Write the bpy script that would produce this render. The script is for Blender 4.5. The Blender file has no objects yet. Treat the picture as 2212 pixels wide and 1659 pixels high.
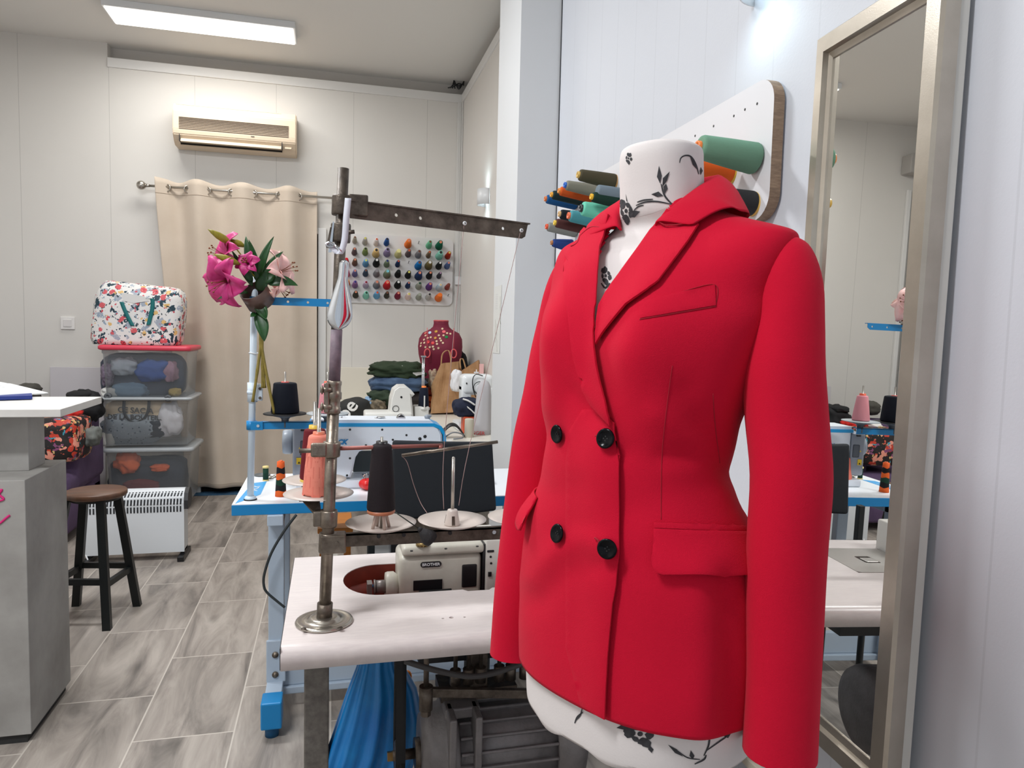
import bpy, bmesh, math, random
from mathutils import Vector, Matrix, Euler, geometry
from mathutils.bvhtree import BVHTree
random.seed(7)
sc = bpy.context.scene
col = sc.collection
PI = math.pi
V = Vector
# ---------------------------------------------------------------- camera
FPX, CAMH = 1550.0, 1.35
CR = V((0.96951, -0.24387, 0.02416)); CU = V((-0.00555, 0.07672, 0.99704)); CF = V((0.24501, 0.96677, -0.07303))
CAM = V((0, 0, CAMH))
def ray(px, py):
    return CR * (px - 1106) + CU * (829.5 - py) + CF * FPX
def aty(px, py, y):
    r = ray(px, py); return CAM + r * (y / r.y)
def atz(px, py, z):
    r = ray(px, py); return CAM + r * ((z - CAMH) / r.z)
def atx(px, py, x):
    r = ray(px, py); return CAM + r * (x / r.x)
def atd(px, py, d):
    return CAM + ray(px, py) * (d / FPX)
cd = bpy.data.cameras.new('camera'); cam = bpy.data.objects.new('camera', cd); col.objects.link(cam)
cam.matrix_world = Matrix(((CR.x, CU.x, -CF.x, 0), (CR.y, CU.y, -CF.y, 0), (CR.z, CU.z, -CF.z, CAMH), (0, 0, 0, 1)))
cd.sensor_fit = 'HORIZONTAL'; cd.sensor_width = 36; cd.lens = FPX / 2212 * 36; cd.clip_start = 0.02
sc.camera = cam
sc.view_settings.view_transform = 'Standard'; sc.view_settings.look = 'None'; sc.view_settings.gamma = 1
sc.view_settings.use_curve_mapping = False; sc.view_settings.exposure = 0.15
# ---------------------------------------------------------------- materials
def lin(c):
    return tuple(((x / 255) / 12.92 if x <= 10 else (((x / 255) + 0.055) / 1.055) ** 2.4) for x in c[:3]) + (1,)
_mats = {}
def M(name, c, rough=0.5, metal=0.0, bump=0.0, bscale=200.0, c2=None, nscale=8.0, namt=1.0, emit=0.0, trans=0.0, alpha=1.0, sheen=0.0, coat=0.0, stretch=None, spec=None, sss=0.0):
    if name in _mats: return _mats[name]
    m = bpy.data.materials.new(name); m.use_nodes = True
    nt = m.node_tree; b = nt.nodes['Principled BSDF']
    b.inputs['Base Color'].default_value = lin(c); b.inputs['Roughness'].default_value = rough; b.inputs['Metallic'].default_value = metal
    b.inputs['Alpha'].default_value = alpha; b.inputs['Transmission Weight'].default_value = trans
    b.inputs['Sheen Weight'].default_value = sheen; b.inputs['Coat Weight'].default_value = coat
    b.inputs['Subsurface Weight'].default_value = sss
    if spec is not None: b.inputs['Specular IOR Level'].default_value = spec
    if emit:
        b.inputs['Emission Color'].default_value = lin(c); b.inputs['Emission Strength'].default_value = emit
    if bump or c2:
        tc = nt.nodes.new('ShaderNodeTexCoord'); src = tc.outputs['Object']
        if stretch:
            mp = nt.nodes.new('ShaderNodeMapping'); mp.inputs['Scale'].default_value = stretch
            nt.links.new(src, mp.inputs['Vector']); src = mp.outputs['Vector']
    if c2:
        n = nt.nodes.new('ShaderNodeTexNoise'); n.inputs['Scale'].default_value = nscale; n.inputs['Detail'].default_value = 5; n.inputs['Roughness'].default_value = 0.6
        nt.links.new(src, n.inputs['Vector'])
        rp = nt.nodes.new('ShaderNodeMapRange'); rp.inputs['From Min'].default_value = 0.3; rp.inputs['From Max'].default_value = 0.7; rp.inputs['To Max'].default_value = namt
        nt.links.new(n.outputs['Fac'], rp.inputs['Value'])
        mx = nt.nodes.new('ShaderNodeMix'); mx.data_type = 'RGBA'
        mx.inputs['A'].default_value = lin(c); mx.inputs['B'].default_value = lin(c2)
        nt.links.new(rp.outputs['Result'], mx.inputs['Factor']); nt.links.new(mx.outputs['Result'], b.inputs['Base Color'])
    if bump:
        n2 = nt.nodes.new('ShaderNodeTexNoise'); n2.inputs['Scale'].default_value = bscale; n2.inputs['Detail'].default_value = 3
        nt.links.new(src, n2.inputs['Vector'])
        bp = nt.nodes.new('ShaderNodeBump'); bp.inputs['Strength'].default_value = bump; bp.inputs['Distance'].default_value = 0.004
        nt.links.new(n2.outputs['Fac'], bp.inputs['Height']); nt.links.new(bp.outputs['Normal'], b.inputs['Normal'])
    _mats[name] = m
    return m
def wall_mat(name, c, axis, pitch, off, groove=0.35, bump=0.05):
    # boarded wall: thin vertical joints every `pitch` metres along the axis
    m = bpy.data.materials.new(name); m.use_nodes = True; nt = m.node_tree; b = nt.nodes['Principled BSDF']; b.inputs['Roughness'].default_value = 0.55
    g = nt.nodes.new('ShaderNodeNewGeometry'); sp = nt.nodes.new('ShaderNodeSeparateXYZ'); nt.links.new(g.outputs['Position'], sp.inputs[0])
    def mt(op, a, v):
        n = nt.nodes.new('ShaderNodeMath'); n.operation = op; nt.links.new(a, n.inputs[0])
        if isinstance(v, float) or isinstance(v, int): n.inputs[1].default_value = v
        else: nt.links.new(v, n.inputs[1])
        return n.outputs[0]
    p = mt('MULTIPLY', mt('ADD', sp.outputs[axis], off + 100 * pitch), 1 / pitch)
    fr = mt('ABSOLUTE', mt('SUBTRACT', mt('FRACT', p, 0.0), 0.5), 0.0)
    ln = mt('LESS_THAN', fr, 0.0022 / pitch)
    no = nt.nodes.new('ShaderNodeTexNoise'); no.inputs['Scale'].default_value = 1.7; no.inputs['Detail'].default_value = 3
    nt.links.new(g.outputs['Position'], no.inputs['Vector'])
    mx = nt.nodes.new('ShaderNodeMix'); mx.data_type = 'RGBA'; mx.inputs['A'].default_value = lin(c); mx.inputs['B'].default_value = lin(tuple(x * 0.965 for x in c))
    nt.links.new(no.outputs['Fac'], mx.inputs['Factor'])
    mg = nt.nodes.new('ShaderNodeMix'); mg.data_type = 'RGBA'; mg.inputs['B'].default_value = lin(tuple(x * (1 - groove * 0.35) for x in c))
    nt.links.new(mx.outputs['Result'], mg.inputs['A']); nt.links.new(ln, mg.inputs['Factor']); nt.links.new(mg.outputs['Result'], b.inputs['Base Color'])
    n2 = nt.nodes.new('ShaderNodeTexNoise'); n2.inputs['Scale'].default_value = 160; nt.links.new(g.outputs['Position'], n2.inputs['Vector'])
    ad = mt('SUBTRACT', n2.outputs['Fac'], mt('MULTIPLY', ln, 3.0))
    bp = nt.nodes.new('ShaderNodeBump'); bp.inputs['Strength'].default_value = bump; bp.inputs['Distance'].default_value = 0.004
    nt.links.new(ad, bp.inputs['Height']); nt.links.new(bp.outputs['Normal'], b.inputs['Normal'])
    return m
# ---------------------------------------------------------------- mesh builder
class MB:
    def __init__(s): s.bm = bmesh.new(); s.mi = 0
    def _tag(s, geom):
        for f in geom:
            if isinstance(f, bmesh.types.BMFace): f.material_index = s.mi
    def face(s, vs, smooth=False):
        try:
            f = s.bm.faces.new(vs); f.material_index = s.mi; f.smooth = smooth; return f
        except ValueError: return None
    def box(s, c, size, rot=None, bevel=0.0, seg=2, mat=None):
        t = bmesh.new(); bmesh.ops.create_cube(t, size=1.0)
        bmesh.ops.scale(t, vec=size, verts=t.verts)
        if bevel > 0: bmesh.ops.bevel(t, geom=list(t.edges), offset=bevel, segments=seg, affect='EDGES', profile=0.5)
        mtx = Matrix.Translation(c)
        if mat is not None: mtx = mtx @ mat
        elif rot is not None: mtx = mtx @ Euler(rot).to_matrix().to_4x4()
        bmesh.ops.transform(t, matrix=mtx, verts=t.verts)
        s.merge(t, smooth=bevel > 0.004 and seg > 2); return s
    def boxb(s, a, b, bevel=0.0, seg=2):
        a, b = V(a), V(b)
        return s.box((a + b) / 2, [abs(x) for x in (b - a)], bevel=bevel, seg=seg)
    def merge(s, t, smooth=None):
        mp = {}
        for v in t.verts: mp[v] = s.bm.verts.new(v.co)
        for f in t.faces:
            try:
                g = s.bm.faces.new([mp[v] for v in f.verts]); g.material_index = s.mi; g.smooth = f.smooth if smooth is None else smooth
            except ValueError: pass
        t.free()
    def rings(s, rings, closed=True, cap0=False, cap1=False, smooth=True):
        R = [[s.bm.verts.new(p) for p in r] for r in rings]
        for a, b in zip(R, R[1:]):
            n = len(a)
            for i in range(n if closed else n - 1):
                j = (i + 1) % n
                s.face([a[i], a[j], b[j], b[i]], smooth)
        if cap0: s.face(list(reversed(R[0])), False)
        if cap1: s.face(R[-1], False)
        return R
    def cyl(s, p0, p1, r0, r1=None, seg=20, caps=True, smooth=True):
        p0, p1 = V(p0), V(p1); r1 = r0 if r1 is None else r1
        d = (p1 - p0).normalized(); x = d.orthogonal().normalized(); y = d.cross(x)
        rr = [[p + (x * math.cos(2 * PI * i / seg) + y * math.sin(2 * PI * i / seg)) * r for i in range(seg)] for p, r in ((p0, r0), (p1, r1))]
        s.rings(rr, True, caps, caps, smooth); return s
    def lathe(s, prof, base, axis=(0, 0, 1), seg=28, cap0=True, cap1=True, smooth=True):
        base = V(base); d = V(axis).normalized(); x = d.orthogonal().normalized(); y = d.cross(x)
        rr = [[base + d * h + (x * math.cos(2 * PI * i / seg) + y * math.sin(2 * PI * i / seg)) * max(r, 1e-5) for i in range(seg)] for r, h in prof]
        s.rings(rr, True, cap0, cap1, smooth); return s
    def tube(s, pts, r, seg=10, caps=True, closed=False, radii=None):
        pts = [V(p) for p in pts]; n = len(pts)
        up = None; rr = []
        for i, p in enumerate(pts):
            d = (pts[min(i + 1, n - 1)] - pts[max(i - 1, 0)])
            if closed: d = pts[(i + 1) % n] - pts[i - 1]
            if d.length < 1e-9: d = V((0, 0, 1))
            d.normalize()
            if up is None: up = d.orthogonal().normalized()
            up = (up - d * up.dot(d))
            up = up.normalized() if up.length > 1e-6 else d.orthogonal().normalized()
            w = d.cross(up); q = radii[i] if radii else r
            rr.append([p + (up * math.cos(2 * PI * k / seg) + w * math.sin(2 * PI * k / seg)) * q for k in range(seg)])
        if closed: rr.append(rr[0])
        s.rings(rr, True, caps and not closed, caps and not closed, True); return s
    def prism(s, poly, ext, smooth=False):
        # poly: list of 3D points (planar), extruded by vector ext
        ext = V(ext); a = [s.bm.verts.new(V(p)) for p in poly]; b = [s.bm.verts.new(V(p) + ext) for p in poly]
        n = len(a)
        s.face(list(reversed(a))); s.face(b)
        for i in range(n): s.face([a[i], a[(i + 1) % n], b[(i + 1) % n], b[i]], smooth)
        return s
    def ball(s, c, r, scale=(1, 1, 1), seg=20, mat=None):
        t = bmesh.new(); bmesh.ops.create_uvsphere(t, u_segments=seg, v_segments=max(8, seg // 2), radius=r)
        bmesh.ops.scale(t, vec=scale, verts=t.verts)
        mtx = Matrix.Translation(c)
        if mat is not None: mtx = mtx @ mat
        bmesh.ops.transform(t, matrix=mtx, verts=t.verts)
        s.merge(t, smooth=True); return s
    def grid(s, fn, nu, nv, smooth=True):
        g = [[s.bm.verts.new(fn(i / nu, j / nv)) for i in range(nu + 1)] for j in range(nv + 1)]
        for j in range(nv):
            for i in range(nu): s.face([g[j][i], g[j][i + 1], g[j + 1][i + 1], g[j + 1][i]], smooth)
        return g
    def text(s, string, mtx, size, depth=0.0006, bold=0.0, shear=0.0, align='CENTER'):
        cu = bpy.data.curves.new('lettering', 'FONT'); cu.body = string; cu.size = size; cu.extrude = depth; cu.offset = bold; cu.shear = shear
        cu.align_x = align; cu.align_y = 'CENTER'; cu.resolution_u = 3
        o = bpy.data.objects.new('lettering', cu); col.objects.link(o)
        dg = bpy.context.evaluated_depsgraph_get(); me = o.evaluated_get(dg).to_mesh()
        t = bmesh.new(); t.from_mesh(me); o.evaluated_get(dg).to_mesh_clear()
        bpy.data.objects.remove(o); bpy.data.curves.remove(cu)
        bmesh.ops.transform(t, matrix=mtx, verts=t.verts); s.merge(t, smooth=False); return s
WM = {}
def basis(o, x, y, z):
    m = Matrix.Identity(4)
    for i, a in enumerate((x, y, z, o)):
        for j in range(3): m[j][i] = V(a)[j]
    return m
def thing(name, label, cat, loc=(0, 0, 0), rotz=0.0, group=None, kind=None):
    o = bpy.data.objects.new(name, None); col.objects.link(o); o.location = loc; o.rotation_euler = (0, 0, rotz); o.empty_display_size = 0.05
    o['label'] = label; o['category'] = cat
    if group: o['group'] = group
    if kind: o['kind'] = kind
    WM[o.name] = Matrix.Translation(loc) @ Matrix.Rotation(rotz, 4, 'Z')
    return o
def obj(name, mb, mats, parent=None, local=False, mods=None, label=None, normals=True):
    bm = mb.bm
    if normals: bmesh.ops.recalc_face_normals(bm, faces=bm.faces)
    me = bpy.data.meshes.new(name)
    o = bpy.data.objects.new(name, me); col.objects.link(o)
    if parent is not None:
        o.parent = parent; w = WM.get(parent.name, Matrix.Identity(4)); WM[o.name] = w
        if not local: bmesh.ops.transform(bm, matrix=w.inverted(), verts=bm.verts)
    else: WM[o.name] = Matrix.Identity(4)
    bm.to_mesh(me); bm.free()
    for m in (mats if isinstance(mats, (list, tuple)) else [mats]): me.materials.append(m)
    if label: o['label'] = label
    if mods:
        for k, kw in mods:
            md = o.modifiers.new(k.lower(), k)
            for a, v in kw.items(): setattr(md, a, v)
    return o
def solo(name, mb, mats, label, cat, group=None, mods=None, kind=None, at=None, normals=True):
    # a thing that is one mesh; origin moved to the base
    bm = mb.bm
    if at is None:
        zs = [v.co for v in bm.verts]
        at = V((sum(v.x for v in zs) / len(zs), sum(v.y for v in zs) / len(zs), min(v.z for v in zs)))
    at = V(at)
    bmesh.ops.translate(bm, vec=-at, verts=bm.verts)
    o = obj(name, mb, mats, None, mods=mods, normals=normals); o.location = at; WM[o.name] = Matrix.Translation(at)
    o['label'] = label; o['category'] = cat
    if group: o['group'] = group
    if kind: o['kind'] = kind
    return o
def struct(name, mb, mats, label=None, parent=None, mods=None):
    o = obj(name, mb, mats, parent, mods=mods)
    if parent is None: o['kind'] = 'structure'
    if label and parent is None: o['label'] = label
    return o
def crease(o, sub=2):
    md = o.modifiers.new('subsurf', 'SUBSURF'); md.levels = sub; md.render_levels = sub
def bez(p0, p1, p2, p3, n=12):
    p0, p1, p2, p3 = map(V, (p0, p1, p2, p3))
    return [p0 * (1 - t) ** 3 + p1 * 3 * t * (1 - t) ** 2 + p2 * 3 * t * t * (1 - t) + p3 * t ** 3 for t in [i / n for i in range(n + 1)]]
def smoothpath(pts, n=6):
    pts = [V(p) for p in pts]; out = []
    for i in range(len(pts) - 1):
        a, b, c, d = pts[max(i - 1, 0)], pts[i], pts[i + 1], pts[min(i + 2, len(pts) - 1)]
        for k in range(n):
            t = k / n
            out.append(0.5 * ((2 * b) + (c - a) * t + (2 * a - 5 * b + 4 * c - d) * t * t + (3 * b - a - 3 * c + d) * t ** 3))
    out.append(pts[-1]); return out
# common materials
m_white = M('white_paint', (225, 224, 222), 0.45)
m_wplast = M('white_plastic', (226, 228, 230), 0.35)
m_black = M('black_plastic', (20, 21, 24), 0.4)
m_blk2 = M('black_metal', (16, 22, 24), 0.45)
m_steel = M('worn_steel', (150, 140, 128), 0.38, 0.85, 0.1, 300, (98, 88, 78), 30)
m_steel2 = M('dark_worn_steel', (112, 102, 92), 0.45, 0.7, 0.15, 250, (66, 58, 52), 40)
m_chrome = M('chrome', (205, 208, 212), 0.12, 1.0)
m_nickel = M('brushed_nickel', (185, 180, 172), 0.28, 1.0)
m_blue = M('blue_enamel', (12, 128, 190), 0.38)
m_rub = M('black_rubber', (18, 18, 20), 0.7)
WORLD = 0.15; PW_FILL = 9; PW_PAN = 36; PW_SC = 1.6
MIR_A = 3.2; MIR_T = 0.75
JPSI = 47; JPX = 1414; JD = 1.03
# ---------------------------------------------------------------- the shell
FLX, FLY = -0.275, -0.0055
YB, XR, XRF, XL, ZC, YF = 6.13, 1.01, 1.066, -2.8, 3.43, -1.6
PY0, PY1, PX = 3.226, 3.66, 0.8194           # pillar
def floor_mat():
    m = bpy.data.materials.new('wood_look_floor_tiles'); m.use_nodes = True; nt = m.node_tree; b = nt.nodes['Principled BSDF']
    g = nt.nodes.new('ShaderNodeNewGeometry'); mp = nt.nodes.new('ShaderNodeMapping'); mp.vector_type = 'POINT'
    mp.inputs['Rotation'].default_value = (0, 0, PI / 2); mp.inputs['Location'].default_value = (FLX, FLY, 0)
    nt.links.new(g.outputs['Position'], mp.inputs['Vector'])
    br = nt.nodes.new('ShaderNodeTexBrick'); nt.links.new(mp.outputs['Vector'], br.inputs['Vector'])
    br.offset = 0.5; br.inputs['Scale'].default_value = 1.0; br.inputs['Brick Width'].default_value = 0.605; br.inputs['Row Height'].default_value = 0.3105
    br.inputs['Mortar Size'].default_value = 0.0028; br.inputs['Mortar Smooth'].default_value = 0.1
    br.inputs['Color1'].default_value = (0, 0, 0, 1); br.inputs['Color2'].default_value = (1, 1, 1, 1); br.inputs['Bias'].default_value = 0.0
    # grain stretched along the depth of the room, shifted per tile
    ml = nt.nodes.new('ShaderNodeMapping'); ml.inputs['Scale'].default_value = (9, 1.6, 1)
    ad = nt.nodes.new('ShaderNodeVectorMath'); ad.operation = 'MULTIPLY_ADD'; ad.inputs[1].default_value = (7.3, 3.1, 5.0)
    nt.links.new(br.outputs['Color'], ad.inputs[0]); nt.links.new(g.outputs['Position'], ad.inputs[2]); nt.links.new(ad.outputs[0], ml.inputs['Vector'])
    n1 = nt.nodes.new('ShaderNodeTexNoise'); n1.inputs['Scale'].default_value = 1.1; n1.inputs['Detail'].default_value = 8; n1.inputs['Roughness'].default_value = 0.62; n1.inputs['Distortion'].default_value = 0.8
    nt.links.new(ml.outputs['Vector'], n1.inputs['Vector'])
    cr = nt.nodes.new('ShaderNodeValToRGB'); e = cr.color_ramp
    e.elements[0].position = 0.3; e.elements[0].color = lin((106, 100, 95)); e.elements[1].position = 0.72; e.elements[1].color = lin((186, 177, 168))
    x = e.elements.new(0.5); x.color = lin((154, 145, 137))
    nt.links.new(n1.outputs['Fac'], cr.inputs['Fac'])
    # knots
    mk = nt.nodes.new('ShaderNodeMapping'); mk.inputs['Scale'].default_value = (5.0, 2.4, 1); nt.links.new(ad.outputs[0], mk.inputs['Vector'])
    vo = nt.nodes.new('ShaderNodeTexVoronoi'); vo.inputs['Scale'].default_value = 0.9; nt.links.new(mk.outputs['Vector'], vo.inputs['Vector'])
    kr = nt.nodes.new('ShaderNodeMapRange'); kr.inputs['From Min'].default_value = 0.03; kr.inputs['From Max'].default_value = 0.16; kr.inputs['To Min'].default_value = 0.6; kr.inputs['To Max'].default_value = 1.0
    nt.links.new(vo.outputs['Distance'], kr.inputs['Value'])
    mu = nt.nodes.new('ShaderNodeMix'); mu.data_type = 'RGBA'; mu.blend_type = 'MULTIPLY'; mu.inputs['Factor'].default_value = 1
    nt.links.new(cr.outputs['Color'], mu.inputs['A']); nt.links.new(kr.outputs['Result'], mu.inputs['B'])
    mx = nt.nodes.new('ShaderNodeMix'); mx.data_type = 'RGBA'; mx.inputs['B'].default_value = lin((196, 188, 178))
    nt.links.new(br.outputs['Fac'], mx.inputs['Factor']); nt.links.new(mu.outputs['Result'], mx.inputs['A'])
    nt.links.new(mx.outputs['Result'], b.inputs['Base Color'])
    b.inputs['Roughness'].default_value = 0.42
    bp = nt.nodes.new('ShaderNodeBump'); bp.inputs['Strength'].default_value = 0.12; bp.inputs['Distance'].default_value = 0.003
    nt.links.new(n1.outputs['Fac'], bp.inputs['Height']); nt.links.new(bp.outputs['Normal'], b.inputs['Normal'])
    return m

b = MB(); b.boxb((XL - .1, YF, -0.1), (1.4, YB + .3, 0)); struct('floor', b, floor_mat())
m_ceil = M('ceiling_plaster', (228, 226, 222), 0.8, bump=0.05, bscale=60)
b = MB(); b.boxb((XL - .1, YF, ZC), (1.4, YB + .3, ZC + .1)); struct('ceiling', b, m_ceil)
m_wb = wall_mat('back_wall_boards', (224, 221, 216), 0, 0.60, 0.13)
m_wr = wall_mat('right_wall_boards', (206, 209, 216), 1, 0.165, 0.02, 0.15, 0.06)
m_wp = M('wall_plaster', (205, 201, 196), 0.7)
b = MB(); b.boxb((-1.637, YB, 0), (XRF + .1, YB + .1, 3.26)); b.boxb((XL - .1, YB, 0), (-1.637, YB + .2, ZC)); struct('wall_back', b, m_wb)
b = MB(); b.boxb((-1.637, YB + .10, 3.2), (XRF + .2, YB + .2, ZC)); struct('wall_back_recess', b, m_wp)
b = MB(); b.boxb((-1.637, YB - .012, 3.255), (XRF, YB + .1, 3.325), bevel=.003); struct('trim_1', b, m_white)
# far right wall with its ledge, pillar, near right wall
b = MB(); b.boxb((XRF, PY1 - .2, 0), (XRF + .1, YB + .2, 3.26)); struct('wall_right_far', b, M('far_wall_paint', (222, 218, 213), .5, bump=.03, bscale=120))
b = MB(); b.boxb((XRF + .10, PY1 - .2, 3.2), (XRF + .2, YB + .2, ZC)); struct('wall_right_recess', b, m_wp)
b = MB(); b.boxb((XRF - .012, PY1, 3.255), (XRF + .1, YB, 3.325), bevel=.003); struct('trim_2', b, m_white)
b = MB(); b.boxb((PX, PY0, 0), (1.2, PY1, ZC)); struct('wall_pillar', b, M('pillar_paint', (214, 216, 218), .5, bump=.03, bscale=120))
b = MB(); b.boxb((XR, YF, 0), (XR + .2, PY0 + .02, ZC)); struct('wall_right', b, m_wr)
b = MB(); b.boxb((XR - .003, PY0 - .008, 0), (XR + .02, PY0 + .001, ZC)); struct('trim_3', b, M('joint_gap', (60, 62, 66), .8))
b = MB(); b.boxb((XR - .014, -1.2, .295), (XR + .01, PY0, .32), bevel=.003); struct('trim_4', b, M('cream_trunking', (222, 212, 192), .5))
b = MB(); b.boxb((XL - .1, YF, 0), (XL, YB + .2, ZC)); struct('wall_left', b, M('left_wall_paint', (222, 219, 214), .55, bump=.03, bscale=120))
b = MB(); b.cyl((XL + .05, YB - .05, 0), (XL + .05, YB - .05, 2.85), .028, seg=12); b.boxb((XL + .09, YB - .03, 0), (XL + .13, YB - .001, 2.85), bevel=.004); struct('trim_5', b, m_white)
b = MB(); b.boxb((XL + .02, YB - .14, 2.98), (XL + .2, YB - .002, 3.15), bevel=.008); struct('trim_6', b, M('grey_duct_box', (176, 172, 168), .5))
# corner trunking beside the back right corner
b = MB(); b.boxb((XRF - .045, YB - .028, .7), (XRF - .012, YB - .001, 3.255), bevel=.004); b.boxb((XRF - .012, YB - .05, .7), (XRF - .001, YB - .02, 3.255), bevel=.003); struct('trim_7', b, M('trunking_white', (214, 213, 210), .45))
b = MB(); b.boxb((XL - .1, YF - .1, 0), (-2.3, YF, ZC)); b.boxb((-2.3, YF - .1, 2.5), (.5, YF, ZC)); b.boxb((.5, YF - .1, 0), (1.2, YF, ZC)); struct('wall_front', b, m_white)
# doorway behind the curtain: near-black slab painted as the unlit room, with a white lining
b = MB(); b.boxb((-1.02, YB - .004, .0), (-.09, YB + .02, 2.1)); d = struct('door_1', b, M('unlit_room_black', (10, 11, 13), .9))
b = MB(); b.boxb((-.105, YB - .03, 0), (-.04, YB, 2.15), bevel=.004); b.boxb((-1.06, YB - .03, 0), (-1.005, YB, 2.15), bevel=.004); b.boxb((-1.005, YB - .029, 2.1), (-.105, YB, 2.15), bevel=.004); struct('door_frame', b, m_white, parent=d)
# assumed shop window behind the camera, out of view
b = MB(); b.boxb((-2.3, YF - .06, .0), (-2.25, YF - .01, 2.5)); b.boxb((.45, YF - .06, 0), (.5, YF - .01, 2.5)); b.boxb((-.95, YF - .06, 0), (-.88, YF - .01, 2.5)); b.boxb((-2.3, YF - .06, 2.45), (.5, YF - .01, 2.5)); struct('window_1', b, M('window_alu', (150, 150, 152), .4, .6))
# ---------------------------------------------------------------- world and lights
w = bpy.data.worlds.new('world'); sc.world = w; w.use_nodes = True
w.node_tree.nodes['Background'].inputs[0].default_value = (0.78, 0.86, 1.0, 1); w.node_tree.nodes['Background'].inputs[1].default_value = WORLD
def area(name, loc, size, power, colr, target=None, rot=None):
    l = bpy.data.lights.new(name, 'AREA'); l.shape = 'RECTANGLE'; l.size, l.size_y = size; l.energy = power; l.color = colr
    o = bpy.data.objects.new(name, l); col.objects.link(o); o.location = loc
    if target is not None: o.rotation_euler = (V(target) - V(loc)).to_track_quat('-Z', 'Y').to_euler()
    elif rot: o.rotation_euler = rot
    return o
area('added_cool_fill', (-.9, YF + .03, 1.35), (2.7, 2.2), PW_FILL, (0.86, 0.93, 1.0), target=(-.9, 3, 1.3))  # added cool fill for the jacket and right wall; its window is assumed
def lamp(cx, cy, n, label, kp):
    t = thing('ceiling_light', label, 'ceiling light', (cx, cy, ZC))
    b = MB(); b.boxb((cx - .6, cy - .15, ZC - .045), (cx + .6, cy + .15, ZC), bevel=.003); obj('housing', b, m_wplast, t)
    b = MB(); b.boxb((cx - .585, cy - .135, ZC - .052), (cx + .585, cy + .135, ZC - .04)); obj('diffuser', b, M('lit_diffuser', (255, 250, 240), .4, emit=3), t)
    area('panel_light', (cx, cy, ZC - .06), (1.15, .26), PW_PAN * kp, (1.0, 0.985, 0.955) if kp < 1.5 and kp < 1 else (.95, .975, 1.0), rot=(0, 0, 0))
lamp(-.85, 5.45, 0, 'rectangular white LED panel light lit on the ceiling in front of the air conditioner', .42)
lamp(-.95, 3.0, 1, 'added rectangular LED panel light, out of view above the grey counter', 1.5)  # out of view; added and set back to light the pillar's side face
lamp(-1.35, .5, 2, 'added rectangular LED panel light, out of view near the shop window', 1.9)  # out of view; added on the left to brighten the jacket front
# wall lamps: small half-shade up/down lights
def sconce(p, label, powr, two=True, sz=.045):
    t = thing('wall_lamp', label, 'wall lamp', p)
    x, y, z = p
    b = MB(); rr = []
    for h, r in ((-.055, sz), (.055, sz)):
        rr.append([V((x - r * 1.5 * math.sin(a) if False else x - r * 1.6 * math.sin(a), y - r * 1.6 * math.cos(a), z + h)) for a in [PI * i / 14 for i in range(15)]])
    b.rings(rr, closed=False); obj('lamp_shade', b, m_wplast, t, mods=[('SOLIDIFY', dict(thickness=.004))])
    b = MB(); b.cyl((x - .035, y, z - .03), (x - .035, y, z + .03), .02, seg=14); obj('bulb', b, M('lit_bulb', (225, 246, 255), .4, emit=8), t)
    for s in ((-1, 1) if two else (-1,)):
        l = bpy.data.lights.new('wall_lamp_beam', 'SPOT'); l.energy = powr; l.color = (.72, .93, 1.0); l.spot_size = 2.7; l.spot_blend = 1.0; l.shadow_soft_size = .05
        o = bpy.data.objects.new('wall_lamp_beam', l); col.objects.link(o); o.location = (x - .05, y, z + s * .062); o.rotation_euler = (0 if s < 0 else PI, 0, 0)
p = atx(1668, -46, XR); sconce((XR - .002, p.y, p.z + .02), 'white half-shade wall lamp shining cold light above the thread board beside the mirror', PW_SC)
p = atx(1052, 428, XRF); sconce((XRF - .002, p.y - .02, p.z), 'white half-shade wall lamp shining up and down behind the pillar', PW_SC * .8)
from mathutils import noise
# ---------------------------------------------------------------- 2D fill helper
def inpoly(p, poly):
    c = False; n = len(poly); j = n - 1
    for i in range(n):
        a, b2 = poly[i], poly[j]
        if (a[1] > p[1]) != (b2[1] > p[1]) and p[0] < (b2[0] - a[0]) * (p[1] - a[1]) / (b2[1] - a[1]) + a[0]: c = not c
        j = i
    return c
def fill2d(outer, holes=(), step=0.0):
    vs = [V((x, y)) for x, y in outer]; ed = [(i, (i + 1) % len(outer)) for i in range(len(outer))]
    for h in holes:
        k = len(vs); vs += [V((x, y)) for x, y in h]; ed += [(k + i, k + (i + 1) % len(h)) for i in range(len(h))]
    nb = len(vs)
    if step:
        x0, x1 = min(v.x for v in vs), max(v.x for v in vs); y0, y1 = min(v.y for v in vs), max(v.y for v in vs)
        bpts = list(vs)
        y = y0 + step / 2; r = 0
        while y < y1:
            x = x0 + (step / 2 if r % 2 else step)
            while x < x1:
                if inpoly((x, y), outer) and all(not inpoly((x, y), h) for h in holes) and min((V((x, y)) - q).length for q in bpts) > step * .5: vs.append(V((x, y)))
                x += step
            y += step * .87; r += 1
    co, e2, fs, _, _, _ = geometry.delaunay_2d_cdt(vs, ed, [], 0, 1e-6)
    out = []
    for f in fs:
        c = sum((co[i] for i in f), V((0, 0))) / len(f)
        if inpoly(c, outer) and all(not inpoly(c, h) for h in holes): out.append(f)
    return co, out
def densify(poly, d):
    out = []
    for i in range(len(poly)):
        a, c = V(poly[i]), V(poly[(i + 1) % len(poly)]); n = max(1, int((c - a).length / d))
        for k in range(n): out.append(tuple(a.lerp(c, k / n)))
    return out
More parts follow.
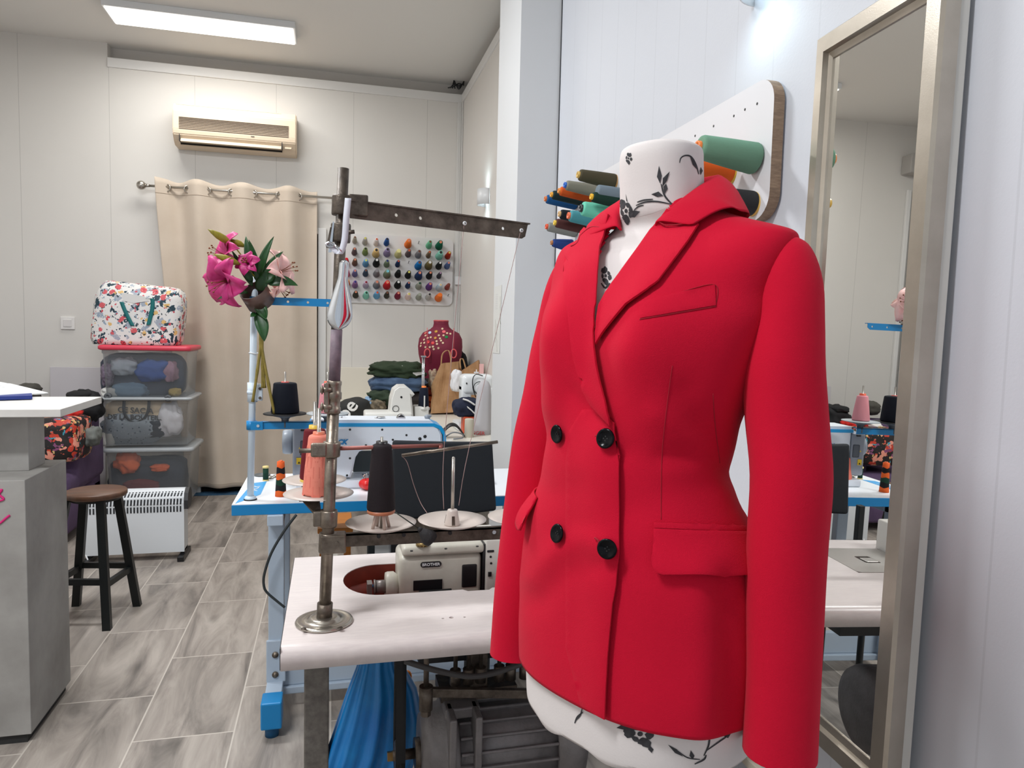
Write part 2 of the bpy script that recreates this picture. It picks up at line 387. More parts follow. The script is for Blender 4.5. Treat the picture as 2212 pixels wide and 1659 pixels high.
def slab(mb, outer, holes, z0, z1, fn=None):
    fn = fn or (lambda x, y, z: V((x, y, z)))
    co, fs = fill2d(outer, holes)
    for z, fl in ((z1, 0), (z0, 1)):
        vv = [mb.bm.verts.new(fn(c.x, c.y, z)) for c in co]
        for f in fs: mb.face([vv[i] for i in (reversed(f) if fl else f)])
    for lp in [outer] + list(holes):
        a = [mb.bm.verts.new(fn(x, y, z1)) for x, y in lp]; c = [mb.bm.verts.new(fn(x, y, z0)) for x, y in lp]
        for i in range(len(lp)): j = (i + 1) % len(lp); mb.face([a[i], a[j], c[j], c[i]])
    bmesh.ops.remove_doubles(mb.bm, verts=mb.bm.verts, dist=1e-5)
def rrect(x0, y0, x1, y1, r, n=6):
    out = []
    for cx, cy, a0 in ((x1 - r, y1 - r, 0), (x0 + r, y1 - r, 90), (x0 + r, y0 + r, 180), (x1 - r, y0 + r, 270)):
        for i in range(n + 1):
            a = math.radians(a0 + 90 * i / n); out.append((cx + r * math.cos(a), cy + r * math.sin(a)))
    return out
def circ(x, y, r, n=16, ry=None): return [(x + r * math.cos(2 * PI * i / n), y + (ry or r) * math.sin(2 * PI * i / n)) for i in range(n)]
# ================================================================ flatbed table with the old machine
m_lam = M('linen_laminate', (226, 217, 213), 0.3, bump=0.03, bscale=700, c2=(212, 202, 200), nscale=26, stretch=(1, 14, 1))
T1 = thing('sewing_table', 'pale linen-patterned sewing table with rounded front edge and oval cut-out', 'table', (.4, 1.62, 0))
b = MB()
hole = [atz(*p, .75) for p in ((741, 1250), (748, 1238), (768, 1228), (800, 1221), (850, 1217))]
hx0 = hole[0].x
hy1 = hole[-1].y; hy0 = atz(960, 1276, .75).y; hm = (hy0 + hy1) / 2
hp = [(hx0 + .085 - .085 * math.cos(a), hm + (hy1 - hy0) / 2 * math.sin(a)) for a in [PI / 2 - PI * i / 18 for i in range(19)]] + [(.30, hy0), (.31, hy0 - .012), (.36, hy0 - .012), (.37, hy0), (.62, hy0), (.62, hy1)]
dh = [circ(*atz(px, py, .75)[:2], r, 10) for px, py, r in ((957, 1336, .003), (975, 1334, .0052), (1004, 1333, .003))]
x0, x1, y0, y1 = -.088, .925, 1.378, 1.905
slab(b, [(x0, y0), (x1, y0), (x1, y1), (x0, y1)], [hp] + dh, .712, .75)
R_ = [[V((x, y0 - .02 * math.sin(a), .73 + .02 * math.cos(a))) for a in [PI / 2 * i / 8 for i in range(9)]] + [V((x, y0 - .02, .707)), V((x, y0, .707))] for x in (x0, x1)]
b.rings(R_, closed=False)
for r in R_: b.face([b.bm.verts.new(p) for p in r + [V((r[0].x, y0, .75))]])
obj('tabletop', b, m_lam, T1)
b = MB(); b.boxb((x0 - .0015, y0 - .018, .708), (x0, y1, .7495)); obj('edge_band', b, M('dark_edge', (52, 50, 52), .6), T1)
m_leg = M('grey_hammered_steel', (122, 118, 112), .5, .5, .2, 400, (92, 88, 84), 60)
for lx in (-.045, .82):
    b = MB()
    for yy in (1.46, 1.80): b.boxb((lx - .003, yy - .025, .06), (lx + .045, yy + .025, .712), bevel=.003)
    b.boxb((lx - .003, 1.36, .03), (lx + .045, 1.9, .065), bevel=.004); b.boxb((lx, 1.42, .685), (lx + .042, 1.86, .712))
    obj('leg', b, m_leg, T1)
b = MB(); b.boxb((.0, 1.50, .175), (.84, 1.53, .205), bevel=.003); obj('crossbar', b, m_leg, T1)
# steel oil pan set under the cut-out
b = MB(); b.rings([[V((x + (.0012 if x < hx0 + .05 else 0), hm + (y - hm) * .985, z)) for x, y in hp] for z in (.7488, .700)], True); obj('pan_rim', b, M('rusty_red_pan', (150, 52, 36), .45, .1, c2=(92, 34, 26), nscale=9), T1)
b = MB(); c_ = (hx0 + .3, hm)
pan = [[V((c_[0] + (.32 * k) * math.cos(a), c_[1] + (.135 * k2) * math.sin(a), z)) for a in [2 * PI * i / 40 for i in range(40)]] for k, k2, z in ((1.0, 1.0, .711), (.97, .96, .69), (.9, .86, .655), (.6, .5, .645))]
b.rings(pan, True, False, True); obj('oil_pan', b, M('rusty_red_pan', (150, 52, 36), .45, .1, c2=(92, 34, 26), nscale=9), T1, mods=[('SOLIDIFY', dict(thickness=.002, offset=1))])
# the old machine in the cut-out
m_cream = M('old_cream_enamel', (204, 200, 188), .35, c2=(186, 181, 168), nscale=14)
SM = thing('sewing_machine', 'old cream enamel flatbed sewing machine sunk in the pale table behind the thread stand', 'sewing machine', (.32, 1.75, .66))
def bev(mb, a, c, r, seg=3): mb.boxb(a, c, bevel=r, seg=seg)
pa = aty(862, 1270, 1.70); pb = aty(1042, 1180, 1.70)
b = MB(); bev(b, (pa.x, 1.70, .665), (pb.x, 1.82, .803), .014, 4); obj('body', b, m_cream, SM)
b = MB(); bev(b, (pa.x + .006, 1.692, .804), (pb.x + .004, 1.83, .828), .009, 4); obj('lid', b, m_cream, SM)
for px, py in ((889, 1191), (963, 1186), (1031, 1181)):
    q = atz(px, py, .8285); b = MB(); b.cyl(q, q + V((0, 0, .002)), .0035, seg=10); obj('screw', b, m_black, SM)
q = atz(913, 1178, .829); b = MB(); b.lathe([(.0001, 0), (.016, 0), (.016, .006), (.013, .010), (.0001, .012)], q, seg=24)
for i in range(12): b.box(q + V((.0155 * math.cos(i * PI / 6), .0155 * math.sin(i * PI / 6), .003)), (.002, .002, .006), rot=(0, 0, i * PI / 6))
obj('dial', b, M('aged_brass', (150, 128, 84), .4, .8), SM)
x2 = aty(1078, 1200, 1.70).x
b = MB(); bev(b, (pb.x + .008, 1.692, .665), (x2 + .008, 1.83, .838), .006, 3); obj('face_plate', b, M('pale_face_plate', (214, 210, 202), .35), SM)
b = MB(); slab(b, rrect(x2 + .012, hy0 + .002, .6195, hy1 - .002, .012, 4), [rrect(.50, hm - .03, .545, hm + .03, .006, 4)], .744, .7512); b.boxb((.505, hm - .025, .75), (.54, hm + .01, .7535), bevel=.001); obj('bed_plate', b, M('satin_plate', (196, 192, 186), .3, .6), SM)
b = MB()
for px, py, r in ((1060, 1203, .003), (1061, 1217, .003)):
    q = aty(px, py, 1.691); b.cyl(q, q + V((0, .004, 0)), r, seg=10)
q = aty(1060, 1191, 1.691); b.boxb((q.x - .009, 1.690, q.z - .003), (q.x + .009, 1.694, q.z + .003), bevel=.002)
q = aty(1058, 1240, 1.69); b.boxb((q.x - .004, 1.688, q.z - .006), (q.x + .004, 1.694, q.z + .005))
obj('face_screw', b, m_black, SM)
b = MB(); q = aty(1036, 1225, 1.697); b.boxb((pb.x + .001, 1.698, .70), (pb.x + .0075, 1.80, .825)); obj('gap_plate', b, m_black, SM)
b = MB(); q0 = aty(998, 1220, 1.698); q1 = aty(1030, 1268, 1.698); b.boxb((q0.x, 1.697, q1.z), (q1.x, 1.705, q0.z), bevel=.004); obj('needle_slot', b, m_black, SM)
b = MB(); q0 = aty(893, 1255, 1.698); q1 = aty(955, 1272, 1.698); b.boxb((q0.x, 1.697, q1.z), (q1.x, 1.705, q0.z)); b.cyl((q0.x + .012, 1.68, q1.z - .002), (q1.x + .02, 1.68, q1.z - .002), .008, seg=12); obj('feed_arm', b, m_black, SM)
b = MB(); q = aty(931, 1219, 1.698); pr = rrect(q.x - .0255, q.z - .0068, q.x + .0255, q.z + .0068, .0066)
b.prism([V((x, 1.6985, z)) for x, z in pr], (0, -.0016, 0)); badge = obj('name_badge', b, M('badge_black', (14, 15, 20), .25), SM, label='black oval badge')
b = MB(); b.text('BROTHER', basis((q.x, 1.6965, q.z - .0002), (1, 0, 0), (0, 0, 1), (0, -1, 0)), .0098, .0003, .0002); obj('lettering', b, M('badge_silver', (225, 226, 228), .3), badge, local=False)
b = MB(); c0 = V((pa.x + .004, 1.74, .718))
b.lathe([(.02, 0), (.034, .0), (.036, .006), (.036, .02), (.028, .03), (.02, .034)], c0 - V((.034, 0, 0)), axis=(1, 0, 0)); obj('hub', b, m_cream, SM)
b = MB(); q = aty(838, 1262, 1.73); b.cyl((q.x - .03, 1.73, q.z - .005), (c0.x - .03, 1.73, q.z - .005), .016, seg=18); b.cyl((q.x - .034, 1.73, q.z - .005), (q.x - .03, 1.73, q.z - .005), .018, seg=18)
b.boxb((q.x - .05, 1.72, q.z - .02), (q.x - .038, 1.75, q.z + .006)); obj('shaft', b, M('grey_shaft', (128, 120, 116), .4, .5), SM)
b = MB(); q = aty(860, 1172, 1.80); b.tube(smoothpath([(q.x + .012, 1.80, .80), (q.x - .006, 1.80, .825), (q.x - .004, 1.80, .85), (q.x + .014, 1.80, .865)]), .003, 8); obj('lever', b, m_chrome, SM)
# motor and control linkage hung beneath
m_mot = M('grey_cast_motor', (134, 130, 130), .5, .35, .25, 120, (112, 108, 108), 20)
MO = thing('clutch_motor', 'grey ribbed electric motor hung under the pale sewing table', 'motor', (.36, 1.60, .44))
mc = aty(1075, 1597, 1.60); mz = mc.z; my = 1.60
xa = aty(935, 1597, my).x; xb = aty(1205, 1597, my).x
b = MB(); b.lathe([(.03, 0), (.075, .0), (.095, .02), (.1, .045), (.108, .05), (.108, .075), (.10, .08)], (xa - .03, my, mz), axis=(1, 0, 0), seg=36); obj('clutch_cover', b, m_mot, MO)
b = MB(); b.lathe([(.098, 0), (.098, xb - xa - .06)], (xa + .045, my, mz), axis=(1, 0, 0), seg=36)
for i in range(20):
    a = 2 * PI * i / 20; b.box((xa + .045 + (xb - xa - .06) / 2, my + .101 * math.cos(a), mz + .101 * math.sin(a)), (xb - xa - .07, .007, .012), rot=(a - PI / 2, 0, 0), bevel=.003)
obj('housing', b, m_mot, MO)
b = MB(); b.lathe([(.09, 0), (.112, .0), (.114, .05), (.108, .066), (.08, .08), (.02, .084)], (xb - .03, my, mz), axis=(1, 0, 0), seg=36); obj('fan_cover', b, m_mot, MO)
b = MB(); q = aty(985, 1560, my - .12)
for dx in (-.012, .045): bev(b, (q.x + dx, my - .118, mz - .02), (q.x + dx + .016, my - .04, mz + .125), .004)
bev(b, (q.x - .012, my - .11, mz - .04), (q.x + .061, my - .05, mz + .01), .008); bev(b, (q.x - .015, my - .07, mz + .10), (q.x + .064, my + .05, mz + .125), .004)
obj('bracket', b, m_mot, MO)
b = MB(); xs = aty(895, 1625, my).x; b.cyl((xs, my, mz - .01), (xa - .02, my, mz - .01), .034, seg=24); b.cyl((xs - .05, my, mz - .01), (xs, my, mz - .01), .012, seg=14)
b.lathe([(.03, 0), (.034, .004), (.026, .010), (.034, .016), (.03, .02)], (xs - .045, my, mz - .01), axis=(1, 0, 0)); obj('pulley', b, m_steel2, MO)
b = MB(); b.cyl((xs - .062, my, mz - .01), (xs - .046, my, mz - .01), .011, seg=6, smooth=False); obj('nut', b, M('brass_nut', (170, 140, 90), .35, .9), MO)
b = MB(); b.boxb((q.x - .02, my - .03, mz + .12), (q.x + .16, my + .06, mz + .145)); b.boxb((q.x + .05, my - .02, mz + .14), (q.x + .09, my + .02, .712)); obj('mounting_plate', b, m_steel2, MO)
b = MB(); xq = xs - .035
pl = [V((xq, my + .034 * math.cos(a), mz - .01 + .034 * math.sin(a))) for a in [PI + PI * i / 10 for i in range(11)]] + [V((xq, my + .03, .70)), V((xq, my + .0, .708)), V((xq, my - .03, .70))]
rr = [[p + V((-.011, 0, 0)), p + V((.011, 0, 0)), p + V((.009, .0, .0)) + (V((xq, my, mz + .1)) - p).normalized() * .008, p + V((-.009, 0, 0)) + (V((xq, my, mz + .1)) - p).normalized() * .008] for p in pl]
b.rings(rr + [rr[0]], True); solo('drive_belt', b, m_rub, 'black rubber drive belt running down from the pale table to the motor pulley', 'belt')
# treadle linkage / cast-iron bar
b = MB(); pA = aty(920, 1507, 1.50); pB = aty(1180, 1487, 1.55)
b.box((pA + pB) / 2, ((pB - pA).length, .014, .02), rot=(0, -math.atan2(pB.z - pA.z, pB.x - pA.x), 0), bevel=.002)
b.cyl(pA + V((0, 0, -.026)), pA + V((0, 0, .026)), .015, seg=16); b.cyl(pA + V((0, 0, -.04)), pA + V((0, 0, -.026)), .011, seg=6, smooth=False); b.cyl(pA + V((0, 0, .02)), (pA.x, pA.y, .709), .006, seg=10)
L = solo('control_linkage', b, m_steel2, 'dull steel lever arm and rod under the pale table above the motor', 'lever')
b = MB(); b.cyl(pB + V((-.005, -.018, -.022)), pB + V((-.005, -.018, .012)), .009, seg=10); solo('linkage_bolt', b, m_steel, 'steel bolt at the end of the lever arm over the motor', 'bolt', at=pB + V((-.005, -.018, -.022)))
# underside ironwork: row of oil cups on a dark tray
b = MB(); b.boxb((.20, 1.60, .58), (.66, 1.84, .60)); b.boxb((.20, 1.60, .60), (.66, 1.61, .645)); b.boxb((.20, 1.83, .60), (.66, 1.84, .645)); b.boxb((.20, 1.7, .6), (.21, 1.72, .71)); b.boxb((.64, 1.7, .6), (.65, 1.72, .71))
solo('oil_tray', b, M('oily_black_tray', (26, 26, 28), .45), 'oily dark tray hung under the machine cut-out of the pale table', 'tray')
for i, px in enumerate((985, 1013, 1040, 1080, 1105, 1135)):
    q = aty(px, 1470, 1.55); b = MB(); b.cyl((q.x, 1.56, .545), (q.x, 1.56, .58), .0125, seg=14); b.cyl((q.x, 1.56, .58), (q.x, 1.56, .70), .005, seg=8)
    solo('hanging_stud', b, m_steel2, 'dark steel stud under the pale table, %s from the blue bag' % ('first', 'second', 'third', 'fourth', 'fifth', 'sixth')[i], 'stud', group='steel studs under the table')
b = MB(); b.tube(smoothpath([aty(*p, 1.43) for p in ((875, 1428), (930, 1445), (1000, 1460), (1050, 1458), (1110, 1440), (1200, 1405))]), .0062, 10); solo('power_cable', b, M('dark_grey_cable', (58, 56, 56), .5), 'thick dark grey cable sagging under the front edge of the pale table', 'cable')
# blue plastic bag hung behind the belt
def bagmesh(rings, wr, seg=96):
    mb = MB(); rr = []
    for (c, ax, ay, z), k in zip(rings, range(len(rings))):
        t = k / (len(rings) - 1); amp = wr * t
        rr.append([V((c[0] + (ax + .5 * amp * math.sin(9 * a + 2 * t)) * math.cos(a), c[1] + (ay + 1.6 * amp * (.5 * math.sin(11 * a + 1.5 * t) + .35 * math.sin(19 * a + 3 * t) + .6 * noise.noise(V((3 * math.cos(a), 3 * math.sin(a), 4 * t))))) * math.sin(a), z + .3 * amp * math.sin(5 * a) * (k == len(rings) - 1))) for a in [2 * PI * i / seg for i in range(seg)]])
    mb.rings(rr, True, False, True); return mb
YG = 1.80
gx = aty(812, 1450, YG).x
def brow(pl, pr, py):
    p, q = aty(pl, py, YG), aty(pr, py, YG); return ((p.x + q.x) / 2, YG), (q.x - p.x) / 2, p.z
L_ = []
for pl, pr, py, dp in ((800, 838, 1300, .02), (790, 850, 1370, .025), (771, 868, 1440, .03), (748, 898, 1500, .04), (728, 910, 1560, .05), (708, 910, 1620, .055), (697, 892, 1662, .055), (704, 880, 1710, .05), (730, 850, 1740, .03)):
    c_, hw_, z_ = brow(pl, pr, py); L_.append((c_, hw_, dp, z_))
b = bagmesh(L_, .013)
m_bag = M('blue_polythene', (10, 112, 190), .28, trans=.1, bump=.5, bscale=26, c2=(40, 140, 205), nscale=6)
BG = solo('plastic_bag', b, m_bag, 'blue plastic bag hanging beneath the table tops beside the steel table leg', 'bag', at=(gx, YG, L_[-1][3]))
b = MB(); zt0 = L_[0][3]; b.tube(smoothpath([(gx - .02, YG, zt0 - .02), (gx - .03, YG, zt0 + .03), (gx - .01, YG, .700), (gx + .015, YG, .700), (gx + .03, YG, zt0 + .03), (gx + .02, YG, zt0 - .02)]), .004, 6); obj('handle', b, m_bag, BG)
b = MB(); q = aty(880, 1463, 1.84)
for i in range(5): b.ball(q + V((random.uniform(-.01, .012), random.uniform(-.01, .01), random.uniform(-.02, .02))), .014, (1, .6, 1.2), 8)
solo('orange_rag', b, M('orange_cloth', (216, 120, 26), .8), 'small orange rag tucked beside the blue plastic bag', 'rag')
# ================================================================ thread stand on the front table
ST = thing('thread_stand', 'old bare steel thread stand with flange base screwed to the pale table', 'thread stand', (-.01, 1.47, .75))
base = V((-.01, 1.47, .75)); top = V((.022, 1.47, 1.662))
def pole(z): return base.lerp(top, (z - .75) / (top.z - .75))
b = MB(); b.lathe([(.0001, 0), (.056, 0), (.058, .003), (.056, .006), (.05, .0075), (.047, .006), (.032, .0075), (.030, .011), (.026, .0125), (.02, .013)], base, seg=44); fl = obj('base_flange', b, M('polished_worn_steel', (176, 170, 160), .25, .9, .05, 200), ST)
for px, py in ((656, 1359), (735, 1357)):
    q = atz(px, py, .7575); b = MB(); b.lathe([(.0001, 0), (.005, .0), (.0055, .001), (.004, .002), (.0001, .002)], q, seg=14); b.box(q + V((0, 0, .0022)), (.008, .0012, .0006), rot=(0, 0, .5)); obj('screw', b, m_steel2, fl)
b = MB(); b.cyl(base + V((0, 0, .012)), pole(.79), .0155, seg=24); obj('socket', b, m_steel2, ST)
b = MB(); b.cyl(pole(.765), pole(1.20), .0118, seg=24); obj('pole', b, m_steel, ST)
b = MB(); b.cyl(pole(1.20), pole(1.66), .0108, seg=24); obj('pole', b, m_steel2, ST)
b = MB(); b.cyl(pole(1.235), pole(1.345), .0113, seg=24); obj('tape_wrap', b, M('mauve_tape', (132, 112, 122), .6, c2=(96, 84, 94), nscale=40), ST)
b = MB(); b.lathe([(.0125, 0), (.0145, .002), (.0145, .012), (.013, .013), (.013, .028), (.0155, .03), (.0155, .042), (.0135, .044), (.0135, .056), (.0145, .058), (.0145, .064), (.0125, .066)], pole(1.178), axis=top - base)
cc = pole(1.21); b.boxb(cc + V((-.019, -.014, -.03)), cc + V((-.008, -.002, .03)), bevel=.003)
for dz in (-.018, .016): b.cyl(cc + V((-.026, -.01, dz)), cc + V((-.004, -.01, dz)), .006, seg=12); b.lathe([(.009, 0), (.009, .003)], cc + V((-.024, -.01, dz)), axis=(1, 0, 0), seg=14)
obj('coupling', b, m_steel, ST)
def clamp(z, w, h, dx=0.03):
    mb = MB(); c = pole(z); mb.lathe([(.012, -h / 2), (.0165, -h / 2), (.0175, -h / 2 + .003), (.0175, h / 2 - .003), (.0165, h / 2), (.012, h / 2)], c, axis=top - base, cap0=False, cap1=False)
    return mb, c
b, c = clamp(1.106, 0, .03); b.boxb(c + V((-.04, -.016, -.014)), c + V((-.008, -.002, .014)), bevel=.004); b.cyl(c + V((-.03, -.02, .003)), c + V((-.03, -.01, .003)), .004, seg=12); obj('clamp', b, m_steel, ST)
b = MB(); b.cyl(c + V((-.062, -.009, -.001)), c + V((.0, -.009, -.001)), .0045, seg=12); obj('short_rod', b, m_steel2, ST)
b = MB(); e = aty(955, 965, 1.55); b.cyl(c + V((.012, 0, .001)), e + V((0, 0, .003)), .0042, seg=12); b.cyl(e + V((-.004, -.004, .004)), e + V((-.004, -.004, -.009)), .005, seg=10); obj('guide_rod', b, M('red_oxide_rod', (150, 88, 80), .45, .3), ST)
b = MB(); b.cyl(aty(868, 984, 1.54), aty(1075, 954.5, 1.54), .0037, seg=12); obj('cross_rod', b, m_steel, ST)
b, c = clamp(.965, 0, .034); b.boxb(c + V((-.03, -.006, -.016)), c + V((-.006, .014, .016)), bevel=.003); obj('clamp', b, m_steel, ST)
# gusset towards the two rear plates
pS = V((-.021, 1.52, 1.0)); pM = V((-.034, 1.66, 1.0))
b = MB(); b.prism([c + V((-.028, .006, .012)), c + V((-.012, .006, -.014)), V((pS.x - .035, 1.50, .996)), V((pS.x + .0, 1.50, .996))], (0, .012, 0)); b.boxb((pS.x - .04, 1.50, .994), (pS.x + .015, 1.70, .999)); obj('gusset', b, m_steel2, ST)
b, c = clamp(.915, 0, .04); b.boxb(c + V((-.014, -.018, -.019)), c + V((.036, .018, .019)), bevel=.003); q = c + V((.018, -.018, .002)); b.cyl(q, q + V((0, -.003, 0)), .0045, seg=12); obj('clamp', b, m_steel, ST)
barz = .913
b = MB(); b.boxb((c.x + .03, 1.484, barz - .013), (.62, 1.488, barz + .013)); b.boxb((c.x + .03, 1.484, barz + .010), (.62, 1.50, barz + .013)); bar = obj('spool_bar', b, m_steel2, ST)
for px, py in ((818, 1158), (872, 1155), (972, 1151), (1067, 1149)):
    q = aty(px, py, 1.484); b = MB(); b.cyl(q + V((0, -.003, 0)), q + V((0, .001, 0)), .0042, seg=12); obj('bolt', b, m_black if px < 1060 else m_chrome, bar)
m_plate = M('beige_plate_enamel', (196, 184, 176), .35)
def plate(parent, p, r, dish=.012, mat=None):
    mb = MB(); mb.lathe([(.0001, .0), (r * .28, .0), (r * .7, dish * .35), (r, dish), (r + .0005, dish + .001), (r * .7, dish * .35 + .002), (r * .28, .002), (.0001, .002)], p, seg=48); return obj('spool_plate', mb, mat or m_plate, parent)
def hubcone(parent, p, sp, mat):
    mb = MB(); mb.lathe([(.0165, 0), (.0165, .003), (.0115, .03), (.010, .034), (.005, .035)], p, seg=28)
    o = obj('spool_hub', mb, mat, parent)
    mb = MB()
    for a in (-PI / 2, -PI / 2 + 2.1, -PI / 2 - 2.1):
        d = V((math.cos(a), math.sin(a), 0)); s_ = d.cross(V((0, 0, 1)))
        for k in (0,): mb.prism([p + d * .0168 + s_ * .0035 + V((0, 0, .003)), p + d * .0168 - s_ * .0035 + V((0, 0, .003)), p + d * .0135 - s_ * .003 + V((0, 0, .022)), p + d * .0135 + s_ * .003 + V((0, 0, .022))], -d * .004)
    obj('slot', mb, m_steel2, o)
    if sp:
        mb = MB(); mb.cyl(p + V((0, 0, .033)), p + V((0, 0, sp)), .0036, seg=12); mb.ball(p + V((0, 0, sp)), .0036, seg=10); obj('spindle', mb, m_nickel, parent)
P1 = V((.104, 1.50, .930)); P2 = V((.255, 1.50, .930)); P3 = V((.408, 1.50, .930))
for p, sp in ((P1, 0), (P2, .145), (P3, .145)):
    plate(ST, p, .073, .014)
    if p is P1:
        b = MB()
        for a in (-1.2, 0.3, 2.0, 3.4):
            d = V((math.cos(a), math.sin(a), 0)); b.cyl(p + d * .018 + V((0, 0, .002)), p + d * .008 + V((0, 0, .045)), .0035, seg=8)
        obj('spool_hub', b, M('pinkish_beige_plastic', (188, 170, 160), .4), ST); b = MB(); b.cyl(p, p + V((0, 0, .195)), .003, seg=8); obj('spindle', b, m_nickel, ST)
    else: hubcone(ST, p + V((0, 0, .002)), sp, m_plate)
plate(ST, V((pS.x - .002, 1.53, .999)), .071, .004); plate(ST, V((pM.x, 1.665, 1.0)), .07, .004)
for p in (V((pS.x - .002, 1.53, 1.0)), V((pM.x, 1.665, 1.0))):
    b = MB(); b.cyl(p, p + V((0, 0, .182)), .0042, seg=12); obj('spindle', b, m_nickel, ST)
# top arm
def colr(z, h):
    mb = MB(); mb.lathe([(.012, -h / 2), (.0185, -h / 2), (.0195, -h / 2 + .003), (.0195, h / 2 - .003), (.0185, h / 2), (.012, h / 2)], pole(z), axis=top - base); return mb
b = colr(1.588, .038); ca = pole(1.588); b.boxb(ca + V((.012, -.014, -.02)), ca + V((.05, .012, .022)), bevel=.003); obj('clamp', b, m_steel2, ST)
b = colr(1.535, .036); q = pole(1.535); b.box(q + V((-.02, -.012, -.012)), (.008, .006, .04), rot=(0, .2, 0)); b.cyl(q + V((.014, -.016, 0)), q + V((.026, -.016, .002)), .004, seg=8); obj('clamp', b, m_steel2, ST)
A0 = aty(757, 452, 1.455); A1 = aty(1140, 500, 1.56)
dx_ = (A1 - A0).normalized(); up_ = V((0, 0, 1)); up_ = (up_ - dx_ * up_.dot(dx_)).normalized(); nn = dx_.cross(up_)
LA = (A1 - A0).length
holes = [circ(LA * t, .0, .0035, 14) for t in (.235, .365, .61, .845, .955)]
b = MB(); outl = [(0, -.017), (LA * .965, -.017), (LA * .985, -.012), (LA, .017), (0, .017)]
slab(b, outl, holes, 0, .003, fn=lambda x, y, z: A0 + dx_ * x + up_ * y + nn * (-z)); arm = obj('guide_arm', b, m_steel2, ST)
b = MB(); o2 = [A0 + dx_ * x + up_ * .0155 - nn * y for x, y in ((0, -.003), (LA * 1.01, -.003), (LA * 1.01, .013), (0, .013))]; b.prism(o2, up_ * .003); obj('flange', b, m_steel2, arm)
for t in (.61, .955):
    q = A0 + dx_ * LA * t; b = MB(); b.lathe([(.0022, 0), (.004, 0), (.0045, .002), (.004, .004), (.0022, .004)], q + nn * .001, axis=nn, seg=16, cap0=False, cap1=False); obj('eyelet', b, m_wplast, arm)
# shoehorn on its ribbon
sh = thing('shoehorn', 'polished metal shoehorn hanging by a white ribbon from the steel thread stand', 'shoehorn', aty(735, 712, 1.44))
b = MB()
def shf(u, v):
    t = v; y_ = 712 - t * 150; w = .0245 * (1 - (max(0, .22 - t) / .22) ** 2) ** .5 * (1 - .62 * max(0, min(1, (t - .2) / .55)) ** 1.2) if t < .985 else .004
    w = max(w, .0045); a = (u - .5) * 2
    q = aty(731 + 13 * t, y_, 1.44); return q + V((a * w, -.012 * (1 - a * a) * (1 - .4 * t) - .002 + .006 * 0, 0))
b.grid(shf, 14, 26); obj('blade', b, m_chrome, sh, mods=[('SOLIDIFY', dict(thickness=.0012))])
b = MB(); pts = smoothpath([aty(*p, y) for p, y in (((752, 428), 1.435), ((748, 470), 1.43), ((744, 520), 1.43), ((734, 548), 1.43), ((722, 540), 1.432), ((715, 525), 1.435))])
rr = [[p + V((-.006, 0, 0)), p + V((.006, 0, 0)), p + V((.006, .001, 0)), p + V((-.006, .001, 0))] for p in pts]; b.rings(rr, True, True, True); obj('ribbon', b, M('white_ribbon', (212, 214, 224), .6), sh)
b = MB(); q0, q1 = aty(705, 530, 1.43), aty(740, 520, 1.43); b.tube(smoothpath([aty(*p, 1.432) for p in ((703, 528), (712, 524), (722, 531), (712, 533), (704, 529))]), .0022, 6); b.tube([aty(722, 528, 1.432), aty(738, 543, 1.432), aty(733, 545, 1.432)], .003, 6); b.prism([aty(*p, 1.437) for p in ((709, 545), (716, 545), (722, 480), (719, 478))], (0, .002, 0)); obj('hook', b, m_chrome, sh)
from mathutils import noise
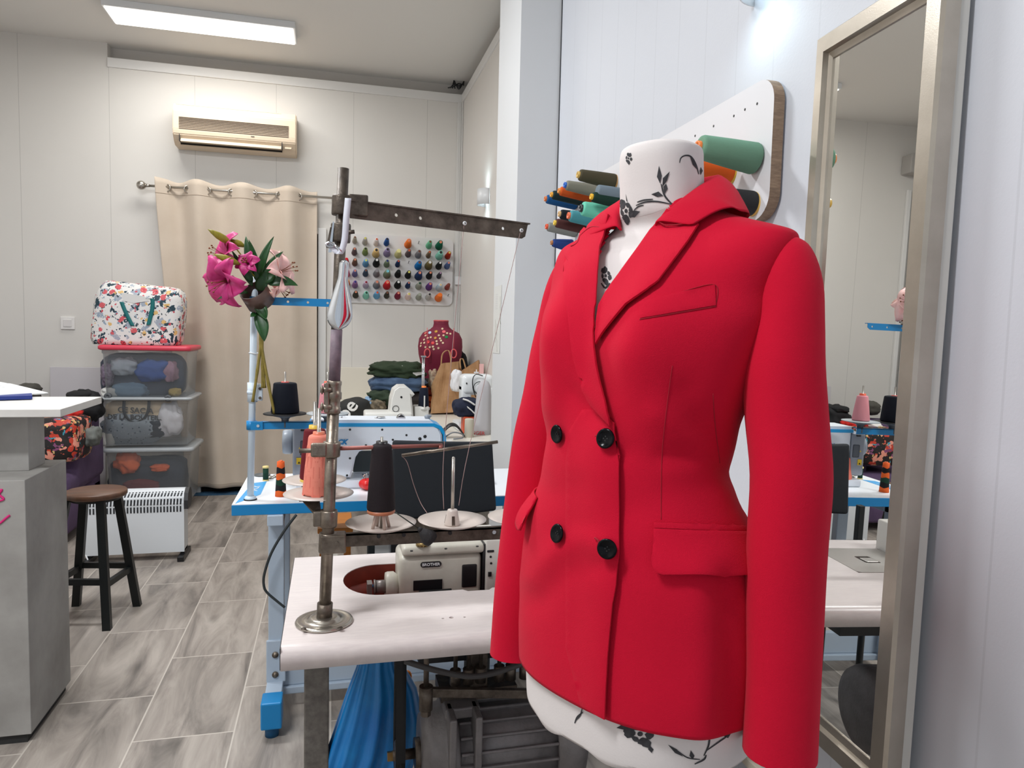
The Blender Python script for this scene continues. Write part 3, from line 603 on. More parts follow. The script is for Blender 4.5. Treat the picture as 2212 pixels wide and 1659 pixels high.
# ---------------------------------------------------------------- thread cones
def tmat(c):
    return M('thread_%d_%d_%d' % tuple(c), c, 0.8, bump=0.25, bscale=30, stretch=(2, 2, 60), spec=.25)
def cone(label, base, axis, rb, rt, h, c, tip, group=None, name='thread_cone', seg=28, foot=None, tiplen=.006, stripes=None, cat='thread cone', bands=None):
    base = V(base); ax = V(axis).normalized()
    t = thing(name, label, cat, base, group=group)
    b = MB(); e = .05 * h
    if stripes:
        mats = []; n = len(stripes)
        x = ax.orthogonal().normalized(); y = ax.cross(x)
        for k, cc in enumerate(stripes):
            mats.append(tmat(cc)); b.mi = k
            def rg(f, kk):
                out = []
                for i in range(36):
                    a = 2 * PI * i / 36; g = max(0, min(1, f + (0 if kk in (0, n) else .045 * (2 * abs((a / PI * 1.5 + kk * .3) % 1 - .5) - .5))))
                    out.append(base + ax * g * h + (x * math.cos(a) + y * math.sin(a)) * (rb + (rt - rb) * g))
                return out
            b.rings([rg(k / n, k), rg((k + 1) / n, k + 1)], True, k == 0, k == n - 1)
        obj('thread', b, mats, t)
    else:
        b.lathe([(rb * .80, 0), (rb * .96, e * .35), (rb, e), (rb + (rt - rb) * .5 + .0006, h * .5), (rt + .0004, h - e), (rt * .93, h - e * .3), (rt * .72, h)], base, ax, seg)
        if bands:      # crossed winding bands: alternate lozenges in a second shade on the thread surface
            x = ax.orthogonal().normalized(); y = ax.cross(x); b.mi = 1
            for k in range(5):
                for i in range(5):
                    a0 = 2 * PI * (i + .5 * (k % 2)) / 5; z0 = h * (.10 + .16 * k); P_ = []
                    for da, dz in ((-.6, 0), (-.2, -.014), (.2, -.014), (.6, 0), (.2, .010), (-.2, .010)):
                        g = (z0 + dz) / h; r = rb + (rt - rb) * g + .0008; P_.append(base + ax * (z0 + dz) + (x * math.cos(a0 + da) + y * math.sin(a0 + da)) * r)
                    L_ = [b.bm.verts.new(p) for p in P_]; b.face([L_[0], L_[1], L_[5]]); b.face([L_[1], L_[2], L_[4], L_[5]]); b.face([L_[2], L_[3], L_[4]])
        obj('thread', b, [tmat(c), tmat(bands)] if bands else tmat(c), t)
    if tip:
        b = MB(); r = min(rt * .58, .013); b.lathe([(r * 1.04, -.001), (r, tiplen), (r * .62, tiplen), (r * .55, tiplen * .2), (.0001, tiplen * .2)], base + ax * h, ax, max(14, seg // 2), cap0=False); obj('core', b, M('core_%d_%d_%d' % tuple(tip), tip, .4), t)
    if foot:
        b = MB(); b.lathe([(rb * .9, -.006), (rb * .98, -.004), (rb * .96, .002)], base, ax, seg); obj('cone_rim', b, M('core_%d_%d_%d' % tuple(foot), foot, .4), t)
    return t
Z = (0, 0, 1)
cone('dark brown overlock thread cone on the plate beside the steel stand', (P1.x, P1.y, .970), Z, .0300, .0205, .140, (34, 28, 31), (30, 28, 30), foot=(172, 104, 72), seg=40)
cone('salmon pink thread cone on the round plate behind the steel pole', (pS.x - .002, 1.53, 1.001), Z, .033, .021, .126, (226, 134, 116), (214, 120, 90), seg=40, bands=(214, 118, 102))
cone('maroon thread cone with yellow rims on the plate behind the salmon cone', (pM.x, 1.665, 1.006), Z, .033, .0235, .115, (98, 18, 28), (222, 186, 70), foot=(214, 180, 74), seg=40, tiplen=.008)
# sewing threads running down from the guide rods
m_thr = M('pink_grey_thread', (168, 140, 136), .7)
def strand(lbl, pts, r=.0007, m=None):
    b = MB(); b.tube(smoothpath(pts, 5), r, 5); return solo('sewing_thread', b, m or m_thr, lbl, 'thread')
strand('pinkish thread sagging from the cross rod to the middle plate', [aty(868, 985, 1.54), aty(880, 1000, 1.54), aty(893, 1045, 1.53), aty(908, 1085, 1.52), aty(923, 1109, 1.50)])
strand('pinkish thread hanging straight from the top arm past the rod to the middle plate', [A0 + dx_ * LA * .61, aty(960, 955, 1.53), aty(958.5, 1100, 1.50)])
strand('pinkish thread slanting from the top arm tip to the hub of the middle plate', [A0 + dx_ * LA * .955, aty(1016, 955, 1.53), aty(991, 1092, 1.50)])
b = MB(); q0 = aty(853, 1106, 1.46); q1 = aty(905, 1142, 1.455); b.tube([q0, q1], .0014, 6); nb = solo('hanging_brush', b, M('dark_cord', (40, 46, 40), .7), 'small black bristle brush hanging by a cord in front of the spool bar', 'brush', at=q1)
b = MB(); q2 = aty(932, 1166, 1.455); d = (q2 - q1).normalized(); b.lathe([(.003, 0), (.0055, .004), (.006, .008)], q1 - d * .002, d, 14); b.lathe([(.006, 0), (.016, .018), (.0175, .026), (.0150, .033), (.006, .036)], q1 + d * .005, d, 20); obj('bristles', b, M('black_bristle', (30, 28, 30), .85, bump=.6, bscale=150), nb)
# ================================================================ blue-edged table
TB = thing('sewing_table', 'white sewing table with bright blue edge and blue-capped steel feet', 'table', (.3, 2.75, 0))
bx0, bx1, by0, by1 = -.319, .775, 2.513, 3.02
m_btop = M('white_table_top', (232, 236, 240), .3)
b = MB(); b.mi = 1; b.boxb((bx0, by0, .712), (bx1, by1, .7485), bevel=.002); b.mi = 0; b.boxb((bx0 + .001, by0 + .001, .748), (bx1 - .001, by1 - .001, .7505)); tp = obj('tabletop', b, [m_btop, m_blue], TB)
b = MB(); b.prism([atz(*p, .7508) for p in ((508, 1088), (545, 1044), (576, 1040), (563, 1068), (548, 1074))], (0, 0, .0006)); obj('blue_decal', b, M('light_blue_decal', (60, 160, 220), .35), TB, label='light blue corner decal')
dcl = atz(551, 1055, .752); b = MB(); b.text('JACK', basis(dcl, (.15, .99, 0), (-.99, .15, 0), (0, 0, 1)), .035, .0003, shear=.2); obj('lettering', b, m_btop, TB)
m_bleg = M('pale_blue_grey_steel', (176, 190, 205), .4)
for lx, yy in ((-.205, 0), (.715, 0)):
    L_ = None
    b = MB()
    b.boxb((lx, 2.545, .10), (lx + .052, 2.585, .712), bevel=.003); b.boxb((lx, 2.90, .10), (lx + .052, 2.94, .712), bevel=.003); b.boxb((lx, 2.50, .675), (lx + .052, 3.0, .712), bevel=.003)
    b.boxb((lx - .004, 2.44, .055), (lx + .05, 3.04, .115), bevel=.003); b.boxb((lx - .006, 2.535, .112), (lx + .058, 2.548, .262), bevel=.003)
    L_ = obj('leg', b, m_bleg, TB)
    for ya_, yb2 in ((2.365, 2.445), (3.035, 3.09)): b = MB(); b.boxb((lx - .010, ya_, .035), (lx + .056, yb2, .125), bevel=.005); obj('foot_cap', b, m_blue, L_)
    for ya_ in (2.40, 3.06): b = MB(); b.cyl((lx + .023, ya_, .0), (lx + .023, ya_, .037), .022, seg=16); obj('levelling_foot', b, M('dark_blue_rubber', (16, 84, 128), .6), L_)
    b = MB()
    for zz in (.141, .212): b.lathe([(.011, 0), (.011, .004), (.006, .005), (.006, .008), (.0001, .008)], (lx + .024, 2.535, zz), axis=(0, -1, 0), seg=14)
    obj('bolt', b, m_steel, L_)
b = MB(); b.boxb((-.16, 2.56, .085), (.72, 2.585, .175), bevel=.004); b.boxb((-.16, 2.545, .06), (.72, 2.60, .085), bevel=.003); obj('crossbar', b, m_bleg, TB)
b = MB(); b.boxb((aty(796, 1170, 2.7).x, 2.66, .44), (aty(842, 1170, 2.7).x, 2.84, .712), bevel=.006); cb = solo('control_box', b, M('light_grey_box', (196, 198, 198), .4), 'light grey motor control box hung under the blue-edged table', 'control box')
b = MB(); b.boxb((aty(844, 1190, 2.62).x, 2.60, .50), (aty(866, 1190, 2.62).x, 2.64, .712)); solo('knee_bracket', b, m_black, 'black bracket under the blue-edged table beside the grey control box', 'bracket')
b = MB(); b.tube(smoothpath([aty(*p, 2.50) for p in ((640, 1112), (612, 1150), (586, 1195), (571, 1240), (570, 1265), (577, 1280), (600, 1300), (615, 1312))]), .0045, 8); solo('cable', b, M('dark_cable', (44, 50, 52), .5), 'dark cable looping down beside the blue-edged table leg', 'cable')
# orange plywood stool behind the front table
og = M('orange_wood', (196, 120, 36), .5, c2=(170, 98, 26), nscale=10, stretch=(1, 12, 12))
osx0, osx1 = aty(686, 1150, 2.98).x, aty(762, 1150, 2.98).x
oz = aty(740, 1136, 2.98).z
OS = thing('wooden_stool', 'orange wooden stool standing under the blue-edged table', 'stool', ((osx0 + osx1) / 2, 3.08, 0))
b = MB(); b.boxb((osx0, 2.95, oz - .022), (osx1, 3.2, oz), bevel=.004); obj('seat', b, og, OS)
for xx in (osx0 + .008, osx1 - .032):
    for yy in (2.96, 3.165):
        b = MB(); b.boxb((xx, yy, 0), (xx + .024, yy + .024, oz - .02), bevel=.002); obj('leg', b, og, OS)
# ---------------------------------------------------------------- white and blue lockstitch machine
MJ = thing('sewing_machine', 'modern white lockstitch sewing machine with blue stripe on the blue-edged table', 'sewing machine', (.14, 2.78, .7505))
m_mw = M('machine_white', (222, 228, 236), .3); m_mg = M('machine_grey', (142, 148, 158), .4); m_mb = M('machine_blue_stripe', (24, 150, 210), .3)
yf, ybk = 2.72, 2.86
def P2(px, py): q = aty(px, py, yf); return (q.x, q.z)
out = [P2(672, 1032), P2(757, 1032), P2(763, 1012), P2(768, 988), P2(776, 976), P2(790, 971), P2(900, 973), P2(905, 1000), P2(950, 1000), P2(955, 972), P2(955, 940), P2(948, 924), P2(936, 917), P2(672, 917)]
b = MB(); b.prism([V((x, yf, z)) for x, z in out], (0, ybk - yf, 0))
bmesh.ops.recalc_face_normals(b.bm, faces=b.bm.faces); bmesh.ops.bevel(b.bm, geom=[e for e in b.bm.edges if abs(e.verts[0].co.y - e.verts[1].co.y) < 1e-6], offset=.006, segments=3, affect='EDGES'); obj('body', b, m_mw, MJ)
b = MB(); so = [P2(668, 922), P2(936, 921.5), P2(948, 926), P2(957, 940), P2(958, 960), P2(964, 960), P2(963, 938), P2(954, 921), P2(938, 914.5), P2(668, 914)]
b.prism([V((x, yf - .0015, z)) for x, z in so], (0, ybk - yf + .003, 0)); obj('stripe', b, m_mb, MJ)
b = MB(); so = [P2(672, 914.5), P2(937, 914.5), P2(930, 908.5), P2(672, 906.5)]; b.prism([V((x, yf + .004, z)) for x, z in so], (0, ybk - yf - .008, 0)); obj('cover', b, m_mw, MJ)
b = MB(); q0, q1 = aty(640, 1032, 2.74), aty(955, 1032, 2.74); b.boxb((q0.x, 2.705, .7505), (.62, 2.88, .782), bevel=.006); obj('bed', b, m_mw, MJ)
b = MB(); q0, q1 = aty(763, 1020, 2.86), aty(905, 972, 2.86); b.boxb((q0.x, 2.862, q0.z), (q1.x, 2.868, q1.z)); obj('arm_panel', b, M('dark_grey_panel', (72, 80, 80), .5), MJ)
b = MB(); q0, q1 = aty(632, 1030, 2.72), aty(671, 922, 2.72); b.boxb((q0.x, 2.715, q0.z), (q1.x, 2.875, q1.z), bevel=.010, seg=3)
q0, q1 = aty(641, 985, 2.712), aty(668, 955, 2.712); mo = obj('motor_box', b, m_mg, MJ, label='grey motor box')
b = MB(); q = aty(658, 968, 2.712); b.box(q + V((0, .003, 0)), (.03, .004, .055), bevel=.004); obj('recess_panel', b, M('mid_grey_panel', (84, 90, 99), .5), mo)
b = MB(); q = aty(646, 996, 2.713); b.box(q, (.018, .002, .024)); wl = obj('warning_label', b, M('warning_yellow', (232, 196, 40), .5), mo)
b = MB(); b.prism([q + V((-.005, -.0012, -.009)), q + V((.005, -.0012, -.009)), q + V((0, -.0012, -.001))], (0, -.0006, 0)); obj('triangle_mark', b, m_black, wl)
b = MB(); q = aty(647, 968, 2.711); b.prism([q + V((-.004, 0, -.003)), q + V((.004, 0, -.003)), q + V((0, 0, .004))], (0, -.001, 0)); obj('triangle_mark', b, M('warning_yellow', (232, 196, 40)), mo)
b = MB(); q = aty(622, 952, 2.80); b.lathe([(.02, -.02), (.043, -.018), (.046, -.01), (.046, .012), (.04, .018)], (q.x, 2.80, q.z - .004), axis=(1, 0, 0), seg=30); obj('handwheel', b, M('handwheel_grey', (150, 158, 168), .35), MJ)
b = MB(); q = aty(655, 929, 2.712); b.box(q, (.018, .01, .008), bevel=.002); obj('connector', b, m_black, MJ)
b = MB(); q = aty(733, 955.5, yf - .0022); b.text('JACK', basis(q + V((-.003, 0, 0)), (1, 0, 0), (0, 0, 1), (0, -1, 0)), .0255, .0003, .0012, shear=.35); obj('lettering', b, M('logo_blue', (16, 128, 190), .35), MJ)
for px, py, r in ((756, 928, .0042), (825.5, 928, .0042), (878, 940, .0042), (848.5, 950, .0042), (790.5, 962, .0042), (756, 990, .0042), (749.6, 1027, .0042), (918, 943, .0066), (907, 948, .0066)):
    q = aty(px, py, yf); b = MB(); b.lathe([(r, 0), (r, .0015), (.0001, .0015)], q + V((0, .0005, 0)), axis=(0, -1, 0), seg=14); obj('screw', b, m_black, MJ)
b = MB(); q = aty(823, 909, 2.78); b.cyl(q + V((-.018, 0, .0)), q + V((-.018, 0, .013)), .006, seg=12); b.lathe([(.018, 0), (.018, .004), (.006, .006), (.006, .012), (.016, .013), (.016, .016)], q, seg=24); obj('bobbin_winder', b, m_chrome, MJ)
b = MB(); q = aty(866, 908, 2.78); b.lathe([(.014, -.012), (.017, -.006), (.012, 0), (.012, .006), (.017, .010), (.013, .014)], q + V((0, 0, .008)), axis=(0, 1, 0), seg=20); obj('tension_disc', b, m_chrome, MJ)
b = MB(); q = aty(923, 909, 2.78); b.lathe([(.010, 0), (.010, .012), (.012, .014), (.012, .020), (.006, .024)], q, seg=18); b.box(q + V((.008, 0, .019)), (.016, .014, .008), bevel=.003); obj('knob', b, M('knob_grey', (130, 138, 148), .4), MJ)
b = MB(); q = aty(738, 909, 2.78); b.cyl(q, q + V((0, 0, .02)), .003, seg=8); b.box(q + V((0, 0, .02)), (.03, .012, .004), bevel=.0015); b.cyl(q + V((0, 0, .0)), q + V((0, 0, .008)), .007, seg=12); obj('thread_guide', b, m_chrome, MJ)
for px in (851, 898):
    q = aty(px, 909, 2.77); b = MB(); b.lathe([(.006, 0), (.007, .003), (.004, .005)], q, seg=12); obj('cap_screw', b, m_black, MJ)
# ---------------------------------------------------------------- white thread stand with blue arms
SB = thing('thread_stand', 'white thread stand with two blue arms on the blue-edged table', 'thread stand', (-.266, 2.578, .7505))
pb0 = V((-.266, 2.578, .7505)); pb1 = V((-.2495, 2.578, 1.548))
m_pw = M('pale_pole', (206, 220, 232), .35)
b = MB(); b.cyl(pb0, pb1, .0112, seg=20); obj('pole', b, m_pw, SB)
b = MB(); b.cyl(pb1, pb1 + V((0, 0, .012)), .0125, seg=16); obj('cap', b, m_black, SB)
b = MB(); b.lathe([(.019, .0025), (.02, .006), (.017, .012), (.012, .014)], pb0, seg=24); obj('foot_collar', b, m_pw, SB)
b = MB(); b.lathe([(.022, 0), (.022, .003)], pb0, seg=24); obj('rubber_washer', b, m_rub, SB)
def pz(z): return pb0.lerp(pb1, (z - .7505) / (pb1.z - .7505))
b = MB(); c = pz(1.122); b.cyl(c + V((0, 0, -.033)), c + V((0, 0, .033)), .0165, seg=20); b.boxb(c + V((.008, -.016, -.028)), c + V((.034, -.004, .030)), bevel=.004); b.lathe([(.0172, -.006), (.0185, 0), (.0172, .006)], c, seg=20); jo = obj('pole_joint', b, m_pw, SB)
for dz in (-.018, .014): b = MB(); b.cyl(c + V((.026, -.019, dz)), c + V((.026, -.015, dz)), .005, seg=12); obj('bolt', b, m_steel2, jo)
zl = 1.009
b = MB(); c = pz(zl); b.cyl(c + V((0, 0, -.015)), c + V((0, 0, .015)), .0175, seg=20); b.boxb(c + V((-.002, -.019, -.015)), c + V((.038, -.012, .015)), bevel=.002)
b.boxb((c.x + .03, 2.566, zl - .013), (.012, 2.570, zl + .011)); b.boxb((c.x + .03, 2.566, zl + .009), (.012, 2.592, zl + .012)); la = obj('spool_arm', b, m_blue, SB)
b = MB(); b.cyl(c + V((.022, -.022, 0)), c + V((.022, -.018, 0)), .005, seg=12); obj('bolt', b, m_chrome, la)
m_gplate = M('dark_grey_plate', (92, 98, 106), .4)
for k, (x, mt) in enumerate(((-.152, m_rub), (-.010, M('pale_plate', (170, 178, 182), .4)))):
    b = MB(); p = V((x, 2.58, zl + .012)); b.lathe([(.012, 0), (.0125, .008), (.018, .014), (.05, .022), (.058, .025)], p, seg=32); b.cyl(p + V((0, -.012, -.02)), p + V((0, -.012, .0)), .0035, seg=8); sp = obj('spool_plate', b, m_gplate, SB)
    b = MB(); b.lathe([(.0001, .0255), (.072, .0255), (.073, .0275), (.071, .029), (.0001, .029)], p, seg=40); obj('plate_pad', b, mt, sp)
    b = MB(); b.cyl(p + V((0, 0, .029)), p + V((0, 0, .172)), .0035, seg=12); obj('spindle', b, m_nickel, SB)
zu = 1.432
Lu = .26; hol = [circ(.045 + .065 * i * 1.0, 0, .004, 12) for i in range(3)] + [circ(Lu - .02, 0, .004, 12)]
c = pz(zu); b = MB(); slab(b, [(.0, -.013), (Lu - .012, -.013), (Lu, -.004), (Lu, .013), (0, .013)], hol, 0, .003, fn=lambda x, y, z: V((c.x + .0 + x, 2.5605 - z, zu + y + .0 - .0 * x)))
b.boxb((c.x, 2.558, zu + .011), (c.x + Lu, 2.578, zu + .0135)); b.cyl(c + V((0, 0, -.014)), c + V((0, 0, .014)), .0165, seg=20); ua = obj('guide_arm', b, m_blue, SB)
b = MB(); b.tube([pz(1.255) + V((.0135 * math.cos(a), .0135 * math.sin(a), .002 * math.sin(2 * a))) for a in [2 * PI * i / 16 for i in range(16)]], .002, 6, closed=True); b.tube([pz(1.255) + V((.012, -.008, 0)), pz(1.255) + V((.032, -.012, .004))], .002, 6); obj('cable_tie', b, m_wplast, SB)
zc = zl + .012 + .0292
cone('large black navy thread cone on the blue arm beside the lilies', (-.152, 2.58, zc), Z, .0475, .0385, .106, (10, 16, 28), (200, 84, 76), seg=40, tiplen=.003)
cone('dusty pink thread cone on the blue arm behind the steel pole', (-.010, 2.58, zc), Z, .034, .021, .103, (214, 142, 150), (226, 92, 62), seg=36, tiplen=.008)
# things lying on the blue-edged table
ztb = .7508
p = atz(606, 1073, ztb); cone('small orange and black striped thread cone near the front of the blue-edged table', p + V((0, .012, 0)), Z, .0195, .0125, .123, None, (222, 100, 40), stripes=[(222, 98, 40), (24, 24, 26), (22, 58, 44), (222, 98, 40), (26, 24, 28), (226, 96, 42)], tiplen=.004)
p = atz(676, 1056, ztb); cone('salmon pink thread cone standing on the blue-edged table behind the plates', p + V((0, .02, .006)), Z, .034, .0225, .118, (234, 128, 110), (214, 90, 60), foot=(206, 96, 74), seg=36)
p = atz(574, 1038, ztb)
t = thing('thread_spool', 'small dark green thread spool with yellow ends on the blue-edged table', 'thread spool', p)
b = MB(); b.cyl(p + V((0, 0, .003)), p + V((0, 0, .05)), .0105, seg=20); obj('thread', b, tmat((22, 58, 44)), t)
b = MB(); b.lathe([(.012, 0), (.012, .004), (.008, .005), (.008, .048), (.012, .049), (.012, .056), (.009, .057)], p, seg=20); obj('core', b, M('cream_yellow_plastic', (222, 200, 130), .4), t)
for k, (px, py, lab) in enumerate(((584, 1034, 'steel bobbin lying beside the dark green spool'), (597, 1031, 'steel bobbin lying beside the orange and black cone'))):
    p = atz(px, py, ztb); b = MB(); b.lathe([(.0125, 0), (.0125, .0015), (.006, .002), (.006, .007), (.0125, .0075), (.0125, .009), (.004, .009)], p, seg=22); solo('bobbin', b, m_nickel, lab, 'bobbin', group='steel bobbins on the blue-edged table')
p = atz(565, 1029, ztb); b = MB(); b.lathe([(.0001, 0), (.03, 0), (.032, .004), (.028, .004), (.027, .002), (.0001, .002)], p + V((0, .02, 0)), seg=30); solo('magnetic_dish', b, M('grey_dish', (92, 96, 98), .4), 'shallow dark grey pin dish behind the small green spool', 'dish')
p = atz(798, 1060, ztb)
t = thing('pincushion', 'red pincushion full of pins on the blue-edged table', 'pincushion', p + V((0, .02, 0)))
b = MB()
def pcf(u, v):
    a = 2 * PI * u; ph = PI * v; r = .036 * (math.sin(ph) ** .75) * (1 + .07 * math.cos(6 * a)); return p + V((r * math.cos(a), .02 + r * math.sin(a), .0225 - .0225 * math.cos(ph) * (1 if ph < PI / 2 else .95) - .004 * (math.exp(-((PI - ph) / .5) ** 2))))
b.grid(pcf, 36, 14); obj('cushion', b, M('red_satin', (206, 24, 22), .35, bump=.1, bscale=60), t)
for i in range(14):
    a = random.uniform(0, 6.28); r = random.uniform(.004, .022); q = p + V((r * math.cos(a), .02 + r * math.sin(a), .040)); e = q + V((math.cos(a) * .008, math.sin(a) * .008, .014))
    b = MB(); b.cyl(q - V((0, 0, .006)), e, .0006, seg=5); b.ball(e, .0024, seg=8); obj('pin', b, M('pinhead%d' % (i % 4), ((20, 20, 24), (230, 226, 216), (40, 40, 48), (226, 190, 170))[i % 4], .3), t)
# brown tape roll and lilies tied to the white pole
rc = aty(556, 641, 2.535); ra = (aty(545, 619, 2.53) - aty(566, 654, 2.555)).normalized()
ra = (ra + V((0, -.25, 0))).normalized()
b = MB(); b.lathe([(.043, -.029), (.0465, -.029), (.0465, .029), (.043, .029), (.043, -.029)], rc, ra, 48, cap0=False, cap1=False); solo('tape_roll', b, M('brown_tape', (92, 70, 62), .35, c2=(78, 58, 52), nscale=20), 'brown packing tape roll holding the lily stems at the blue arm', 'tape roll', at=rc)
LY = 2.515
BQ = thing('lily_bouquet', 'bunch of pink and magenta lilies with buds tied to the white thread stand', 'flowers', aty(560, 740, LY))
m_leaf = M('lily_leaf_green', (30, 84, 30), .4, c2=(18, 58, 24), nscale=30); m_stem = M('lily_stem', (150, 132, 60), .55, c2=(118, 104, 40), nscale=40)
m_mag = M('magenta_petal', (178, 20, 98), .5, c2=(206, 52, 132), nscale=26, sss=.1); m_pnk = M('pale_pink_petal', (250, 210, 200), .5, c2=(246, 176, 172), nscale=30, sss=.1); m_bud = M('lily_bud', (150, 136, 34), .45, c2=(120, 112, 24), nscale=22, stretch=(8, 8, 1))
def leafmesh(mb, p0, p1, w, bend=V((0, 0, 0)), nrm=V((0, -1, 0)), fold=.25, n=10):
    p0, p1 = V(p0), V(p1); d = (p1 - p0); s_ = d.cross(nrm).normalized(); nn_ = s_.cross(d).normalized()
    g = []
    for i in range(n + 1):
        t = i / n; c = p0.lerp(p1, t) + bend * (4 * t * (1 - t)); ww = w * (math.sin(PI * min(1, t ** .75 * .97 + .03))) ** .8
        row = [c + s_ * ww * k + nn_ * (abs(k) * ww * fold) for k in (-1, -.5, 0, .5, 1)]
        g.append([mb.bm.verts.new(x) for x in row])
    for a, c in zip(g, g[1:]):
        for i in range(4): mb.face([a[i], a[i + 1], c[i + 1], c[i]], True)
def leaf(a, c, w, y0=LY, y1=LY - .03, bend=(0, -.01, 0), nrm=(0, -1, .15), name='leaf'):
    b = MB(); leafmesh(b, aty(a[0], a[1], y0), aty(c[0], c[1], y1), w, V(bend), V(nrm)); obj(name, b, m_leaf, BQ, mods=[('SOLIDIFY', dict(thickness=.0008))], normals=False)
for a, c, w, bn in (((551, 600), (531, 509), .014, (-.004, -.01, 0)), ((556, 598), (537, 517), .012, (.004, 0, 0)), ((560, 596), (592, 510), .013, (-.008, -.01, -.004)), ((562, 600), (575, 530), .010, (0, .01, 0)), ((566, 600), (612, 543), .011, (-.002, -.01, .006)), ((578, 612), (644, 617), .018, (0, -.005, .012)), ((556, 674), (571, 738), .021, (.006, -.006, 0)), ((562, 608), (600, 584), .022, (0, -.01, 0)), ((536, 632), (468, 648), .008, (0, -.01, .01)), ((545, 610), (524, 560), .013, (-.004, -.01, 0)), ((558, 628), (577, 590), .02, (0, -.005, 0)), ((546, 618), (500, 540), .011, (0, .008, 0)), ((565, 612), (555, 556), .022, (0, .005, 0)), ((552, 655), (575, 690), .018, (.005, .01, 0))):
    leaf(a, c, w, LY, LY - .02 + random.uniform(-.02, .03), bn)
leaf((553, 676), (541, 685), .008)
def flower(px, py, y, ax, size, mat, seedr=0, n=6):
    b = MB(); c = aty(px, py, y); ax = V(ax).normalized(); x = ax.orthogonal().normalized(); yv = ax.cross(x)
    for k in range(n):
        a = 2 * PI * k / n + seedr; d = x * math.cos(a) + yv * math.sin(a); s_ = ax.cross(d)
        w = size * (.36 if k % 2 else .48)
        def pf(u, v, d=d, s_=s_, w=w, k=k):
            t = v; rr_ = size * (.10 + .95 * t ** 1.4); hh = size * (.15 + .75 * t - .62 * t ** 3); ww = w * (math.sin(PI * (t * .93 + .05)) ** .65); q = (u - .5) * 2
            return c + d * (rr_ - abs(q) * ww * .12) + ax * (hh + .10 * size * math.sin(5 * t + 3 * q + k) * t + abs(q) * ww * .35 * (1 - t)) + s_ * q * ww
        b.grid(pf, 6, 10)
    b.cyl(c - ax * size * .1, c + ax * size * .3, size * .12, size * .2, seg=10, caps=False)
    o = obj('flower', b, mat, BQ, mods=[('SOLIDIFY', dict(thickness=.0007))], normals=False)
    b = MB()
    for k in range(6):
        a = 2 * PI * k / 6 + .3; d = x * math.cos(a) + yv * math.sin(a); b.tube([c, c + ax * size * .6 + d * size * .08, c + ax * size * .95 + d * size * .2], .0008, 5); b.ball(c + ax * size * .95 + d * size * .2, .003, (1, 1, 1), 8)
    obj('stamen', b, M('stamen_brown', (120, 66, 30), .6), o)
flower(499, 603, LY - .02, (-.7, -.75, -.4), .088, m_mag, .35)
flower(503, 560, LY + .01, (-.85, -.45, .3), .080, m_mag, .1)
flower(538, 572, LY - .035, (-.3, -.9, .3), .040, m_mag, .6)
flower(592, 592, LY + .04, (.8, -.3, .3), .082, m_pnk, .2)
flower(590, 612, LY + .05, (.6, .0, -.5), .062, m_pnk, .5)
def bud(a, c, r, y0, y1):
    p, q = aty(*c, y0), aty(*a, y1); d = q - p; L_ = d.length; b = MB(); b.lathe([(.0015, 0), (r * .55, L_ * .12), (r, L_ * .36), (r * .92, L_ * .6), (r * .5, L_ * .85), (.0008, L_)], p, d, 18); b.tube(smoothpath([p, p.lerp(aty(552, 600, LY), .5) + V((0, 0, .006)), aty(552, 600, LY)]), .0022, 6); obj('bud', b, m_bud, BQ)
bud((449, 495), (503, 528), .0125, LY - .01, LY - .04); bud((462, 549), (519, 571), .0130, LY - .05, LY - .07); bud((497, 517), (530, 533), .0105, LY, LY - .01)
for pts, r in ((((556, 640), (563, 735), (556, 800), (546, 868)),   .0046), (((560, 640), (566, 735), (567, 790), (567, 838)), .0046), (((562, 640), (564, 735), (580, 830), (593, 893)), .0048), (((566, 640), (565, 735), (568, 780), (572, 838)), .0042)):
    b = MB(); P_ = smoothpath([aty(x, y, LY + .02 + i * .005) for i, (x, y) in enumerate(pts)], 5); b.tube(P_, r, 8, radii=[r * (1.25 if i % 5 == 0 else 1) for i in range(len(P_))]); obj('stem', b, m_stem, BQ)
# ================================================================ black chair in front of the blue-edged table
CH = thing('chair', 'chair with a tall black fabric backrest in front of the blue-edged table', 'chair', (.28, 2.30, 0))
m_chf = M('black_chair_fabric', (22, 27, 33), .85, bump=.15, bscale=250)
c4 = [aty(848, 952, 2.33), aty(1063, 955, 2.33), aty(1072, 1104, 2.30), aty(850, 1125, 2.30)]
b = MB()
def chf(u, v):
    t = c4[0].lerp(c4[1], u); lo = c4[3].lerp(c4[2], u); return t.lerp(lo, v) + V((0, -.012 * math.sin(PI * u) * (1) + .012, 0))
fr = [[b.bm.verts.new(chf(i / 12, j / 8)) for i in range(13)] for j in range(9)]
for j in range(8):
    for i in range(12): b.face([fr[j][i], fr[j][i + 1], fr[j + 1][i + 1], fr[j + 1][i]], True)
obj('backrest', b, m_chf, CH, mods=[('SOLIDIFY', dict(thickness=.035, offset=0)), ('BEVEL', dict(width=.01, segments=3))])
b = MB(); b.boxb((.08, 1.99, .46), (.48, 2.31, .51), bevel=.015, seg=3); obj('seat', b, m_chf, CH)
for x in (.13, .43):
    b = MB(); b.boxb((x - .012, 2.318, .48), (x + .012, 2.342, .76), bevel=.003); obj('back_post', b, m_blk2, CH)
for x in (.11, .45):
    for y in (2.01, 2.29): b = MB(); b.cyl((x, y, 0), (x, y, .46), .012, seg=12); obj('leg', b, m_blk2, CH)
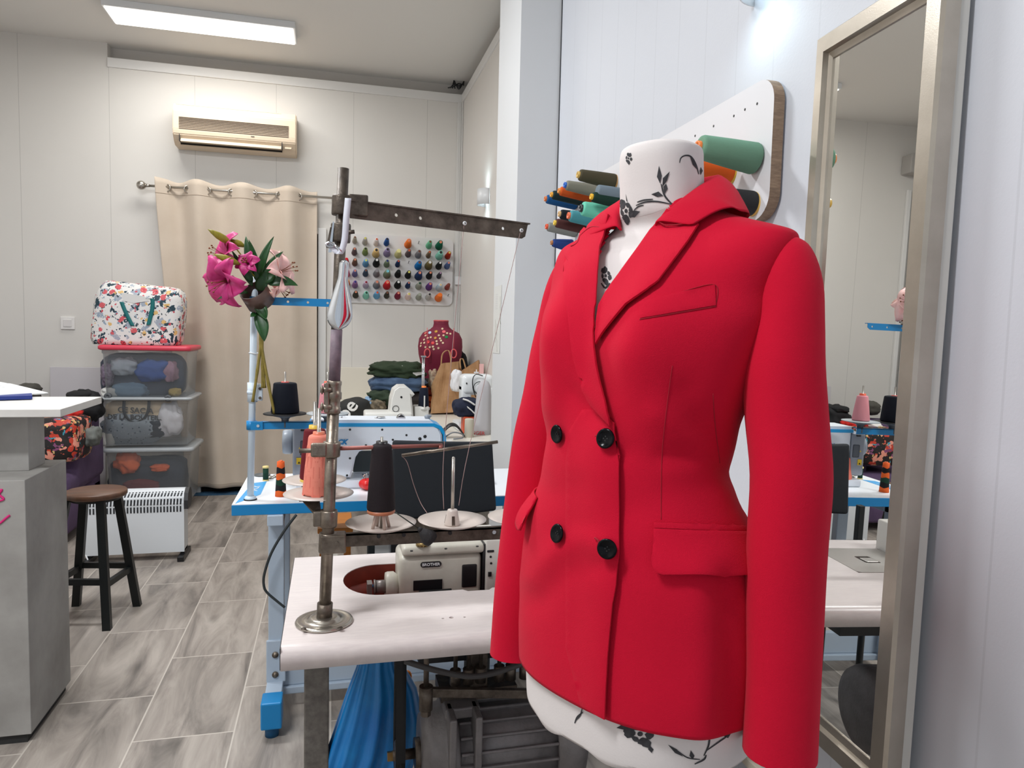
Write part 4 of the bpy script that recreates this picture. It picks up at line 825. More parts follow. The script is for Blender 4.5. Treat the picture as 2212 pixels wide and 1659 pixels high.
# ================================================================ white work table along the back right corner
TW = thing('work_table', 'white work table heaped with clothes in the back right corner', 'table', (.5, 4.8, 0))
m_wt = M('off_white_laminate', (226, 222, 212), .4)
b = MB(); b.boxb((-.02, 3.72, .72), (.76, 4.0, .75), bevel=.003); b.boxb((-.02, 3.72, .72), (1.05, 6.128, .7499), bevel=.003); obj('tabletop', b, m_wt, TW)
for x, y in ((.0, 3.76), (.98, 3.76), (0, 6.0), (.98, 6.0)): b = MB(); b.boxb((x, y, 0), (x + .04, y + .04, .72)); obj('leg', b, m_wt, TW)
b = MB(); b.boxb((-.02, 6.09, .75), (1.02, 6.125, 1.02), bevel=.003); solo('backboard', b, M('cream_panel', (226, 220, 206), .5), 'low cream board against the back wall behind the heap of clothes', 'board')
def lump(c, s, amp=.15, fr=2.2, seed=0, n=3.0, seg=40, flat=True, fold=None):
    mb = MB(); t = bmesh.new(); bmesh.ops.create_uvsphere(t, u_segments=seg, v_segments=seg // 2, radius=1)
    off = V((seed * 3.7, seed * 1.3, seed * 2.1))
    for v in t.verts:
        d = v.co.normalized(); k = (abs(d.x) ** n + abs(d.y) ** n + abs(d.z) ** n) ** (-1 / n)
        q = d * k; nz = noise.noise(d * fr + off) + .5 * noise.noise(d * fr * 2.3 + off) + .3 * (abs(noise.noise(V((d.x * fr * 1.2, d.y * fr, d.z * fr * 4)) + off)) - .3)
        q = q * (1 + amp * nz)
        if fold: q += d * fold[1] * math.sin(q.z * fold[0] * PI + 2 * noise.noise(d * 2 + off)) * .5
        if flat: q.z = max(q.z, -1 + .0)
        v.co = V((q.x * s[0], q.y * s[1], (q.z + 1) * s[2]))
    bmesh.ops.translate(t, vec=V(c), verts=t.verts); mb.merge(t, smooth=True); return mb
def cloth(name, label, cat, c, s, colr_, seed, amp=.18, fr=2.2, n=3.0, c2=None, group=None, fold=None, rough=.85, mat=None, nsc=12):
    m = mat or M('cloth_%d_%d_%d' % colr_, colr_, rough, bump=.3, bscale=90, c2=c2, nscale=nsc)
    return solo(name, lump(c, s, amp, fr, seed, n, fold=fold), m, label, cat, group=group, at=c)
def ctr(px, py, y): return aty(px, py, y)
def clothpx(name, label, cat, x0, y0, x1, y1, y, depth, colr_, seed, **k):
    a = aty(x0, y1, y); c = aty(x1, y0, y); cx = (a.x + c.x) / 2; return cloth(name, label, cat, (cx, y + depth * .0, a.z), ((c.x - a.x) / 2, depth / 2, (c.z - a.z) / 2), colr_, seed, **k)
clothpx('folded_garment', 'black brown folded garment at the bottom of the heap under the jeans', 'garment', 806, 838, 912, 885, 5.15, .34, (40, 34, 33), 1, n=4)
clothpx('jeans', 'folded blue denim jeans under the dark green garment on the heap', 'jeans', 802, 812, 915, 845, 5.13, .36, (82, 106, 136), 2, n=4, c2=(54, 74, 104), fold=(2.2, .10))
clothpx('folded_garment', 'crumpled dark green garment on top of the heap of clothes', 'garment', 800, 782, 914, 817, 5.14, .34, (36, 52, 30), 3, n=3, amp=.3, fr=2.8)
b = MB(); q = [aty(*p, 5.0) for p in ((868, 790), (895, 793), (916, 808), (898, 812), (885, 803))]; b.prism(q, (0, .06, .01)); solo('paper_sheet', b, m_white, 'white paper tucked in the dark green garment on the heap', 'paper')
clothpx('folded_garment', 'dark green cloth bundle below the jeans beside the black bag', 'garment', 795, 845, 850, 875, 4.95, .2, (40, 56, 38), 4, amp=.3)
clothpx('camouflage_garment', 'khaki patterned garment bundle behind the white overlock machine', 'garment', 783, 862, 832, 890, 4.9, .2, (150, 136, 112), 5, amp=.3, c2=(58, 50, 40), nsc=26)
clothpx('light_blue_cloth', 'small light blue cloth beside the khaki bundle', 'cloth', 786, 858, 802, 888, 4.86, .1, (140, 170, 200), 6, amp=.3)
for i, (y0, y1, cc) in enumerate(((866, 880, (178, 70, 24)), (852, 866, (196, 84, 28)), (838, 852, (150, 50, 24)))):
    clothpx('folded_towel', 'rust orange folded towel, %s of the stack behind the navy cone' % ('bottom', 'middle', 'top')[i], 'towel', 912, y0, 945, y1, 5.25, .2, cc, 7 + i, n=5, amp=.06, group='rust orange folded towels')
bg = thing('sports_bag', 'black bag with large white letters lying on the white work table', 'bag', aty(768, 905, 4.7))
bb_ = lump(aty(768, 908, 4.72), (.115, .12, .075), .12, 1.6, 11, 2.4); bmesh.ops.rotate(bb_.bm, cent=aty(768, 908, 4.72), matrix=Matrix.Rotation(-.25, 3, 'Y'), verts=bb_.bm.verts); obj('body', bb_, M('black_bag_cloth', (30, 31, 31), .75, bump=.2, bscale=60), bg)
b = MB(); q = aty(750, 886, 4.595); b.text('oe', basis(q, (.62, -.1, .78), (-.78, 0, .62), (0, -1, .2)), .13, .002, .002); obj('lettering', b, m_white, bg)
# burgundy bust with buttons
BU = thing('dress_form', 'burgundy dressmaker bust covered in coloured buttons on the white work table', 'dress form', (.82, 5.5, .75))
m_bur = M('burgundy_jersey', (120, 22, 52), .7, bump=.1, bscale=200)
bc = aty(952, 760, 5.5); br = -.35
def bur(u_, v_, w_):
    return V((bc.x + u_ * math.cos(br) - v_ * math.sin(br) * -1, 5.5 + u_ * math.sin(br) - v_ * math.cos(br) * 1, w_))
prof = [(.75, .10, .08, 0), (.90, .125, .09, 0), (1.0, .14, .095, 0), (1.08, .150, .105, .005), (1.16, .165, .125, .02), (1.22, .17, .125, .022), (1.28, .165, .105, .012), (1.325, .140, .085, 0), (1.352, .085, .065, -.002), (1.372, .062, .058, 0), (1.395, .056, .055, .002), (1.415, .056, .055, .004)]
b = MB(); rr = [[bur(a_ * math.copysign(abs(math.cos(t)) ** .85, math.cos(t)), b_ * math.copysign(abs(math.sin(t)) ** .85, math.sin(t)) + s_, z) for t in [2 * PI * i / 40 for i in range(40)]] for z, a_, b_, s_ in prof]
b.rings(rr, True, True, True); bmesh.ops.recalc_face_normals(b.bm, faces=b.bm.faces); bvh = BVHTree.FromBMesh(b.bm); obj('torso', b, m_bur, BU)
b = MB(); rr = [[bur(k * .058 * math.cos(t), k * .057 * math.sin(t) + .004, z) for t in [2 * PI * i / 30 for i in range(30)]] for z, k in ((1.412, 1), (1.420, 1.02), (1.424, .9))]; b.rings(rr, True, True, True); obj('neck_cap', b, M('dusty_pink_cap', (200, 92, 96), .6), BU)
crm = (226, 200, 166)
btn = [(z, crm, .0085) for z in ((685, 180), (640, 265), (745, 237), (700, 265), (787, 245), (655, 305), (668, 332), (692, 362), (612, 340), (617, 375), (565, 410), (575, 440), (635, 427), (470, 415), (410, 400), (455, 360), (415, 365), (452, 320), (497, 300), (472, 268), (537, 290), (525, 415))] + [((525, 230), (186, 206, 230), .013), ((605, 215), (206, 160, 60), .012), ((705, 218), (240, 110, 120), .014), ((737, 285), (16, 130, 64), .0135), ((595, 298), (206, 150, 60), .011), ((505, 350), (220, 40, 50), .013), ((563, 362), (220, 46, 50), .013), ((470, 235), (226, 110, 100), .011)]
for (zx, zy), cc, r in btn:
    d = ray(840 + zx / 5.926, 680 + zy / 5.926).normalized(); h = bvh.ray_cast(CAM, d)
    if h[0] is None: continue
    b = MB(); b.lathe([(.0001, 0), (r, 0), (r, .003), (r * .75, .004), (r * .5, .0028), (.0001, .0028)], h[0], h[1], 14); obj('button', b, M('btn_%d_%d_%d' % cc, cc, .35), BU)
for px, py in ((923, 763), (980, 764)):
    d = ray(px, py).normalized(); h = bvh.ray_cast(CAM, d); q = h[0] - d * .03 if h[0] is not None else aty(px, py, 5.35)
    b = MB(); b.tube([q + V((.021 * math.cos(a), -.0, .032 * math.sin(a))) for a in [2 * PI * i / 24 for i in range(24)]], .005, 8, closed=True); b.tube([q + V((0, 0, .032)), q + V((-.002, .01, .19))], .002, 5); obj('hanging_ring', b, M('coral_ring', (232, 96, 100), .4), BU)
cloth('dark_cloth', 'dark cloth heap around the base of the burgundy bust', 'cloth', (.74, 5.42, .75), (.17, .13, .11), (26, 24, 26), 21, amp=.25)
cloth('dark_cloth', 'black cloth behind the second paper bag beside the bust', 'cloth', (.98, 5.6, .75), (.075, .13, .215), (28, 27, 29), 22, amp=.15)
clothpx('patterned_cloth', 'cream patterned cloth between the orange towels and the paper bag', 'cloth', 926, 798, 946, 842, 5.2, .1, (206, 192, 164), 23, amp=.3, c2=(120, 60, 50), nsc=40)
# kraft paper bags
m_kr = M('kraft_paper', (188, 146, 104), .7, bump=.35, bscale=22, c2=(170, 128, 88), nscale=14)
def pbag(label, P, dep, y, handles):
    t = thing('paper_bag', label, 'paper bag', aty(sum(p[0] for p in P) / 4, P[3][1], y))
    b = MB(); A = [aty(*p, y) for p in P]     # tl tr br bl
    B = [a + V((.03, dep, .0)) for a in A]
    def side(p, q, r, s_, bul):
        nrm = (q - p).cross(s_ - p).normalized()
        b.grid(lambda u, v: p.lerp(q, u).lerp(s_.lerp(r, u), v) + nrm * (bul * math.sin(PI * u) * math.sin(PI * v) + .02 * noise.noise(V((u * 3, v * 4, bul * 90))) * math.sin(PI * u)), 10, 12, smooth=False)
    side(A[0], A[1], A[2], A[3], .015); side(A[1], B[1], B[2], A[2], -.03); side(B[1], B[0], B[3], B[2], .01); side(B[0], A[0], A[3], B[3], -.03)
    b.face([b.bm.verts.new(x) for x in (A[3], A[2], B[2], B[3])]); obj('body', b, m_kr, t, mods=[('SOLIDIFY', dict(thickness=.0015))])
    for h_ in handles:
        b = MB(); pts = smoothpath([aty(*p, y + .005) for p in h_]); rr = [[p + V((-.005, 0, 0)), p + V((.005, 0, 0)), p + V((.005, .002, .002)), p + V((-.005, .002, .002))] for p in pts]; b.rings(rr, True, True, True); obj('handle', b, m_kr, t)
pbag('large crumpled kraft paper bag with handles in front of the burgundy bust', [(952, 786), (990, 782), (992, 890), (930, 893)], .12, 5.02, [((953, 788), (956, 765), (968, 757), (973, 770), (974, 786)),])
pbag('kraft paper bag standing behind the domestic sewing machine in the corner', [(990, 806), (1033, 779), (1036, 880), (992, 880)], .14, 4.95, [((995, 796), (994, 778), (1000, 776), (1006, 796))])
clothpx('white_tissue', 'crumpled white tissue paper between the two kraft bags', 'paper', 974, 800, 998, 846, 4.9, .08, (232, 232, 236), 24, amp=.25)
b = MB(); q = aty(1040, 800, 4.9); b.boxb((q.x - .015, q.y - .005, .7505), (q.x + .015, q.y + .005, q.z + .045)); solo('pink_card', b, M('pink_card', (238, 188, 186), .6), 'pink card standing beside the kraft bag at the far wall', 'card')
# domestic white machine
DM = thing('sewing_machine', 'white domestic sewing machine with round handwheel beside the grey cover', 'sewing machine', aty(1020, 905, 4.3))
q0 = aty(993, 862, 4.30); q1 = aty(1062, 808, 4.30)
b = MB(); b.boxb((q0.x, 4.22, q0.z + .03), (q1.x, 4.36, q1.z), bevel=.03, seg=5); b.boxb((q1.x - .07, 4.22, .79), (q1.x, 4.36, q0.z + .08), bevel=.012, seg=3); b.boxb((q0.x - .03, 4.18, .7505), (q1.x, 4.38, .80), bevel=.01, seg=3); b.boxb((q0.x, 4.23, q0.z - .01), (q0.x + .06, 4.34, q0.z + .09), bevel=.012, seg=3); obj('body', b, M('domestic_white', (232, 236, 238), .3), DM)
b = MB(); q = aty(1036, 838, 4.215); b.lathe([(.035, 0), (.035, .012), (.03, .016), (.0001, .016)], q + V((0, .003, 0)), axis=(0, -1, 0), seg=30); obj('handwheel', b, M('domestic_white', (232, 236, 238)), DM)
b = MB(); b.tube(smoothpath([aty(*p, 4.21) for p in ((1043, 812), (1028, 809), (1021, 820), (1022, 840), (1028, 858))]), .003, 6); b.tube([aty(1036, 838, 4.198) + V((.037 * math.cos(a), 0, .037 * math.sin(a))) for a in [2 * PI * i / 24 for i in range(24)]], .0025, 6, closed=True); obj('trim_line', b, m_black, DM)
b = MB(); q = aty(1029, 806, 4.28); b.box(q + V((0, 0, .004)), (.03, .01, .008), bevel=.002); b.cyl(q, q + V((0, 0, .022)), .003, seg=8); obj('spool_pin', b, m_wplast, DM)
b = MB(); q = aty(1008, 828, 4.218); b.box(q, (.007, .004, .009)); obj('dial_mark', b, m_black, DM)
# soft grey cover with red letters
gc = aty(1040, 948, 4.06)
GC = thing('machine_cover', 'light grey cloth machine cover with red letters beside the pillar', 'cover', gc)
b = MB(); rr = []
for zf, k in ((0, 1.0), (.1, 1.0), (.4, .92), (.7, .82), (.88, .72), (.97, .45), (1.0, .1)):
    rr.append([V((gc.x + .012 * zf + .052 * k * math.cos(a), 4.06 + .05 * k * math.sin(a) * (1 + .05 * math.sin(5 * a)), .7505 + .315 * zf)) for a in [2 * PI * i / 32 for i in range(32)]])
b.rings(rr, True, True, True); obj('body', b, M('light_grey_cloth', (186, 184, 188), .8, bump=.1, bscale=90), GC)
b = MB(); q = aty(1033, 936, 4.002); b.text('NGER', basis(q, (1, 0, -.06), (0, 0, 1), (0, -1, 0)), .030, .0006, 0); obj('lettering', b, M('red_letters', (200, 44, 36), .6), GC)
cloth('striped_knit', 'navy knitted garment with white stripe hanging over the orange box', 'garment', tuple(aty(1006, 900, 4.15)), (.075, .07, .055), (22, 30, 54), 31, amp=.2)
b = MB(); q0, q1 = aty(998, 863, 4.06), aty(1030, 880, 4.06); b.tube(smoothpath([aty(1000, 862, 4.09), aty(1012, 866, 4.075), aty(1026, 875, 4.07)]), .005, 8); b.tube(smoothpath([aty(1008, 878, 4.075), aty(1018, 886, 4.07), aty(1026, 894, 4.07)]), .004, 8); solo('drawstring', b, m_white, 'white drawstring lying over the navy knitted garment', 'cord')
b = MB(); q0, q1 = aty(1000, 935, 4.10), aty(1028, 900, 4.10); b.boxb((q0.x, 4.09, .7505), (q1.x, 4.17, q1.z), bevel=.004); solo('orange_box', b, M('orange_plastic', (206, 84, 50), .45), 'orange plastic box under the navy knitted garment', 'box')
cone('beige grey thread cone standing beside the light grey machine cover', aty(1013, 949, 3.95), Z, .0265, .0255, .118, (196, 190, 174), None, seg=24)
b = MB(); q = aty(980, 944, 3.9); b.grid(lambda u, v: V((q.x - .06 + .125 * u, 3.9 + .06 * v, .7505 + .085 * math.sin(PI * min(1, .12 + u * .85)) ** .8 * (1 - .6 * (v - .5) ** 2))), 14, 6); solo('black_case', b, m_black, 'black rounded pedal case on the front edge of the white work table', 'case', mods=[('SOLIDIFY', dict(thickness=.006))])
LD = thing('label_printer', 'dark grey handheld device with screen beside the machine head', 'device', aty(943, 955, 3.78))
q = aty(943, 940, 3.78); b = MB(); b.box((q.x, 3.80, .785), (.08, .09, .068), bevel=.012, seg=3, rot=(-.3, 0, .2)); b.box((q.x - .06, 3.80, .80), (.06, .03, .022), bevel=.008, seg=3, rot=(0, .25, 0)); obj('body', b, M('device_grey', (86, 98, 108), .4), LD)
b = MB(); b.box((q.x - .012, 3.752, .795), (.038, .004, .028), rot=(-.3, 0, .2)); obj('screen', b, m_black, LD)
b = MB(); b.tube(smoothpath([(q.x + .05, 3.80, .775), (q.x + .09, 3.79, .80), (q.x + .14, 3.80, .79), (q.x + .15, 3.83, .765), (q.x + .10, 3.83, .758)]), .004, 8); obj('cable', b, M('grey_cable', (120, 124, 128), .5), LD)
b = MB(); b.boxb((q.x + .01, 3.74, .7505), (q.x + .08, 3.775, .765), bevel=.002); solo('white_eraser', b, m_white, 'small white block lying beside the dark grey handheld device', 'block')
# white overlock behind
OV = thing('overlock_machine', 'white overlock machine with rounded tall body behind the blue-striped machine', 'sewing machine', aty(868, 930, 4.0))
pts = [(838, 935), (845, 862), (851, 842), (862, 834), (878, 834), (888, 842), (896, 852), (891, 857), (889, 856), (897, 935)]
b = MB(); b.prism([aty(*p, 4.0) for p in pts], (0, .16, 0)); bmesh.ops.recalc_face_normals(b.bm, faces=b.bm.faces); bmesh.ops.bevel(b.bm, geom=[e for e in b.bm.edges if abs(e.verts[0].co.y - e.verts[1].co.y) < 1e-6], offset=.008, segments=3, affect='EDGES')
q0 = aty(788, 888, 3.96); b.boxb((q0.x, 3.96, .7505), (q0.x + .26, 4.14, q0.z - .01), bevel=.012, seg=3); q0 = aty(896, 878, 4.03); b.boxb((q0.x, 4.03, .7505), (q0.x + .08, 4.14, q0.z), bevel=.006); obj('body', b, M('overlock_white', (220, 219, 214), .35), OV)
b = MB(); q = aty(855, 883, 3.998); b.tube([q + V((.017 * math.cos(a), 0, .017 * math.sin(a))) for a in [2 * PI * i / 24 for i in range(24)]], .0015, 6, closed=True); q = aty(867, 858, 3.998); b.cyl(q, q + V((0, .004, 0)), .006, seg=12); obj('dial', b, m_black, OV)
q = aty(915, 882, 4.06); b = MB(); b.lathe([(.035, 0), (.036, .012), (.03, .016), (.0001, .016)], (q.x, 4.06, q.z - .008), seg=28); b.boxb((q.x - .004, 4.02, q.z), (q.x + .003, 4.026, q.z + .075)); obj('spool_tray', b, M('overlock_white', (220, 219, 214)), OV)
b = MB(); top_ = aty(915, 770, 4.1); b.cyl((q.x - .004, 4.1, q.z), (q.x - .004, 4.1, top_.z), .005, seg=10); b.cyl((q.x + .004, 4.1, q.z), (q.x + .004, 4.1, top_.z), .004, seg=10); b.box((q.x, 4.1, top_.z), (.03, .016, .010), bevel=.003); obj('antenna', b, m_chrome, OV)
cone('navy thread cone with orange tip on the overlock machine tray', (q.x, 4.06, q.z + .0085), Z, .031, .023, .11, (20, 26, 42), (240, 130, 50), foot=(206, 110, 50), tiplen=.009)
# ================================================================ air conditioner
AC = thing('air_conditioner', 'cream split air conditioner unit on the back wall above the curtain', 'air conditioner', (-.71, YB, 2.69))
ax0, ax1, az0, az1 = -1.152, -.27, 2.69, 2.995
m_ac = M('aged_cream_plastic', (226, 206, 180), .45); m_ac2 = M('darker_cream_plastic', (206, 190, 166), .5)
prf = [(0, az1), (-.14, az1), (-.185, az1 - .012), (-.205, az1 - .06), (-.21, az1 - .20), (-.205, az1 - .235), (-.17, az0 + .03), (-.12, az0), (0, az0)]
b = MB(); b.prism([V((ax0, YB + y, z)) for y, z in prf], (ax1 - ax0, 0, 0)); bmesh.ops.recalc_face_normals(b.bm, faces=b.bm.faces); bmesh.ops.bevel(b.bm, geom=list(b.bm.edges), offset=.006, segments=2, affect='EDGES'); obj('body', b, m_ac, AC)
b = MB()
for i in range(8): b.boxb((ax0 + .045, YB - .2125, az1 - .115 - i * .0115), (ax1 - .055, YB - .2, az1 - .1105 - i * .0115))
obj('intake_grille', b, M('grille_dark', (86, 70, 56), .7), AC)
b = MB(); b.box((-.74, YB - .183, az0 + .044), (.72, .006, .062), rot=(-.62, 0, 0), bevel=.002); obj('outlet_flap', b, m_ac, AC)
b = MB(); b.box((-.74, YB - .157, az0 + .012), (.73, .006, .014), rot=(-.62, 0, 0)); b.boxb((-1.108, YB - .203, az0 + .02), (-1.103, YB - .14, az0 + .072)); b.boxb((-.377, YB - .203, az0 + .02), (-.372, YB - .14, az0 + .072)); obj('outlet_gap', b, m_black, AC)
b = MB(); b.box((-.33, YB - .179, az0 + .045), (.05, .005, .045), rot=(-.62, 0, 0), bevel=.002); obj('display_panel', b, m_ac2, AC)  # display panel in a slightly darker cream
b = MB(); b.boxb((-.60, YB - .2125, az1 - .212), (-.575, YB - .21, az1 - .207)); obj('badge', b, M('badge_grey', (110, 100, 90), .5), AC)
b = MB(); b.boxb((ax0 + .02, YB - .187, az1 - .018), (ax1 - .11, YB - .183, az1 - .015)); obj('panel_seam', b, M('seam_dark', (150, 134, 112), .6), AC)
# ================================================================ curtain and rod
rodY = YB - .085; rz = 2.385
RD = thing('curtain_rod', 'brushed steel curtain rod with ball ends above the doorway', 'curtain rod', (-.7, rodY, rz))
rL, rR = aty(305, 400, rodY), aty(738, 429, rodY); rz = (rL.z + rR.z) / 2
b = MB(); b.cyl((rL.x + .02, rodY, rz), (rR.x, rodY, rz), .0095, seg=14); obj('rod', b, m_nickel, RD)
for x, s in ((rL.x, 1), (rR.x + .02, -1)):
    b = MB(); b.ball((x, rodY, rz), .034, seg=20); b.cyl((x + s * .03, rodY, rz), (x + s * .06, rodY, rz), .014, .010, seg=14); obj('finial', b, m_nickel, RD)
for x in (rL.x + .13, rR.x - .06):
    b = MB(); b.cyl((x, rodY, rz), (x, YB, rz - .0), .007, seg=10); b.lathe([(.02, 0), (.02, .006)], (x, YB, rz), axis=(0, -1, 0), seg=14); obj('bracket', b, m_nickel, RD)
CT = thing('curtain', 'beige eyelet curtain hanging across the doorway below the air conditioner', 'curtain', (-.68, rodY, .06))
m_cur = M('beige_curtain', (206, 192, 176), .85, bump=.2, bscale=300, c2=(198, 183, 166), nscale=3, sheen=.2)
ev = [aty(x, 410 + (x - 360) * .055, rodY).x for x in (362, 405, 449, 500, 549, 603, 646, 700)]
def cphase(x):   # +1 behind the rod midway inside a pair, -1 in front between the pairs
    k = ev; 
    if x < k[0]: return PI * (-.5) * min(1, (k[0] - x) / .12) + 0
    for i in range(7):
        if x <= k[i + 1]: return PI * (i + (x - k[i]) / (k[i + 1] - k[i]))
    return PI * 7 + PI * .5 * min(1, (x - k[7]) / .1)
ztop = rz + .055
def curt(u, v):
    xt = -1.298 + 1.185 * u; z = ztop + (.055 - ztop) * v + (.012 * math.sin(cphase(xt) + PI) if v < .001 else 0)
    xb = -1.09 + .985 * u; x = xt + (xb - xt) * v ** 1.2
    a = .042 * (1 - .45 * min(1, v * 1.6)); y = rodY + a * math.sin(cphase(xt)) + (.02 * math.sin(u * 11 + 1) + .012 * math.sin(u * 23)) * v - .012 * v
    y += .006 * noise.noise(V((u * 5, v * 9, 0))) * min(1, v * 6)
    return V((x, min(y, YB - .035), z))
b = MB(); b.grid(curt, 150, 70); obj('fabric', b, m_cur, CT, mods=[('SOLIDIFY', dict(thickness=.002))], normals=False)
b = MB(); b.tube([curt(i / 120, .045) + V((0, -.003, 0)) for i in range(121)], .0018, 4); b.tube([curt(i / 120, .987) + V((0, -.003, 0)) for i in range(121)], .0015, 4); obj('hem_stitch', b, M('curtain_seam', (176, 160, 142), .9), CT)
for i, x in enumerate(ev[:8]):
    if x > -.12: continue
    sgn = 1 if i % 2 == 0 else -1
    nrm = V((-sgn * .5, -.85, 0)).normalized(); s_ = V((nrm.y, -nrm.x, 0)); q = V((x, rodY - .002, rz - .008))
    b = MB(); b.tube([q + s_ * .024 * math.cos(a) + V((0, 0, .026 * math.sin(a))) for a in [2 * PI * k / 22 for k in range(22)]], .0048, 8, closed=True); obj('eyelet', b, m_nickel, CT)
b = MB(); b.boxb((-1.06, YB - .14, 0.0005), (-.10, YB - .0, .004)); solo('door_mat', b, M('blue_mat', (54, 98, 132), .8, c2=(38, 72, 100), nscale=20), 'thin blue mat on the floor below the beige curtain', 'mat')
# light switch, leaning board
S = aty(147, 698, YB)
LS = thing('light_switch', 'square white light switch on the back wall beside the patterned bag', 'light switch', S)
b = MB(); b.boxb(S + V((-.048, -.012, -.048)), S + V((.048, 0, .048)), bevel=.004); obj('plate', b, M('switch_white', (232, 230, 228), .35), LS)
b = MB(); b.boxb(S + V((-.028, -.017, -.028)), S + V((.028, -.011, .028)), bevel=.003); obj('rocker', b, M('switch_rocker', (222, 219, 218), .35), LS)
b = MB(); q0 = aty(105, 790, 6.06); q1 = aty(224, 792, 6.06); b.box(((q0.x + q1.x) / 2, 6.075, .5), (q1.x - q0.x, .018, 1.0), rot=(-.035, 0, 0), bevel=.002); lb = solo('leaning_board', b, M('pale_grey_board', (206, 202, 206), .5), 'pale grey board leaning on the back wall behind the sofa', 'board')
# ================================================================ storage boxes and shopping bag
def print_mat(name, base, layers, rough=.6):
    m = bpy.data.materials.new(name); m.use_nodes = True; nt = m.node_tree; bs = nt.nodes['Principled BSDF']; bs.inputs['Roughness'].default_value = rough
    tc = nt.nodes.new('ShaderNodeTexCoord'); prev = None
    for k, (c, sc_, lo, dist, off) in enumerate(layers):
        mp = nt.nodes.new('ShaderNodeMapping'); mp.inputs['Location'].default_value = (off, off * 1.7, off * .6); nt.links.new(tc.outputs['Object'], mp.inputs['Vector'])
        nz = nt.nodes.new('ShaderNodeTexNoise'); nz.inputs['Scale'].default_value = sc_ * 1.6; nt.links.new(mp.outputs['Vector'], nz.inputs['Vector'])
        av = nt.nodes.new('ShaderNodeVectorMath'); av.operation = 'MULTIPLY_ADD'; av.inputs[1].default_value = (dist, dist, dist); nt.links.new(nz.outputs['Color'], av.inputs[0]); nt.links.new(mp.outputs['Vector'], av.inputs[2])
        vo = nt.nodes.new('ShaderNodeTexVoronoi'); vo.inputs['Scale'].default_value = sc_; nt.links.new(av.outputs[0], vo.inputs['Vector'])
        mt = nt.nodes.new('ShaderNodeMath'); mt.operation = 'LESS_THAN'; mt.inputs[1].default_value = lo; nt.links.new(vo.outputs['Distance'], mt.inputs[0])
        mx = nt.nodes.new('ShaderNodeMix'); mx.data_type = 'RGBA'; mx.inputs['B'].default_value = lin(c)
        if prev is None: mx.inputs['A'].default_value = lin(base)
        else: nt.links.new(prev, mx.inputs['A'])
        nt.links.new(mt.outputs[0], mx.inputs['Factor']); prev = mx.outputs['Result']
    nt.links.new(prev, bs.inputs['Base Color']); return m
m_clear = M('milky_clear_plastic', (206, 212, 216), .2, alpha=.11); m_clid = M('clear_lid', (206, 212, 216), .25, alpha=.7)
_nt = m_clear.node_tree; _lw = _nt.nodes.new('ShaderNodeLayerWeight'); _lw.inputs['Blend'].default_value = .35
_mr = _nt.nodes.new('ShaderNodeMapRange'); _mr.inputs['From Min'].default_value = .15; _mr.inputs['From Max'].default_value = .9; _mr.inputs['To Min'].default_value = .09; _mr.inputs['To Max'].default_value = .62
_nt.links.new(_lw.outputs['Facing'], _mr.inputs['Value']); _nt.links.new(_mr.outputs['Result'], _nt.nodes['Principled BSDF'].inputs['Alpha'])
m_pinkl = M('coral_pink_plastic', (222, 66, 88), .4)
def sbox(label, px0, px1, pyt, pyb, y, dep, lidm, lidh, tap=.02, over=.02, wheels=False):
    a, c = aty(px0, pyb, y), aty(px1, pyt, y); x0_, x1_, z0_, z1_ = a.x, c.x, max(a.z, 0.0), c.z
    t = thing('storage_box', label, 'storage box', ((x0_ + x1_) / 2, y + dep / 2, z0_))
    b = MB()
    def loop(k, z): return [V((x, yy, z)) for x, yy in rrect(x0_ - k + tap, y - k + tap, x1_ + k - tap, y + dep + k - tap, .03, 5)]
    b.rings([loop(0, z0_ + .004), loop(tap * .75, z1_ - lidh - .028), loop(tap * .78, z1_ - lidh - .026), loop(tap * 1.05, z1_ - lidh - .022), loop(tap * 1.05, z1_ - lidh)], True, True, False, smooth=True); obj('body', b, m_clear, t, mods=[('SOLIDIFY', dict(thickness=.0025))])
    b = MB(); b.rings([[V((x, yy, z)) for x, yy in rrect(x0_ - o, y - o, x1_ + o, y + dep + o, .035, 5)] for o, z in ((over * .4, z1_ - lidh), (over, z1_ - lidh * .8), (over, z1_ - .008), (over * .5, z1_))], True, True, True, smooth=True); obj('lid', b, lidm, t)
    if wheels:
        for px, py in wheels:
            q = aty(px, py, y - .004); b = MB(); b.lathe([(.020, -.012), (.024, -.008), (.024, .008), (.016, .012), (.008, .012), (.008, .008), (.0001, .008)], q, axis=(0, -1, 0), seg=24); obj('wheel', b, M('grey_wheel', (92, 96, 100), .5), t)
    return t, x0_, x1_, z0_, z1_
by = 5.45
B3, *g3 = sbox('clear storage box with clear lid, lowest of the stack beside the curtain', 228, 412, 966, 1092, by + .02, .42, m_clid, .03)
B2, *g2 = sbox('clear storage box holding a beige tote bag, middle of the stack', 218, 408, 858, 965, by, .42, m_clid, .022)
B1, *g1 = sbox('clear wheeled storage box with coral pink lid, topmost of the stack', 219, 406, 748, 861, by, .42, m_pinkl, .035, wheels=((233, 856), (363, 860)))
def inbox(name, label, cat, x0, y0, x1, y1, col_, seed, dy=.11, dep=.14, **k): return clothpx(name, label, cat, x0, y0, x1, y1, by + dy, dep, col_, seed, **k)
inbox('stored_garment', 'dark grey garment inside the topmost storage box', 'garment', 224, 764, 402, 855, (74, 82, 98), 41, dy=.24, dep=.26, n=5, amp=.06)
inbox('stored_garment', 'bright blue garment inside the topmost storage box', 'garment', 296, 778, 366, 824, (44, 80, 150), 42, amp=.3)
inbox('stored_garment', 'light grey garment inside the topmost storage box', 'garment', 244, 775, 300, 810, (152, 160, 170), 43, amp=.3)
inbox('stored_garment', 'pale blue garment at the bottom of the topmost storage box', 'garment', 246, 828, 318, 858, (128, 156, 180), 44, amp=.25)
